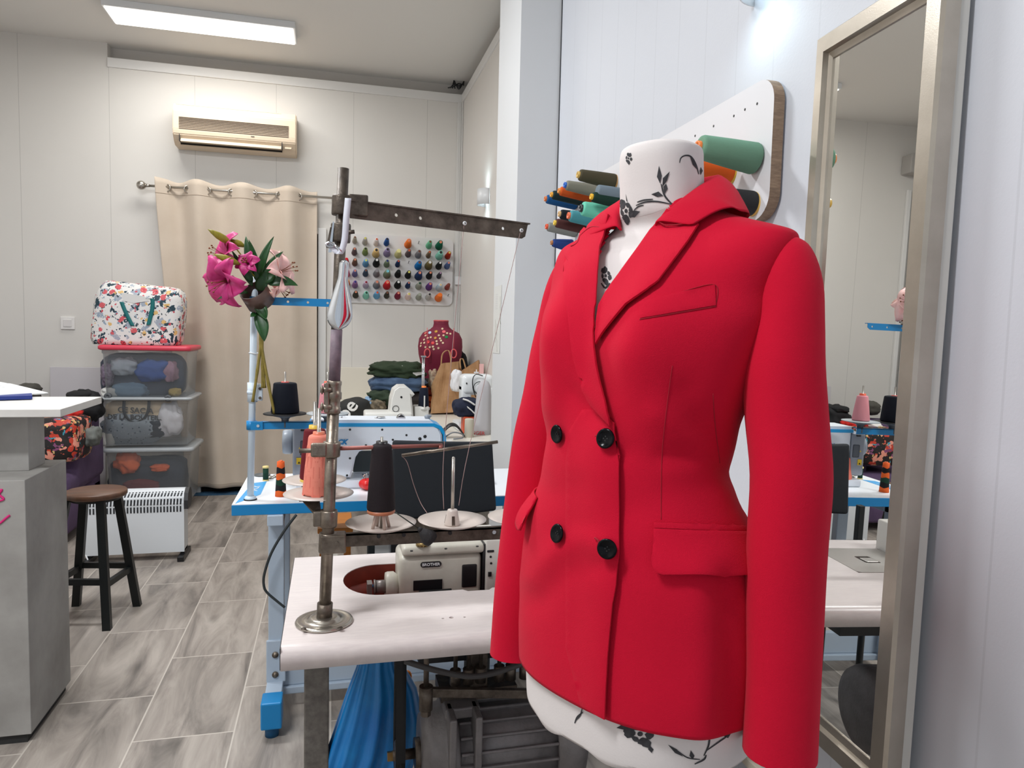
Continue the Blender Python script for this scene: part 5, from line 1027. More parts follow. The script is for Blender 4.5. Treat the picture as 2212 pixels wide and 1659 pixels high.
inbox('stored_garment', 'pink patterned cloth inside the topmost storage box at its curtain end', 'garment', 356, 782, 384, 824, (176, 140, 156), 45, amp=.3, c2=(140, 110, 130))
inbox('stored_garment', 'small patterned cloth inside the topmost storage box at its wall end', 'garment', 221, 786, 247, 834, (150, 140, 156), 46, amp=.3, c2=(90, 70, 92), nsc=60)
inbox('stored_garment', 'white cloth in the bottom corner of the topmost storage box', 'garment', 220, 836, 262, 858, (226, 226, 222), 47, amp=.2)
inbox('stored_garment', 'yellow cloth in the bottom corner of the topmost storage box', 'garment', 366, 838, 390, 856, (210, 186, 110), 48, amp=.2)
TG = thing('tote_bag', 'beige tote bag with black printed words inside the middle storage box', 'tote bag', aty(300, 905, by + .14))
lb_ = lump(aty(304, 912, by + .15), (.225, .08, .085), .10, 1.8, 51, 3.2); obj('body', lb_, M('beige_canvas', (226, 204, 170), .8, bump=.2, bscale=200), TG)
b = MB(); q = aty(293, 887, by + .050); b.text('CE SAC A', basis(q, (.995, 0, -.06), (.06, 0, 1), (0, -1, 0)), .054, .0015, .001); q = aty(297, 902, by + .050); b.text('DE LA BOUTEILLE', basis(q, (.995, 0, -.03), (.03, 0, 1), (0, -1, 0)), .049, .0015, .001); obj('lettering', b, M('charcoal_print', (52, 50, 48), .7), TG)
for P_ in (((268, 866), (268, 890), (280, 908), (300, 910)), ((322, 866), (320, 886), (312, 902), (298, 910))):
    b = MB(); pts = smoothpath([aty(*p, by + .04) for p in P_]); b.rings([[p + V((-.010, 0, 0)), p + V((.010, 0, 0)), p + V((.010, .003, 0)), p + V((-.010, .003, 0))] for p in pts], True, True, True); obj('handle', b, m_black, TG)
m_gp = print_mat('grey_print_cloth', (150, 160, 168), [((60, 76, 92), 40, .22, .02, 1.0), ((198, 206, 212), 55, .16, .02, 5.0)])
inbox('stored_cloth', 'grey blue patterned cloth inside the middle storage box', 'cloth', 222, 892, 352, 960, (1, 1, 1), 52, dy=.10, dep=.12, amp=.2, mat=m_gp)
inbox('stored_cloth', 'crumpled white cloth inside the middle storage box', 'cloth', 340, 872, 392, 942, (228, 226, 230), 53, amp=.3)
inbox('stored_cloth', 'dark navy cloth inside the middle storage box', 'cloth', 310, 906, 360, 946, (46, 52, 62), 54, dy=.09, dep=.1, amp=.2)
inbox('stored_cloth', 'white folded paper stack inside the middle storage box', 'cloth', 222, 932, 252, 962, (222, 220, 212), 55, n=6, amp=.04)
inbox('stored_cloth', 'dark slate cloth filling the lowest storage box', 'cloth', 240, 985, 405, 1085, (62, 68, 80), 56, dy=.22, dep=.24, n=5, amp=.06)
inbox('stored_cloth', 'orange cloth at the wall end of the lowest storage box', 'cloth', 252, 978, 302, 1022, (226, 108, 58), 57, dy=.12, amp=.3)
inbox('stored_cloth', 'small orange cloth in the middle of the lowest storage box', 'cloth', 326, 1002, 366, 1018, (222, 104, 58), 58, dy=.10, dep=.08, amp=.2)
inbox('stored_cloth', 'dark red cloth near the bottom of the lowest storage box', 'cloth', 268, 1034, 345, 1060, (130, 56, 60), 59, dy=.11, dep=.1, amp=.2)
SBG = thing('shopping_bag', 'white shopping bag with tropical leaf print and teal handles on the pink lid', 'shopping bag', aty(305, 748, by + .16))
m_trop = print_mat('tropical_print', (232, 230, 228), [((168, 176, 190), 11, .30, .10, 0.3), ((150, 168, 186), 20, .22, .06, 3.3), ((228, 188, 120), 13, .22, .05, 4.4), ((30, 62, 76), 13, .30, .13, 7.1), ((214, 92, 100), 13, .27, .04, 2.3), ((28, 50, 66), 24, .24, .09, 9.7), ((206, 70, 84), 22, .17, .03, 11.3), ((236, 232, 230), 40, .20, .05, 13.9)])
b = MB(); rr = []
bl = [(208, 748, 1), (204, 730, 1), (203, 700, 1), (208, 668, 1), (214, 640, 1), (222, 617, .85), (232, 607, .5), (240, 606, .12)]
brr = [(386, 752, 1), (392, 735, 1), (396, 700, 1), (400, 668, 1), (399, 650, 1), (397, 632, .85), (388, 624, .5), (380, 622, .12)]
for (lx, ly, k), (rx, ry, k2) in zip(bl, brr):
    p0, p1 = aty(lx, ly, by + .18), aty(rx, ry, by + .18); m_ = (p0 + p1) / 2; hw = (p1.x - p0.x) / 2; sl = (p1.z - p0.z) / 2
    row = []
    for i in range(56):
        a = 2 * PI * i / 56; cx = math.copysign(abs(math.cos(a)) ** .45, math.cos(a)); sy = math.copysign(abs(math.sin(a)) ** .45, math.sin(a))
        nzv = .012 * noise.noise(V((cx * 3, sy * 3, ly * .05)))
        row.append(V((m_.x + cx * (hw + nzv), by + .18 + sy * (.15 * k + nzv * 1.6), max(m_.z + sl * cx, g1[3] + .002))))
    rr.append(row)
b.rings(rr, True, True, True); bmesh.ops.recalc_face_normals(b.bm, faces=b.bm.faces); obj('body', b, m_trop, SBG)
b = MB(); q = [aty(*p, by + .024) for p in ((262, 632), (312, 640), (322, 650), (290, 655), (266, 650))]; b.prism(q, (0, .03, .0)); obj('inner_lining', b, m_white, SBG)
for P_ in (((262, 652), (268, 668), (276, 685), (286, 704)), ((318, 645), (328, 646), (329, 662), (325, 682), (320, 702))):
    b = MB(); pts = smoothpath([aty(*p, by + .015) for p in P_]); b.rings([[p + V((-.013, .004, 0)), p + V((.013, .004, 0)), p + V((.013, .008, 0)), p + V((-.013, .008, 0))] for p in pts], True, True, True); obj('handle', b, M('teal_webbing', (14, 110, 112), .6), SBG)
# ================================================================ sofa and its heap
SO = thing('sofa', 'purple fabric sofa beside the stacked boxes behind the grey counter', 'sofa', (-2.2, 5.08, 0))
m_pur = M('purple_sofa_fabric', (92, 72, 104), .85, bump=.25, bscale=160, c2=(76, 58, 88), nscale=8)
sx = aty(227, 960, 5.42).x
b = MB(); b.boxb((-2.76, 4.74, .06), (sx - .02, 5.40, .30), bevel=.03, seg=3); obj('base', b, m_pur, SO)
b = MB(); b.boxb((-2.56, 4.72, .29), (sx - .005, 5.22, .43), bevel=.05, seg=4); obj('seat_cushion', b, m_pur, SO)
b = MB(); b.boxb((-2.76, 5.20, .1), (sx - .02, 5.42, .79), bevel=.06, seg=4); obj('backrest', b, m_pur, SO)
for x in (-2.77, sx - .15): b = MB(); b.boxb((x, 4.86, .30), (x + .15, 5.42, .60), bevel=.05, seg=5); obj('armrest', b, m_pur, SO)
for x in (-2.68, sx - .12):
    for y in (4.82, 5.34): b = MB(); b.cyl((x, y, 0), (x, y, .07), .025, seg=12); obj('foot', b, m_black, SO)
m_fl = print_mat('dark_floral_print', (30, 22, 22), [((196, 60, 40), 11, .36, .10, .5), ((228, 150, 130), 10, .36, .12, 3.3), ((130, 70, 110), 12, .30, .10, 6.1), ((224, 186, 120), 16, .24, .10, 8.4), ((60, 150, 170), 17, .18, .08, 10.7), ((20, 15, 18), 9, .33, .16, 12.9), ((206, 90, 70), 22, .2, .06, 15.9)])
clothpx('floral_bag', 'square cushion bag with dark colourful floral print on the sofa', 'bag', 20, 898, 184, 996, 4.94, .40, (2, 2, 2), 61, n=7, amp=.05, mat=m_fl)
clothpx('red_cloth', 'bright red cloth on top of the floral bag on the sofa', 'cloth', 112, 884, 174, 912, 5.04, .18, (196, 34, 26), 62, amp=.3)
clothpx('white_bowl_cloth', 'small white cloth on top of the floral bag near the counter', 'cloth', 66, 886, 106, 903, 5.0, .14, (230, 226, 222), 63, amp=.2)
clothpx('black_jacket', 'black jacket thrown over the sofa arm beside the storage boxes', 'jacket', 140, 846, 219, 912, 5.28, .26, (20, 21, 24), 64, amp=.25)
clothpx('headwear', 'black beret resting on top of the black jacket', 'cap', 146, 844, 202, 862, 5.25, .2, (16, 17, 20), 65, amp=.1)  # unidentified dark thing, given a cap shape
clothpx('grey_cloth', 'grey rolled cloth on the sofa arm beside the floral bag', 'cloth', 176, 922, 216, 964, 5.02, .16, (112, 116, 112), 66, amp=.2)
clothpx('dark_hat', 'dark olive hat on the sofa back behind the open magazine', 'hat', 36, 829, 84, 866, 5.32, .2, (70, 68, 62), 67, amp=.15)
cloth('silver_bag', 'shiny pale grey plastic bag heaped on the sofa behind the counter', 'bag', (-2.36, 4.98, .43), (.18, .18, .2), (206, 206, 204), 68, amp=.3, rough=.3)
cloth('brown_hat', 'tan brown hat on the pale grey plastic bag on the sofa', 'hat', (-2.4, 5.0, .82), (.14, .12, .09), (120, 80, 46), 69, amp=.1)
# ================================================================ reception counter
RC = thing('reception_counter', 'grey concrete reception counter with white top board', 'counter', (-1.5, 2.7, 0))
m_con = M('grey_concrete', (176, 174, 170), .7, bump=.08, bscale=50, c2=(140, 137, 133), nscale=3.2)
zc_ = aty(54, 1037, 2.505).z
b = MB(); b.boxb((-2.3, 2.505, .03), (-.921, 2.865, zc_), bevel=.002); obj('base_block', b, m_con, RC)
b = MB(); b.boxb((-2.28, 2.515, 0), (-.935, 2.855, .03)); obj('plinth', b, M('dark_plinth', (42, 42, 42), .7), RC)
zt = 1.07
b = MB(); b.boxb((-2.0, 2.66, zc_), (aty(61, 950, 2.66).x, 2.80, zt - .025), bevel=.002); obj('column', b, m_con, RC)
tr = atz(136, 884, zt); tb_ = atz(215, 857, zt)
b = MB(); b.boxb((-2.3, tr.y, zt - .025), ((tr.x + tb_.x) / 2, tb_.y, zt), bevel=.0015); obj('counter_top', b, M('white_melamine', (222, 220, 216), .35, c2=(210, 207, 202), nscale=5), RC)
b = MB()
for P_ in (((-8, 1062), (4, 1058), (-2, 1068), (8, 1078), (-6, 1083)), ((-14, 1135), (0, 1130), (12, 1120), (21, 1113))):
    b.tube(smoothpath([aty(*p, 2.5035) for p in P_]), .0035, 6)
obj('pink_lettering', b, M('magenta_paint', (216, 30, 120), .5), RC)
MG = thing('magazine', 'open white magazine lying on a blue folder on the counter top', 'magazine', aty(40, 860, 2.62))
b = MB(); q = [atz(*p, zt + .003) for p in ((-60, 866), (70, 862), (66, 848), (20, 838), (-60, 845))]; b.prism(q, (0, 0, .012)); obj('blue_cover', b, M('navy_blue_cover', (20, 44, 120), .4), MG)
b = MB()
c0, c1, c2_, c3 = atz(-60, 858, zt + .016), atz(104, 848, zt + .012), atz(22, 828, zt + .02), atz(-60, 832, zt + .02)
def pg(u, v): return c0.lerp(c1, u).lerp(c3.lerp(c2_, u), v) + V((0, 0, .012 * math.sin(PI * min(1, u * 1.05)) * (.4 + .6 * v)))
g = b.grid(pg, 14, 6); obj('page', b, M('paper_white', (230, 232, 230), .6), MG, mods=[('SOLIDIFY', dict(thickness=.007, offset=-1))])
b = MB()
for r in range(4): b.tube([pg(.35 + .02 * r + .01 * i, .80 - .12 * r) + V((0, 0, .0012)) for i in range(0, 14)], .0006, 4)
obj('printed_lines', b, M('print_grey', (120, 122, 124), .6), MG)
# ================================================================ bar stool
BS = thing('bar_stool', 'bar stool with brown wood seat and black metal legs beside the counter', 'stool', (-1.05, 3.56, 0))
ft = [V((-1.167, 3.725, 0)), V((-.946, 3.401, 0)), V((-.89, 3.673, 0)), V((-1.223, 3.453, 0))]
cS = sum(ft, V()) / 4; zs = .588; sc0 = aty(206, 1022, 3.56)
sct = V((sc0.x, cS.y, 0)); R0 = aty(273, 1022, 3.56).x - sct.x
b = MB(); b.lathe([(.0001, zs - .026), (R0 - .006, zs - .026), (R0, zs - .02), (R0, zs - .004), (R0 - .004, zs), (.0001, zs)], sct, seg=48, smooth=True); obj('seat', b, M('walnut_seat', (112, 78, 58), .4, c2=(78, 54, 42), nscale=7, stretch=(1, 9, 1)), BS)
b = MB(); b.lathe([(R0 * .8, zs - .04), (R0 * .8, zs - .026)], sct, seg=36); obj('seat_ring', b, m_blk2, BS)
lt = [sct.lerp(f, .52) for f in ft]
ordr = [0, 2, 1, 3]
for i in range(4):
    b = MB(); p0 = V((lt[i].x, lt[i].y, zs - .028)); d = (ft[i] - p0); b.rings([[p + V((x, y, 0)) for x, y in ((-.0165, -.0165), (.0165, -.0165), (.0165, .0165), (-.0165, .0165))] for p in (p0, ft[i])], True, True, True, smooth=False); obj('leg', b, m_blk2, BS)
def onleg(i, z): p0 = V((lt[i].x, lt[i].y, zs - .028)); return p0.lerp(ft[i], (p0.z - z) / p0.z)
for k in range(4):
    i, j = ordr[k], ordr[(k + 1) % 4]; z = .19 if k % 2 else .205
    b = MB(); p, q = onleg(i, z), onleg(j, z); d = (q - p).normalized(); s_ = d.cross(V((0, 0, 1))).normalized()
    b.rings([[c_ + s_ * x + V((0, 0, y)) for x, y in ((-.01, -.013), (.01, -.013), (.01, .013), (-.01, .013))] for c_ in (p, q)], True, True, True, smooth=False); obj('stretcher', b, m_blk2, BS)
# ================================================================ convector heater
hl, hr = atz(176, 1216, 0), atz(384, 1212, 0)
hY = (hl.y + hr.y) / 2; hx0, hx1 = hl.x + .01, hr.x + .03
HT = thing('convector_heater', 'white convector heater with slotted top grille beside the bar stool', 'heater', ((hx0 + hx1) / 2, hY, 0))
hz1 = aty(300, 1056, hY + .06).z; hz0 = .045
m_ht = M('heater_white', (216, 220, 224), .35)
hp = [(0, hz0), (0, hz1 - .075), (.008, hz1 - .045), (.025, hz1 - .018), (.05, hz1 - .003), (.075, hz1), (.10, hz1 - .012), (.11, hz1 - .05), (.11, hz0)]
b = MB(); b.prism([V((hx0, hY + y, z)) for y, z in hp], (hx1 - hx0, 0, 0)); obj('body', b, m_ht, HT)
b = MB(); n = 30
for i in range(n):
    x = hx0 + .012 + (hx1 - hx0 - .03) * i / (n - 1)
    for (ya, za), (yb_, zb), sk in (((-.0008, hz1 - .125), (-.0008, hz1 - .092), 0), ((-.0008, hz1 - .083), (.002, hz1 - .05), .002), ((.012, hz1 - .038), (.030, hz1 - .0135), .006)):
        p, q = V((x, hY + ya, za)), V((x + sk, hY + yb_, zb)); d = (q - p); nn_ = V((0, -d.z, d.y)).normalized()
        b.prism([p + V((-.0042, 0, 0)), p + V((.0042, 0, 0)), q + V((.0042, 0, 0)), q + V((-.0042, 0, 0))], nn_ * .0012)
obj('grille', b, M('slot_dark', (40, 42, 46), .7), HT)
b = MB(); b.prism([V((hx1, hY + y, z)) for y, z in ((-.004, hz1 - .11), (-.006, hz1 - .06), (.01, hz1 - .02), (.05, hz1 + .004), (.09, hz1 - .004), (.118, hz1 - .03), (.118, hz1 - .08), (.08, hz1 - .11))], (.022, 0, 0)); obj('end_cap', b, M('dark_grey_plastic', (46, 46, 48), .5), HT)
for x in (hx0 + .03, hx1 - .012):
    b = MB(); b.boxb((x - .018, hY - .05, 0), (x + .018, hY + .17, .03), bevel=.004); b.boxb((x - .012, hY + .01, .025), (x + .012, hY + .10, .06), bevel=.003); obj('foot', b, m_black, HT)
b = MB(); b.tube(smoothpath([(hx0 - .005, hY + .04, .1), (hx0 + .05, hY - .03, .012), (hx0 + .13, hY - .06, .006), (hx0 + .22, hY - .04, .006)]), .004, 8); obj('power_cord', b, m_wplast, HT)
# ================================================================ thread racks
RK = thing('thread_rack', 'white peg board rack holding rows of small thread cones on the back wall', 'thread rack', (.53, YB, 1.82))
qa, qb = aty(708, 508, YB - .02), aty(985, 660, YB - .02)
b = MB(); rp = rrect(.0, 1.555, aty(978, 600, YB - .02).x, aty(880, 511, YB - .02).z, .05, 6); b.prism([V((x, YB, z)) for x, z in rp], (0, -.02, 0)); obj('board', b, M('rack_board', (222, 220, 219), .5), RK)
GRP = 'thread cones on the back wall rack'
def bz(zx, zy): return 720 + zx / 7.628, 490 + zy / 7.628
CN = {'g': ('grey', (134, 132, 136)), 'gb': ('greige', (176, 172, 158)), 'lg': ('light grey', (186, 182, 178)), 'w': ('white', (232, 222, 220)), 'bl': ('blue', (38, 84, 150)), 'or': ('orange', (240, 122, 50)), 'mi': ('mint green', (110, 190, 150)), 'dg': ('dark green', (16, 96, 72)), 'ta': ('taupe', (104, 90, 92)), 'ol': ('olive green', (128, 148, 84)), 'be': ('beige', (232, 196, 130)), 'la': ('lavender', (150, 136, 178)), 'ye': ('pale yellow', (222, 216, 150)), 'tn': ('tan', (132, 112, 88)), 'aq': ('pale aqua', (136, 206, 186)), 'ru': ('rust red', (172, 46, 24)), 're': ('red', (206, 36, 46)), 'br': ('brown', (108, 82, 66)), 'sk': ('sky blue', (104, 164, 206)), 'bk': ('black', (24, 28, 30)), 'sg': ('sage green', (124, 140, 116)), 'nv': ('navy', (30, 54, 96)), 'bb': ('bright blue', (20, 116, 186)), 'kh': ('khaki', (116, 104, 66)), 'sb': ('slate blue', (84, 104, 150)), 'pk': ('pink', (214, 120, 146)), 'vi': ('slate violet', (112, 110, 156)), 'ds': ('dark slate blue', (58, 76, 96)), 'ch': ('charcoal', (64, 62, 70)), 'mv': ('mauve', (150, 110, 160)), 'li': ('pale lilac', (200, 176, 200)), 'pu': ('purple', (100, 60, 130)), 'pb': ('pale blue', (184, 204, 214)), 'bc': ('brick red', (148, 72, 64)), 'do': ('dark olive', (56, 54, 44)), 'bu': ('burgundy', (122, 24, 56)), 'cr': ('cream pink', (230, 206, 198)), 'gg': ('grey green', (156, 160, 148))}
TN = {'br': ('brown', (120, 72, 50)), 'yg': ('yellow', (220, 214, 110)), 'rb': ('orange', (206, 92, 50)), 'bk': ('black', (34, 30, 30)), 'sa': ('salmon', (220, 140, 110)), 'nv': ('navy', (24, 40, 120)), 'wh': ('white', (222, 222, 222)), 'lb': ('light blue', (120, 196, 214)), 'dr': ('dark red', (140, 24, 34)), 'dg': ('dark green', (20, 70, 50)), 'li': ('lilac', (196, 160, 190)), 'cr': ('cream', (232, 206, 160)), None: (None, None)}
ROWS = [('top', [(350, 235, 'gb', 'br', .8), (518, 250, 'lg', 'yg', .95), (703, 265, 'w', 'rb', .95), (873, 265, 'bl', 'bk', .95), None, (1225, 285, 'or', 'sa', 1.25), 'peg', (1568, 305, 'mi', 'br', 1.05), (1735, 310, 'dg', 'sa', 1.3)]),
 ('second', [(345, 420, 'ta', 'sa', .95), (522, 420, 'ol', 'bk', 1.0), (697, 440, 'be', 'bk', 1.25), (880, 430, 'la', 'bk', 1.2), (1062, 450, 'ye', None, 1.2), (1228, 445, 'ta', 'rb', 1.05), (1392, 460, 'g', 'br', 1.1), (1560, 470, 'tn', 'rb', .85), (1738, 475, 'aq', 'bk', 1.3), (1880, 480, 'ru', 'yg', 1.0)]),
 ('third', [(215, 585, 're', None, .9), (352, 595, 'br', 'sa', .95), (530, 605, 'sk', 'yg', 1.05), (705, 600, 'bk', 'wh', 1.2), (875, 615, 'sg', 'nv', 1.0), (1055, 620, 'nv', 'rb', .85), 'peg', (1393, 640, 'bb', 'br', 1.25), (1563, 635, 'kh', 'wh', 1.35), (1730, 645, 'bk', 'wh', 1.1), (1868, 645, 'sb', 'sa', 1.0)]),
 ('fourth', [(230, 775, 'pk', 'dr', .9), (352, 775, 'vi', 'sa', .95), (528, 770, 'ds', 'br', .95), (707, 770, 'g', None, 1.1), (880, 780, 'sg', 'lb', 1.3), (1058, 780, 'bk', None, 1.1), (1225, 795, 'bk', 'yg', 1.1), (1398, 805, 'nv', 'sa', 1.35), (1573, 805, 'bk', 'sa', 1.1), (1735, 810, 'ch', 'li', .85)]),
 ('fifth', [(235, 935, 'or', 'yg', .8), (355, 955, 'mv', 'nv', 1.0), (532, 960, 'li', 'dr', 1.0), (708, 955, 'g', 'sa', 1.2), (877, 960, 're', 'sa', 1.3), (1055, 955, 'bk', 'wh', 1.2), (1222, 970, 'nv', 'sa', .9), (1400, 975, 'gg', 'dg', 1.1), (1570, 985, 'pu', 'sa', 1.15), (1735, 1000, 'pb', 'cr', 1.15), (1870, 995, 'bc', 'br', .9)]),
 ('bottom', [(245, 1115, 'nv', None, .8), (365, 1120, 'do', 'sa', 1.0), (535, 1130, 'aq', 'dg', 1.1), (712, 1125, 'sk', 'rb', 1.15), (875, 1130, 'do', 'br', .95), (1055, 1135, 'bu', 'sa', 1.1), (1225, 1150, 'cr', 'yg', 1.0), (1400, 1155, 'gg', None, 1.0), (1558, 1155, 'lg', 'bk', 1.0), (1728, 1160, 'or', None, 1.3), 'peg'])]
pax = V((.0, -1, .22)).normalized()
cols = [350, 525, 705, 875, 1060, 1228, 1395, 1563, 1735, 1885]
seen = {}
for rname, lst in ROWS:
    prev = None
    for k, e in enumerate(lst):
        if e is None: continue
        if e == 'peg':
            zx = {'top': 1400, 'third': 1235, 'bottom': 1885}[rname]; zy = {'top': 275, 'third': 600, 'bottom': 1140}[rname]; q = aty(*bz(zx, zy), YB - .02); b = MB(); b.cyl(q, q + pax * .06, .0028, seg=8); obj('peg', b, m_black, RK); continue
        zx, zy, c_, t_, s_ = e; cn, cc = CN[c_]; tn, tc_ = TN[t_]
        q = aty(*bz(zx, zy + 34 * s_ * .45), YB - .022)
        lab = '%s thread cone%s, %s row of the back wall rack' % (cn, (' with %s tip' % tn) if tn else '', rname)
        if lab in seen: lab = '%s cone with %s tip beside the %s one, %s row of the back wall rack' % (cn, tn, prev, rname)
        seen[lab] = 1; prev = cn
        L_ = .115 + .02 * (s_ - 1)
        cone(lab, q, pax, .0245 * s_, .0145 * s_, L_, cc, tc_, group=GRP, seg=20, tiplen=.005)
        b = MB(); b.cyl(q + V((0, .004, 0)), q + pax * (L_ - .02), .0028, seg=6); obj('peg', b, m_black, RK)
# rack on the near right wall
RW = thing('thread_rack', 'large white peg board with bare wood edge on the near right wall', 'thread rack', (XR, 2.1, 1.58))
bX = XR - .006
e0 = atx(1640, 173, bX - .03)
rp = rrect(atx(1668, 300, bX - .028).y, atx(1655, 470, bX - .028).z, 3.1, atx(1655, 170, bX - .03).z + .004, .06, 8)
b = MB(); b.mi = 0; b.prism([V((bX, y, z)) for y, z in rp], (-.028, 0, 0))
bmesh.ops.recalc_face_normals(b.bm, faces=b.bm.faces)
for f in b.bm.faces: f.material_index = 0 if abs(f.normal.x) > .9 else 1
obj('board', b, [M('rack_board_white', (220, 219, 222), .45, bump=.04, bscale=40), M('raw_wood_edge', (158, 134, 110), .6, c2=(120, 98, 80), nscale=12, stretch=(3, 1, 14))], RW, normals=False)
b = MB()
for zx, zy in ((1885, 287), (1520, 475), (1365, 557), (1222, 632), (1094, 692), (1690, 390), (1783, 336)):
    q = atx(1150 + zx / 3.881, 150 + zy / 3.881, bX - .028); b.cyl(q + V((.002, 0, 0)), q + V((-.0008, 0, 0)), .0032, seg=10)
obj('nail_hole', b, m_black, RW)
G2 = 'thread cones on the near right wall rack'
def wcone(lab, bx_, by_, r0, r1, L_, cc, tip, foot=None, tilt=.10, dz=0):
    q = atx(1150 + bx_ / 3.881, 150 + by_ / 3.881, bX - .030)
    ax = V((-1, -.02, tilt)).normalized(); cone(lab, q, ax, r0, r1, L_, cc, tip, group=G2, seg=26, foot=foot, tiplen=.008)
    b = MB(); b.cyl(q + V((.006, 0, 0)), q + ax * (L_ - .02), .003, seg=6); obj('peg', b, m_wplast, RW)
wcone('large sage green thread cone with orange tip high on the near right wall rack', 1872, 750, .037, .0275, .150, (110, 150, 126), (236, 132, 62))
wcone('orange thread cone behind the mannequin neck on the near right wall rack', 1655, 868, .031, .02, .140, (232, 98, 34), (220, 120, 60), foot=(222, 180, 60))
wcone('dark charcoal thread cone with yellow rim behind the red jacket collar', 1848, 1128, .030, .019, .150, (50, 50, 52), (220, 180, 80), foot=(222, 180, 90))
wcone('olive brown thread cone, nearest of the upper far cones on the right wall rack', 690, 942, .027, .020, .135, (76, 70, 52), (206, 170, 90), foot=(190, 140, 80))
wcone('stone grey thread cone with blue rims on the near right wall rack', 553, 1022, .024, .018, .130, (134, 132, 118), (20, 96, 190), foot=(20, 80, 160))
wcone('burnt orange thread cone under the stone grey one on the right wall rack', 497, 1068, .023, .017, .130, (206, 88, 34), (228, 140, 50))
wcone('dark green thread cone with amber tip on the near right wall rack', 425, 1098, .023, .017, .130, (28, 48, 48), (226, 160, 40))
wcone('royal blue thread cone, farthest of the upper row on the right wall rack', 368, 1132, .023, .0175, .130, (26, 84, 140), (206, 110, 50))
wcone('blue grey thread cone beside the mannequin neck on the right wall rack', 790, 1068, .026, .022, .110, (112, 126, 136), None)
wcone('bottle green thread cone with yellow tip below the blue grey cone', 790, 1122, .023, .017, .125, (20, 50, 40), (232, 180, 30))
wcone('aqua mint thread cone with dark tip in the lower row of the right wall rack', 730, 1222, .030, .024, .140, (112, 204, 176), (40, 44, 48))
wcone('teal thread cone with salmon tip in the lower row of the right wall rack', 600, 1278, .027, .021, .135, (76, 146, 156), (226, 110, 70))
wcone('black thread cone with beige tip in the lower row of the right wall rack', 500, 1260, .025, .018, .130, (24, 30, 36), (206, 170, 120))
wcone('maroon thread cone with yellow tip in the lower row of the right wall rack', 445, 1330, .024, .017, .125, (84, 48, 46), (226, 190, 60))
wcone('grey thread cone with red tip, farthest of the lower row on the right wall rack', 368, 1360, .024, .018, .125, (136, 138, 134), (220, 80, 40))
wcone('navy blue thread cone, lowest on the right wall rack, beside the jacket shoulder', 330, 1480, .027, .016, .085, (40, 66, 130), (170, 110, 60))
# ================================================================ mirror
ma = math.radians(MIR_A)
mn = V((-math.cos(ma), math.sin(ma), 0))                 # facing the room
tl_ = math.radians(MIR_T)
MIp = V((.9637, 1.06, 0))
mt_ = V((math.sin(ma), math.cos(ma), 0))                 # along the mirror towards the back of the room
def onm(px, py, off=0.0):
    r = ray(px, py); p0 = MIp + mn * off; t = (p0 - CAM).dot(mn) / r.dot(mn); return CAM + r * t
gl = onm(1787, 300); gr = onm(1985, 300)
zt_ = onm(1787, 130).z; zb_ = onm(1791, 1551).z
s1 = (gl - MIp).dot(mt_); s0 = (onm(2004, 10) - MIp).dot(mt_)
def mp_(s, z, off=0): return MIp + mt_ * s + V((0, 0, z)) + mn * (off + ((zt_ + zb_) / 2 - z) * math.tan(tl_))
MR = thing('wall_mirror', 'tall mirror with brushed champagne metal frame on the near right wall', 'mirror', mp_(0, zb_))
b = MB(); b.face([b.bm.verts.new(x) for x in (mp_(s0 - .004, zb_ - .004), mp_(s1 + .004, zb_ - .004), mp_(s1 + .004, zt_ + .004), mp_(s0 - .004, zt_ + .004))])
obj('glass', b, M('mirror_glass', (240, 240, 237), .0, 1.0), MR, mods=[('SOLIDIFY', dict(thickness=.003, offset=-1))])
fw = .05
m_fr = M('champagne_metal_frame', (196, 188, 176), .32, .9, .04, 500, (172, 164, 152), 6)
def rail(A_, B_):     # mitred profile between two corners given as functions of (inset outward w, height off)
    prof_ = [(0, -.004), (0, .006), (.012, .010), (.014, .022), (fw * .9, .022), (fw, .016), (fw, -.012), (0, -.012)]
    b = MB(); b.rings([[A_(w_, o_) for w_, o_ in prof_], [B_(w_, o_) for w_, o_ in prof_]], True, True, True, smooth=False); return b
cor = {'tl': lambda w_, o_: mp_(s1 + w_ * .72, zt_ + w_, o_), 'tr': lambda w_, o_: mp_(s0 - w_, zt_ + w_, o_), 'bl': lambda w_, o_: mp_(s1 + w_ * .72, zb_ - w_, o_), 'br': lambda w_, o_: mp_(s0 - w_, zb_ - w_, o_)}
for a_, c_ in (('tl', 'tr'), ('tr', 'br'), ('br', 'bl'), ('bl', 'tl')):
    obj('frame_rail', rail(cor[a_], cor[c_]), m_fr, MR)
b = MB(); b.rings([[mp_(s0 - fw + .002, z, o) for o in (-.012, -.03)] + [mp_(s1 + fw * .72 - .004, z, o) for o in (-.022, -.012)] for z in (zb_ - fw + .004, zt_ + fw - .004)], True, True, True, smooth=False); obj('backing', b, M('pale_backing', (206, 204, 198), .5), MR)
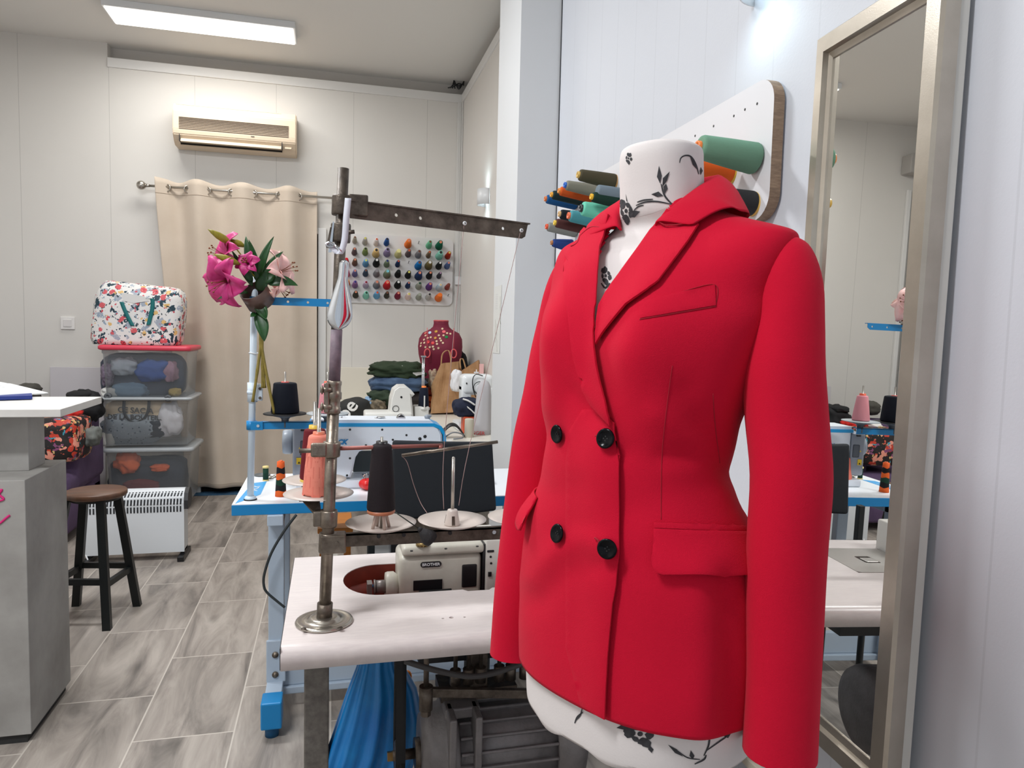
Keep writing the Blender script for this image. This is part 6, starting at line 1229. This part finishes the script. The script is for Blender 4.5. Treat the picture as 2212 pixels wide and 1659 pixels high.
# paper notice, junction box, wires
b = MB(); q = [atx(*p, XRF - .001) for p in ((1060, 622), (1062.0, 622), (1059, 765), (1057, 765))]
pn = [V((PX - .0015, PY0 + .10, z)) for z in ()]
n0 = [atx(*p, PX - .0012) for p in ((1069, 620), (1084, 615), (1079, 764), (1064, 762))]
b.prism(n0, (-.0006, 0, 0)); NT = solo('paper_notice', b, M('taped_paper', (214, 214, 210), .6), 'faded paper notice taped to the side of the pillar', 'notice', normals=True)
b = MB()
for i in range(9): b.boxb((PX - .0022, n0[0].y - .075, n0[0].z - .04 - i * .009), (PX - .0018, n0[0].y - .03, n0[0].z - .0415 - i * .009))
obj('printed_lines', b, M('faint_print', (188, 188, 190), .6), NT)
b = MB()
for i, (px, y0_, y1_) in enumerate(((1070, 690, 740), (1073, 700, 760), (1081, 640, 700))):
    b.tube([atx(px + random.uniform(-1, 1), y0_ + (y1_ - y0_) * k / 8, PX - .002) for k in range(9)], .0012, 4)
obj('torn_edge', b, M('old_tape', (160, 158, 146), .6), NT)
q = aty(993, 608, YB - .03)
JB = thing('junction_box', 'white plastic cable junction box on the corner trunking of the back wall', 'junction box', q)
b = MB(); b.boxb((q.x - .045, YB - .06, q.z - .03), (q.x + .015, YB - .028, q.z + .04), bevel=.003); obj('body', b, m_wplast, JB)
b = MB(); b.boxb((q.x - .0, YB - .09, q.z - .105), (q.x + .055, YB - .028, q.z - .055), bevel=.003); obj('outlet', b, M('outlet_grey', (206, 204, 198), .5), JB)
b = MB(); b.boxb((q.x + .012, YB - .0915, q.z - .098), (q.x + .046, YB - .089, q.z - .062)); obj('opening', b, M('outlet_dark', (120, 114, 104), .6), JB)
b = MB(); q = aty(990, 190, YB - .01)
for k in range(4): b.tube(smoothpath([q + V((-.09 + .02 * k, -.012, -.012)), q + V((-.04, -.03 + .008 * k, .02 * k)), q + V((.0, -.02, .03 - .015 * k)), q + V((.045, -.015, .02 + .012 * k))]), .005, 6)
solo('loose_wires', b, m_black, 'loose black wires on the ledge in the ceiling corner', 'wires')
# ================================================================ mannequin and red jacket
psi = math.radians(JPSI)
Fh = V((CF.x, CF.y, 0)).normalized(); Rh = V((Fh.y, -Fh.x, 0))
fd = -Fh * math.cos(psi) - Rh * math.sin(psi)
ld = Rh * math.cos(psi) - Fh * math.sin(psi)
JC = atd(JPX, 900, JD); JC.z = CAMH
def J(u, v, w): return JC + ld * u + fd * v + V((0, 0, w))
def sm(x): x = max(0, min(1, x)); return x * x * (3 - 2 * x)
def spow(x, p): return math.copysign(abs(x) ** p, x)
NR = 150
def ringJ(w, a, bf, bb, vs, grow=0.0, n=2.25, bust=0.0):
    out = []
    for i in range(NR):
        t = 2 * PI * i / NR; c, s_ = spow(math.cos(t), 2 / n), spow(math.sin(t), 2 / n)
        u = (a + grow) * c; v = ((bf + grow) if s_ > 0 else (bb + grow)) * s_ + vs
        if s_ > 0 and bust: v += bust * math.exp(-((abs(u) - .075) / .045) ** 2) * min(1, s_ * 1.5)
        out.append((u, v, w))
    return out
JR = [(-.487, .186, .140, .130, .022, 0), (-.44, .188, .141, .131, .022, 0), (-.38, .187, .140, .130, .022, 0), (-.32, .182, .137, .124, .024, 0), (-.26, .166, .130, .110, .028, 0), (-.21, .147, .122, .092, .033, 0), (-.17, .136, .117, .082, .036, .002), (-.12, .141, .114, .085, .033, .008), (-.07, .155, .117, .098, .025, .018), (-.02, .169, .121, .110, .016, .026), (.02, .179, .118, .117, .008, .026), (.055, .180, .110, .119, .0, .018), (.085, .186, .099, .114, -.004, .008), (.108, .190, .088, .102, -.008, 0), (.124, .190, .074, .086, -.010, 0), (.134, .184, .064, .076, -.011, 0), (.142, .162, .060, .072, -.011, 0), (.153, .125, .058, .07, -.010, 0), (.166, .090, .057, .066, -.008, 0), (.182, .066, .054, .060, -.006, 0)]
def interp(R, k=6):
    out = []
    for i in range(len(R) - 1):
        a, b_, c, d = R[max(i - 1, 0)], R[i], R[i + 1], R[min(i + 2, len(R) - 1)]
        for j in range(k):
            t = j / k; out.append(tuple(.5 * (2 * q + (r - p) * t + (2 * p - 5 * q + 4 * r - s_) * t * t + (3 * q - p - 3 * r + s_) * t ** 3) for p, q, r, s_ in zip(a, b_, c, d)))
    out.append(R[-1]); return out
def wrinkle(u, v, w):
    q = V((u * 5, v * 5, w * 5)); f = math.exp(-((w + .17) / .10) ** 2)
    s = .0022 * noise.noise(V((u * 7, v * 7, w * 9))) + .006 * f * noise.noise(V((u * 6 + w * 9, v * 6, w * 16 - u * 9)))
    return s
def pxof(p):
    d = p - CAM; z = d.dot(CF); return (1106 + FPX * d.dot(CR) / z, 829.5 - FPX * d.dot(CU) / z)
FOLDS = [([(1235, 850), (1295, 905), (1345, 975)], -.0035, 22), ([(1262, 835), (1320, 890)], .002, 20), ([(1150, 1250), (1200, 1190), (1262, 1160), (1310, 1180)], .004, 24), ([(1160, 1300), (1220, 1240), (1290, 1220)], -.003, 26), ([(1480, 850), (1525, 930), (1580, 1015)], -.004, 32), ([(1430, 985), (1510, 985), (1575, 1030), (1615, 1090)], -.004, 20), ([(1420, 900), (1500, 960), (1570, 1060)], .003, 26), ([(1360, 760), (1420, 850), (1440, 960)], .0025, 40), ([(1195, 760), (1215, 840), (1200, 930)], -.003, 26), ([(1565, 1250), (1580, 1400), (1575, 1560)], -.006, 30), ([(1505, 1260), (1520, 1420), (1510, 1580)], .004, 40)]
def foldd(p):
    x, y = pxof(p); q = V((x, y)); s = 0
    for path, amp, sg in FOLDS:
        dm = 1e9
        for a, c in zip(path, path[1:]):
            a, c = V(a), V(c); t = max(0, min(1, (q - a).dot(c - a) / (c - a).length_squared)); dm = min(dm, (q - a.lerp(c, t)).length)
        s += amp * math.exp(-(dm / sg) ** 2)
    return s
def bodyloft(R, grow=0.0, wr=True):
    b = MB(); rr = []
    for (w, a, bf, bb, vs, bu) in interp(R):
        row = []
        for u, v, w_ in ringJ(w, a, bf, bb, vs, grow, 2.25, bu):
            s = wrinkle(u, v, w_) if wr else 0; L_ = math.hypot(u, v) + 1e-6
            if wr and v > -.03: s += foldd(J(u, v, w_))
            row.append(J(u * (1 + s / L_ * 1.0), v * (1 + s / L_), w_))
        rr.append(row)
    b.rings(rr, True); return b
m_red = M('red_wool_cloth', (197, 14, 47), .85, bump=.22, bscale=900, sheen=.04, c2=(189, 12, 44), nscale=5, spec=.12)
m_red2 = M('red_seam_shadow', (156, 12, 36), .9)
bt = bodyloft(JR); bmesh.ops.recalc_face_normals(bt.bm, faces=bt.bm.faces); bvJ = BVHTree.FromBMesh(bt.bm)
# jersey-covered torso
MN = thing('mannequin', 'dressmaker mannequin in white jersey printed with black flowers wearing the red jacket', 'mannequin', J(0, 0, -CAMH))
JR2 = [(-.548, .168, .128, .120, .022, 0), (-.535, .171, .131, .122, .022, 0)] + [(w, a - .010, bf - .010, bb - .010, vs, bu) for w, a, bf, bb, vs, bu in JR[1:14]] + [(.118, .170, .070, .074, -.012, 0), (.135, .125, .062, .064, -.013, 0), (.150, .085, .057, .060, -.014, 0), (.170, .062, .055, .056, -.002, 0), (.20, .0575, .053, .054, .004, 0), (.235, .0565, .053, .054, .008, 0), (.250, .0555, .052, .053, .008, 0), (.257, .052, .048, .049, .008, 0), (.261, .040, .036, .037, .008, 0), (.262, .002, .002, .002, .008, 0)]
m_jer = M('white_jersey', (216, 209, 207), .8, bump=.05, bscale=400)
m_ink = M('black_flower_print', (34, 34, 38), .8, c2=(62, 62, 66), nscale=120)
b = bodyloft(JR2, wr=False)
hemr = [v for v in b.bm.verts if v.co.z < CAMH - .546]
for v in hemr: v.co.z += .006 * math.sin(9 * math.atan2((v.co - JC).dot(fd), (v.co - JC).dot(ld)))
bmesh.ops.recalc_face_normals(b.bm, faces=b.bm.faces)
b.face([v for v in hemr][::1]) if False else None
bvM = BVHTree.FromBMesh(b.bm)
def cast(bv, px, py, off):
    d = ray(px, py).normalized(); h = bv.ray_cast(CAM, d)
    if h[0] is None: return None
    n = h[1] if h[1].dot(d) < 0 else -h[1]
    return h[0] + n * off
def sleeve_cast(px, py): return None
def patch2(mb, bv, poly, off, step=9.0, offn=None, fallback=None):
    P_ = densify(poly, step); co, fs = fill2d(P_, (), step)
    vv = []
    last = None
    for c in co:
        o_ = offn(c.x, c.y) if offn else off
        q = cast(bv, c.x, c.y, o_)
        if q is None:
            q = fallback(c.x, c.y) if fallback else None
        vv.append(mb.bm.verts.new(q) if q is not None else None)
    for f in fs:
        if all(vv[i] is not None for i in f):
            # skip faces that jump in depth
            ps = [vv[i].co for i in f]
            if max((ps[0] - ps[1]).length, (ps[1] - ps[2]).length, (ps[2] - ps[0]).length) < .06: mb.face([vv[i] for i in f], True)
    return mb
def zz(l, s_=3.881, ox=1150, oy=150): return [(ox + x / s_, oy + y / s_) for x, y in l]
b.mi = 1
def pp(poly): patch2(b, bvM, poly, .0007, 6.0)
def ps(path, w_):
    P_ = [V((x, y, 0)) for x, y in path]; P_ = smoothpath(P_, 5); L_ = []; R_ = []
    for i, p in enumerate(P_):
        d = (P_[min(i + 1, len(P_) - 1)] - P_[max(i - 1, 0)]).normalized(); n_ = V((-d.y, d.x, 0)); k = w_ * (.4 + .6 * math.sin(PI * (i + .6) / (len(P_) + .2)))
        L_.append((p + n_ * k)[:2]); R_.append((p - n_ * k)[:2])
    pp(L_ + R_[::-1])
def flowerprint(cx, cy, s_, rot=0.0, squash=1.0, n=7):
    for k in range(n):
        a = rot + 2 * PI * k / n + .25 * math.sin(k * 2.1); r1 = s_ * (.85 + .25 * math.sin(k * 1.7)); r0 = s_ * .28; w_ = s_ * .34
        d = V((math.cos(a), math.sin(a))); n_ = V((-d.y, d.x))
        pts = [d * r0, d * (r0 + (r1 - r0) * .3) + n_ * w_ * .85, d * (r0 + (r1 - r0) * .65) + n_ * w_, d * r1 + n_ * w_ * .35, d * (r0 + (r1 - r0) * 1.05) - n_ * w_ * .1, d * (r0 + (r1 - r0) * .75) - n_ * w_ * .8, d * (r0 + (r1 - r0) * .35) - n_ * w_ * .7]
        pp([(cx + p.x * squash, cy + p.y) for p in pts])
    pp([(cx + s_ * .18 * math.cos(t) * squash, cy + s_ * .18 * math.sin(t)) for t in [2 * PI * i / 8 for i in range(8)]])
ps(zz([(1180, 1140), (1110, 1060), (1080, 960)]), 2.0)
pp(zz([(1062, 808), (1085, 890), (1072, 958), (1045, 900)])); pp(zz([(1152, 855), (1128, 935), (1090, 985), (1094, 912)])); pp(zz([(998, 1046), (1058, 1024), (1098, 1060), (1050, 1070)])); pp(zz([(1122, 958), (1134, 1002), (1108, 1045), (1098, 985)]))
ps(zz([(1178, 1134), (1050, 1108), (950, 1112), (870, 1140)]), 1.8); ps(zz([(1012, 1088), (940, 1095), (880, 1112)]), 1.6); ps(zz([(935, 1138), (890, 1150), (855, 1180)]), 1.5)
flowerprint(*zz([(788, 1185)])[0], 27, .4, .72, 8); pp(zz([(905, 1190), (850, 1180), (815, 1235), (860, 1240)])); pp(zz([(785, 1040), (800, 1110), (830, 1150), (790, 1100)]))
b.mi = 2; ps(zz([(716, 1264), (850, 1243), (1000, 1208), (1090, 1175), (1180, 1137)]), .9); b.mi = 1
flowerprint(*zz([(808, 745)])[0], 12, .2, .8, 6)
ps(zz([(1233, 785), (1245, 742), (1285, 722), (1330, 735), (1370, 800), (1393, 880)]), 1.7); pp(zz([(1318, 728), (1365, 785), (1388, 850), (1342, 800)])); pp(zz([(1410, 820), (1425, 850), (1408, 885), (1400, 850)]))
pp(zz([(715, 1270), (750, 1280), (742, 1330), (722, 1350), (700, 1310)])); flowerprint(1309, 596, 19, .3, .8, 7); ps([(1299, 612), (1308, 622), (1318, 612)], 2)
flowerprint(1383, 1585, 30, .1, 1.15, 9); pp([(1332, 1572), (1348, 1562), (1362, 1572), (1348, 1576)]); pp([(1402, 1608), (1412, 1618), (1408, 1626), (1400, 1618)])
ps([(1242, 1562), (1248, 1548), (1260, 1538)], 1.8); ps([(1244, 1556), (1254, 1545), (1258, 1530)], 1.5); pp([(1443, 1608), (1462, 1618), (1476, 1634), (1458, 1626)]); ps([(1462, 1620), (1485, 1636), (1512, 1640)], 1.4); pp([(1492, 1620), (1500, 1632), (1496, 1640), (1489, 1632)]); ps([(1520, 1632), (1530, 1610), (1534, 1588), (1545, 1585)], 2); ps([(1524, 1622), (1555, 1600), (1576, 1586)], 1.7); pp([(1560, 1588), (1578, 1584), (1572, 1594)]); ps([(1500, 1650), (1520, 1640), (1525, 1630)], 2)
obj('jersey_torso', b, [m_jer, m_ink, M('jersey_seam', (196, 184, 182), .8)], MN)
b = MB(); b.rings([[J(u * k, v * k, -.547 + dz) for u, v, _ in ringJ(0, .168, .128, .120, .0)] for k, dz in ((1.0, 0), (.6, .01), (.15, .012))], True, False, True); obj('base_cap', b, m_wplast, MN)
b = MB(); b.cyl(J(0, .02, -.55), J(0, .02, -CAMH + .03), .0125, seg=20); obj('pole', b, m_chrome, MN)
b = MB(); b.lathe([(.0001, 0), (.17, 0), (.172, .008), (.16, .014), (.04, .02), (.02, .035)], J(0, .02, -CAMH), seg=40); obj('foot_plate', b, m_blk2, MN)
# ---- jacket
JK = thing('jacket', 'red double-breasted wool jacket with black buttons worn by the mannequin', 'jacket', J(0, 0, -.487))
Vcut = [(1344, 400), (1332, 440), (1318, 490), (1296, 535), (1280, 575), (1274, 620), (1272, 690), (1288, 733), (1312, 694), (1345, 648), (1395, 568), (1430, 486), (1450, 440), (1480, 400), (1500, 330), (1344, 330)]
def pxof(p):
    d = p - CAM; z = d.dot(CF); return (1106 + FPX * d.dot(CR) / z, 829.5 - FPX * d.dot(CU) / z)
fmap = bt.bm
kill = []
for f in fmap.faces:
    c = f.calc_center_median(); lv = (c - JC).dot(fd)
    if lv > -.03 and inpoly(pxof(c), Vcut) and c.z > CAMH - .1: kill.append(f)
bmesh.ops.delete(fmap, geom=kill, context='FACES')
obj('body', bt, m_red, JK, mods=[('SOLIDIFY', dict(thickness=.003, offset=-1))])
def onJ(name, poly, off, step=10.0, offn=None, thick=.003, parent=None, mat=None, **k):
    b = MB(); patch2(b, bvJ, poly, off, step, offn); return obj(name, b, mat or m_red, parent or JK, mods=[('SOLIDIFY', dict(thickness=thick, offset=1)), ('BEVEL', dict(width=.0012, segments=2, limit_method='ANGLE'))], **k)
edge = [(1331, 912), (1337, 950), (1341, 1000), (1341, 1060), (1342, 1125), (1341, 1200), (1336, 1262), (1329, 1300), (1322, 1370), (1318, 1417), (1314, 1490), (1312, 1549)]
left = [(1256, 1523), (1222, 1400), (1222, 1250), (1222, 1100), (1222, 1000), (1230, 930), (1258, 885), (1296, 884)]
def opf(x, y): return .0006 + .0075 * sm((x - 1228) / 90) * sm((y - 866) / 80)
pw = [(J(0, 0, 0))]
onJ('overlap_panel', edge + left, 0, 13.0, opf, .0025)
lapR = [(1296, 746), (1311, 722), (1334, 694), (1360, 663), (1393, 639), (1425, 613), (1458, 570), (1490, 528), (1513, 492), (1502, 474), (1472, 466), (1445, 455), (1428, 478), (1385, 540), (1340, 603), (1315, 637), (1300, 665), (1295, 700)]
def lofR(x, y):   # rolled: fullest towards the fold, flat at the outer edge
    t = 0
    import_d = min(abs((x - p[0]) * .6 + (y - p[1]) * .8) for p in ((1385, 540),))
    k = sm(((x - 1296) * .55 + (y - 746) * .835) / 110 + 1.0) if False else 0
    return .009
onJ('lapel', lapR, 0, 9.0, lambda x, y: .0085, .003)
lapL = [(1331, 915), (1320, 862), (1306, 800), (1297, 745), (1294, 690), (1299, 600), (1304, 545), (1318, 505), (1328, 470), (1308, 472), (1284, 490), (1264, 513), (1256, 536), (1243, 546), (1231, 553), (1227, 600), (1225, 645), (1233, 694), (1243, 759), (1255, 800), (1271, 843), (1293, 875)]
onJ('lapel', lapL, 0, 9.0, lambda x, y: .0095 - .0015 * sm((1262 - x) / 35), .003)
# collar: a turned-down band round the neck, ending at the notches
CTr = [(0, -.074, .232), (.042, -.062, .230), (.062, -.030, .221), (.058, .008, .200), (.046, .042, .173), (.030, .060, .150)]
COr = [(0, -.108, .165), (.070, -.092, .165), (.110, -.050, .164), (.126, -.004, .162), (.114, .032, .158), (.088, .056, .136)]
CT_ = [(-x, y, z) for x, y, z in reversed(CTr[1:])] + CTr; CO_ = [(-x, y, z) for x, y, z in reversed(COr[1:])] + COr
b = MB(); T_ = smoothpath([V(x) for x in CT_], 4); O_ = smoothpath([V(x) for x in CO_], 4)
rows = []
for t_, o_ in zip(T_, O_):
    oj = J(*o_); hit = bvJ.find_nearest(oj); nh = hit[1] if hit[1].dot((hit[0] - JC) * V((1, 1, 0))) > 0 else -hit[1]; oj = hit[0] + nh * (.0125 if abs(t_.x) > .0 and t_.z < .19 else .007)
    kk = max(0, 1 - (abs(t_.x - 0) * 0) ) * sm((t_.z - .135) / .06)
    inn = V((t_.x * .90, (t_.y + .01) * .90 - .01, t_.z - .035 * kk)); md = t_.lerp(o_, .5) + (V((t_.x, t_.y, 0)).normalized() * .006 + V((0, 0, .008))) * (.25 + .75 * kk)
    col_ = [inn, t_ + V((-t_.x * .05, -t_.y * .05, -.006)), t_ + V((0, 0, .0)), t_.lerp(o_, .15) + V((t_.x, t_.y, 0)).normalized() * .006 * (.3 + .7 * kk) + V((0, 0, .002)), md]
    rows.append([J(*p) for p in col_] + [oj])
b.rings(rows, closed=False); obj('collar', b, m_red, JK, mods=[('SOLIDIFY', dict(thickness=.003)), ('SUBSURF', dict(levels=1, render_levels=1))])
# pockets
flR = [(1412, 1141), (1520, 1146), (1626, 1149), (1627, 1222), (1622, 1236), (1610, 1241), (1520, 1241), (1432, 1238), (1416, 1232), (1410, 1216)]
onJ('pocket_flap', flR, 0, 11.0, lambda x, y: .001 + .0065 * sm((y - 1140) / 95), .003)
onJ('pocket_welt', [(1412, 1128), (1520, 1132), (1626, 1137), (1626, 1148), (1520, 1145), (1412, 1140)], .0012, 9.0, None, .002)
onJ('breast_welt', [(1381, 653), (1463, 633), (1544, 615), (1546, 660), (1463, 674), (1383, 688)], .0016, 11.0, None, .0035)
# the other flap, mirrored on the wearer's right hip, standing off the cloth
b = MB(); P_ = densify(flR, 11.0); co, fs = fill2d(P_, (), 11.0); vv = []
for c in co:
    q = cast(bvJ, min(c.x, 1618), c.y, 0); l_ = q - JC; m_ = JC - ld * l_.dot(ld) + fd * l_.dot(fd) + V((0, 0, l_.z)); hit = bvJ.find_nearest(m_); n_ = hit[1] if hit[1].dot(V((hit[0] - JC).xy.to_3d())) > 0 else -hit[1]
    vv.append(b.bm.verts.new(hit[0] + n_ * (.001 + .013 * sm((c.y - 1140) / 95))))
for f in fs: b.face([vv[i] for i in f], True)
obj('pocket_flap', b, m_red, JK, mods=[('SOLIDIFY', dict(thickness=.003, offset=1))])
# seams and buttonholes
def seam(path, r=.0005, off=.0002, dens=8):
    b = MB(); P_ = smoothpath([V((x, y, 0)) for x, y in path], dens); pts = [cast(bvJ, p.x, p.y, off) for p in P_]; pts = [p for p in pts if p is not None]; b.tube(pts, r, 5); obj('seam', b, m_red2, JK)
seam([(1452, 790), (1440, 880), (1430, 980), (1428, 1060), (1428, 1122)]); seam([(1540, 850), (1545, 920), (1555, 1000)], .0006)
seam([(1295, 944), (1306, 947)], .0014, .009); seam([(1293, 1163), (1304, 1172)], .0014, .009)
seam([(1381, 653), (1463, 633), (1544, 615), (1546, 660)], .0006, .0002); seam([(1382, 690), (1463, 676), (1546, 662)], .0008, .0004)
seam([(1430, 480), (1440, 491), (1451, 500), (1482, 498), (1512, 492)], .0009, .0118); seam([(1312, 498), (1288, 502), (1264, 522), (1257, 538), (1244, 545)], .0008, .0125)
m_btn = M('black_horn_button', (4, 5, 9), .18, spec=.16)
for px, py, o_ in ((1211, 937, .004), (1320, 949, .012), (1211, 1153, .004), (1319, 1181, .012)):
    d = ray(px, py).normalized(); h = bvJ.ray_cast(CAM, d); n_ = h[1] if h[1].dot(d) < 0 else -h[1]
    b = MB(); b.lathe([(.0001, 0), (.010, 0), (.0124, .0015), (.0128, .003), (.0115, .0045), (.0095, .0040), (.0075, .0026), (.0001, .0024)], h[0] + n_ * o_, n_, 36)
    bt_ = obj('button', b, m_btn, JK)
    x_ = n_.orthogonal().normalized(); y_ = n_.cross(x_); b = MB()
    for sx_, sy_ in ((1, 1), (1, -1), (-1, 1), (-1, -1)): q = h[0] + n_ * (o_ + .0024) + (x_ * sx_ + y_ * sy_) * .0018; b.cyl(q, q + n_ * .0004, .0009, seg=8)
    obj('stitch_hole', b, m_black, bt_)
# sleeves: rings (px left, px right, y, depth)
def sleeve(rows, start):
    b = MB(); rr = []
    for r in start: rr.append(r)
    for (xl, xr, yl, yr, d, dep) in rows:
        A_, B_ = atd(xl, yl, d), atd(xr, yr, d); c = (A_ + B_) / 2; e1 = (B_ - A_) / 2; e2 = Fh * dep
        rr.append([c + e1 * math.cos(t) + e2 * math.sin(t) * (-1) for t in [2 * PI * i / 40 for i in range(40)]])
    return b, rr
def finish(b, rr, name='sleeve'):
    # wrinkle a little, then skin
    R2 = []
    n = len(rr)
    for k, r in enumerate(rr):
        c = sum(r, V()) / len(r); out = []
        for p in r:
            d = p - c; s_ = .0035 * noise.noise(V((p.x * 14, p.y * 14, p.z * 9))) if k > 3 else 0; out.append(p + d.normalized() * s_ if d.length > 1e-6 else p)
        R2.append(out)
    # interpolate rings smoothly
    full = []
    for i in range(len(R2[0])):
        full.append(smoothpath([r[i] for r in R2], 4))
    rows = [[full[i][k] for i in range(len(full))] for k in range(len(full[0]))]
    b.rings(rows, True, True, False); return obj(name, b, m_red, JK, mods=[('SOLIDIFY', dict(thickness=.003, offset=-1))])
def armring(u, v, w, ru, rv, rw, tilt):
    # ring in the local frame; tilt 0 = vertical plane across the shoulder, 90 = horizontal
    c = J(u, v, w); ax = ld * 0 + fd; up_ = V((0, 0, 1)) * math.cos(tilt) + ld * (math.sin(tilt) * (1 if u > 0 else -1))
    return [c, ax, up_, rv, rw]
def ring3(u, v, w, rv, rw, tilt):
    c = J(u, v, w); s = 1 if u > 0 else -1
    up_ = V((0, 0, math.cos(tilt))) + ld * (s * math.sin(tilt))
    return c, up_, rv, rw
def sleeve3(side, L):
    rr = []
    for (u, v, w, rv, rw, tl) in L:
        c = J(side * u, v, w); up_ = V((0, 0, math.cos(tl))) + ld * (side * math.sin(tl))
        rr.append([c + fd * (rv * math.cos(t) * side) + up_ * (rw * math.sin(t)) for t in [2 * PI * i / 40 for i in range(40)]])
    return MB(), rr
SL = [(.150, -.016, .052, .040, .074, .28), (.164, -.016, .053, .044, .076, .32), (.174, -.016, .046, .048, .073, .45), (.179, -.014, .028, .050, .062, .75), (.183, -.010, .0, .0515, .051, 1.1), (.187, -.006, -.04, .052, .048, 1.38), (.195, -.002, -.10, .051, .047, 1.52), (.205, .004, -.17, .051, .047, 1.57), (.210, .010, -.25, .050, .046, 1.6), (.214, .014, -.33, .049, .045, 1.61), (.218, .018, -.41, .047, .044, 1.61), (.219, .020, -.495, .0455, .043, 1.60), (.219, .020, -.508, .0455, .043, 1.59)]
SLL = [(.150, -.016, .052, .040, .074, .28), (.164, -.016, .053, .044, .076, .32), (.174, -.016, .046, .048, .073, .45), (.179, -.013, .028, .050, .062, .75), (.183, -.006, .0, .0515, .051, 1.1), (.186, .002, -.04, .052, .048, 1.38), (.190, .012, -.10, .051, .047, 1.52), (.195, .026, -.17, .050, .047, 1.57), (.200, .038, -.25, .049, .046, 1.6), (.203, .048, -.33, .048, .045, 1.61), (.205, .054, -.41, .047, .044, 1.61), (.206, .060, -.505, .0455, .043, 1.60), (.206, .061, -.520, .0455, .043, 1.59)]
b, rr = sleeve3(1, SL); finish(b, rr)
b, rr = sleeve3(-1, SLL); finish(b, rr)
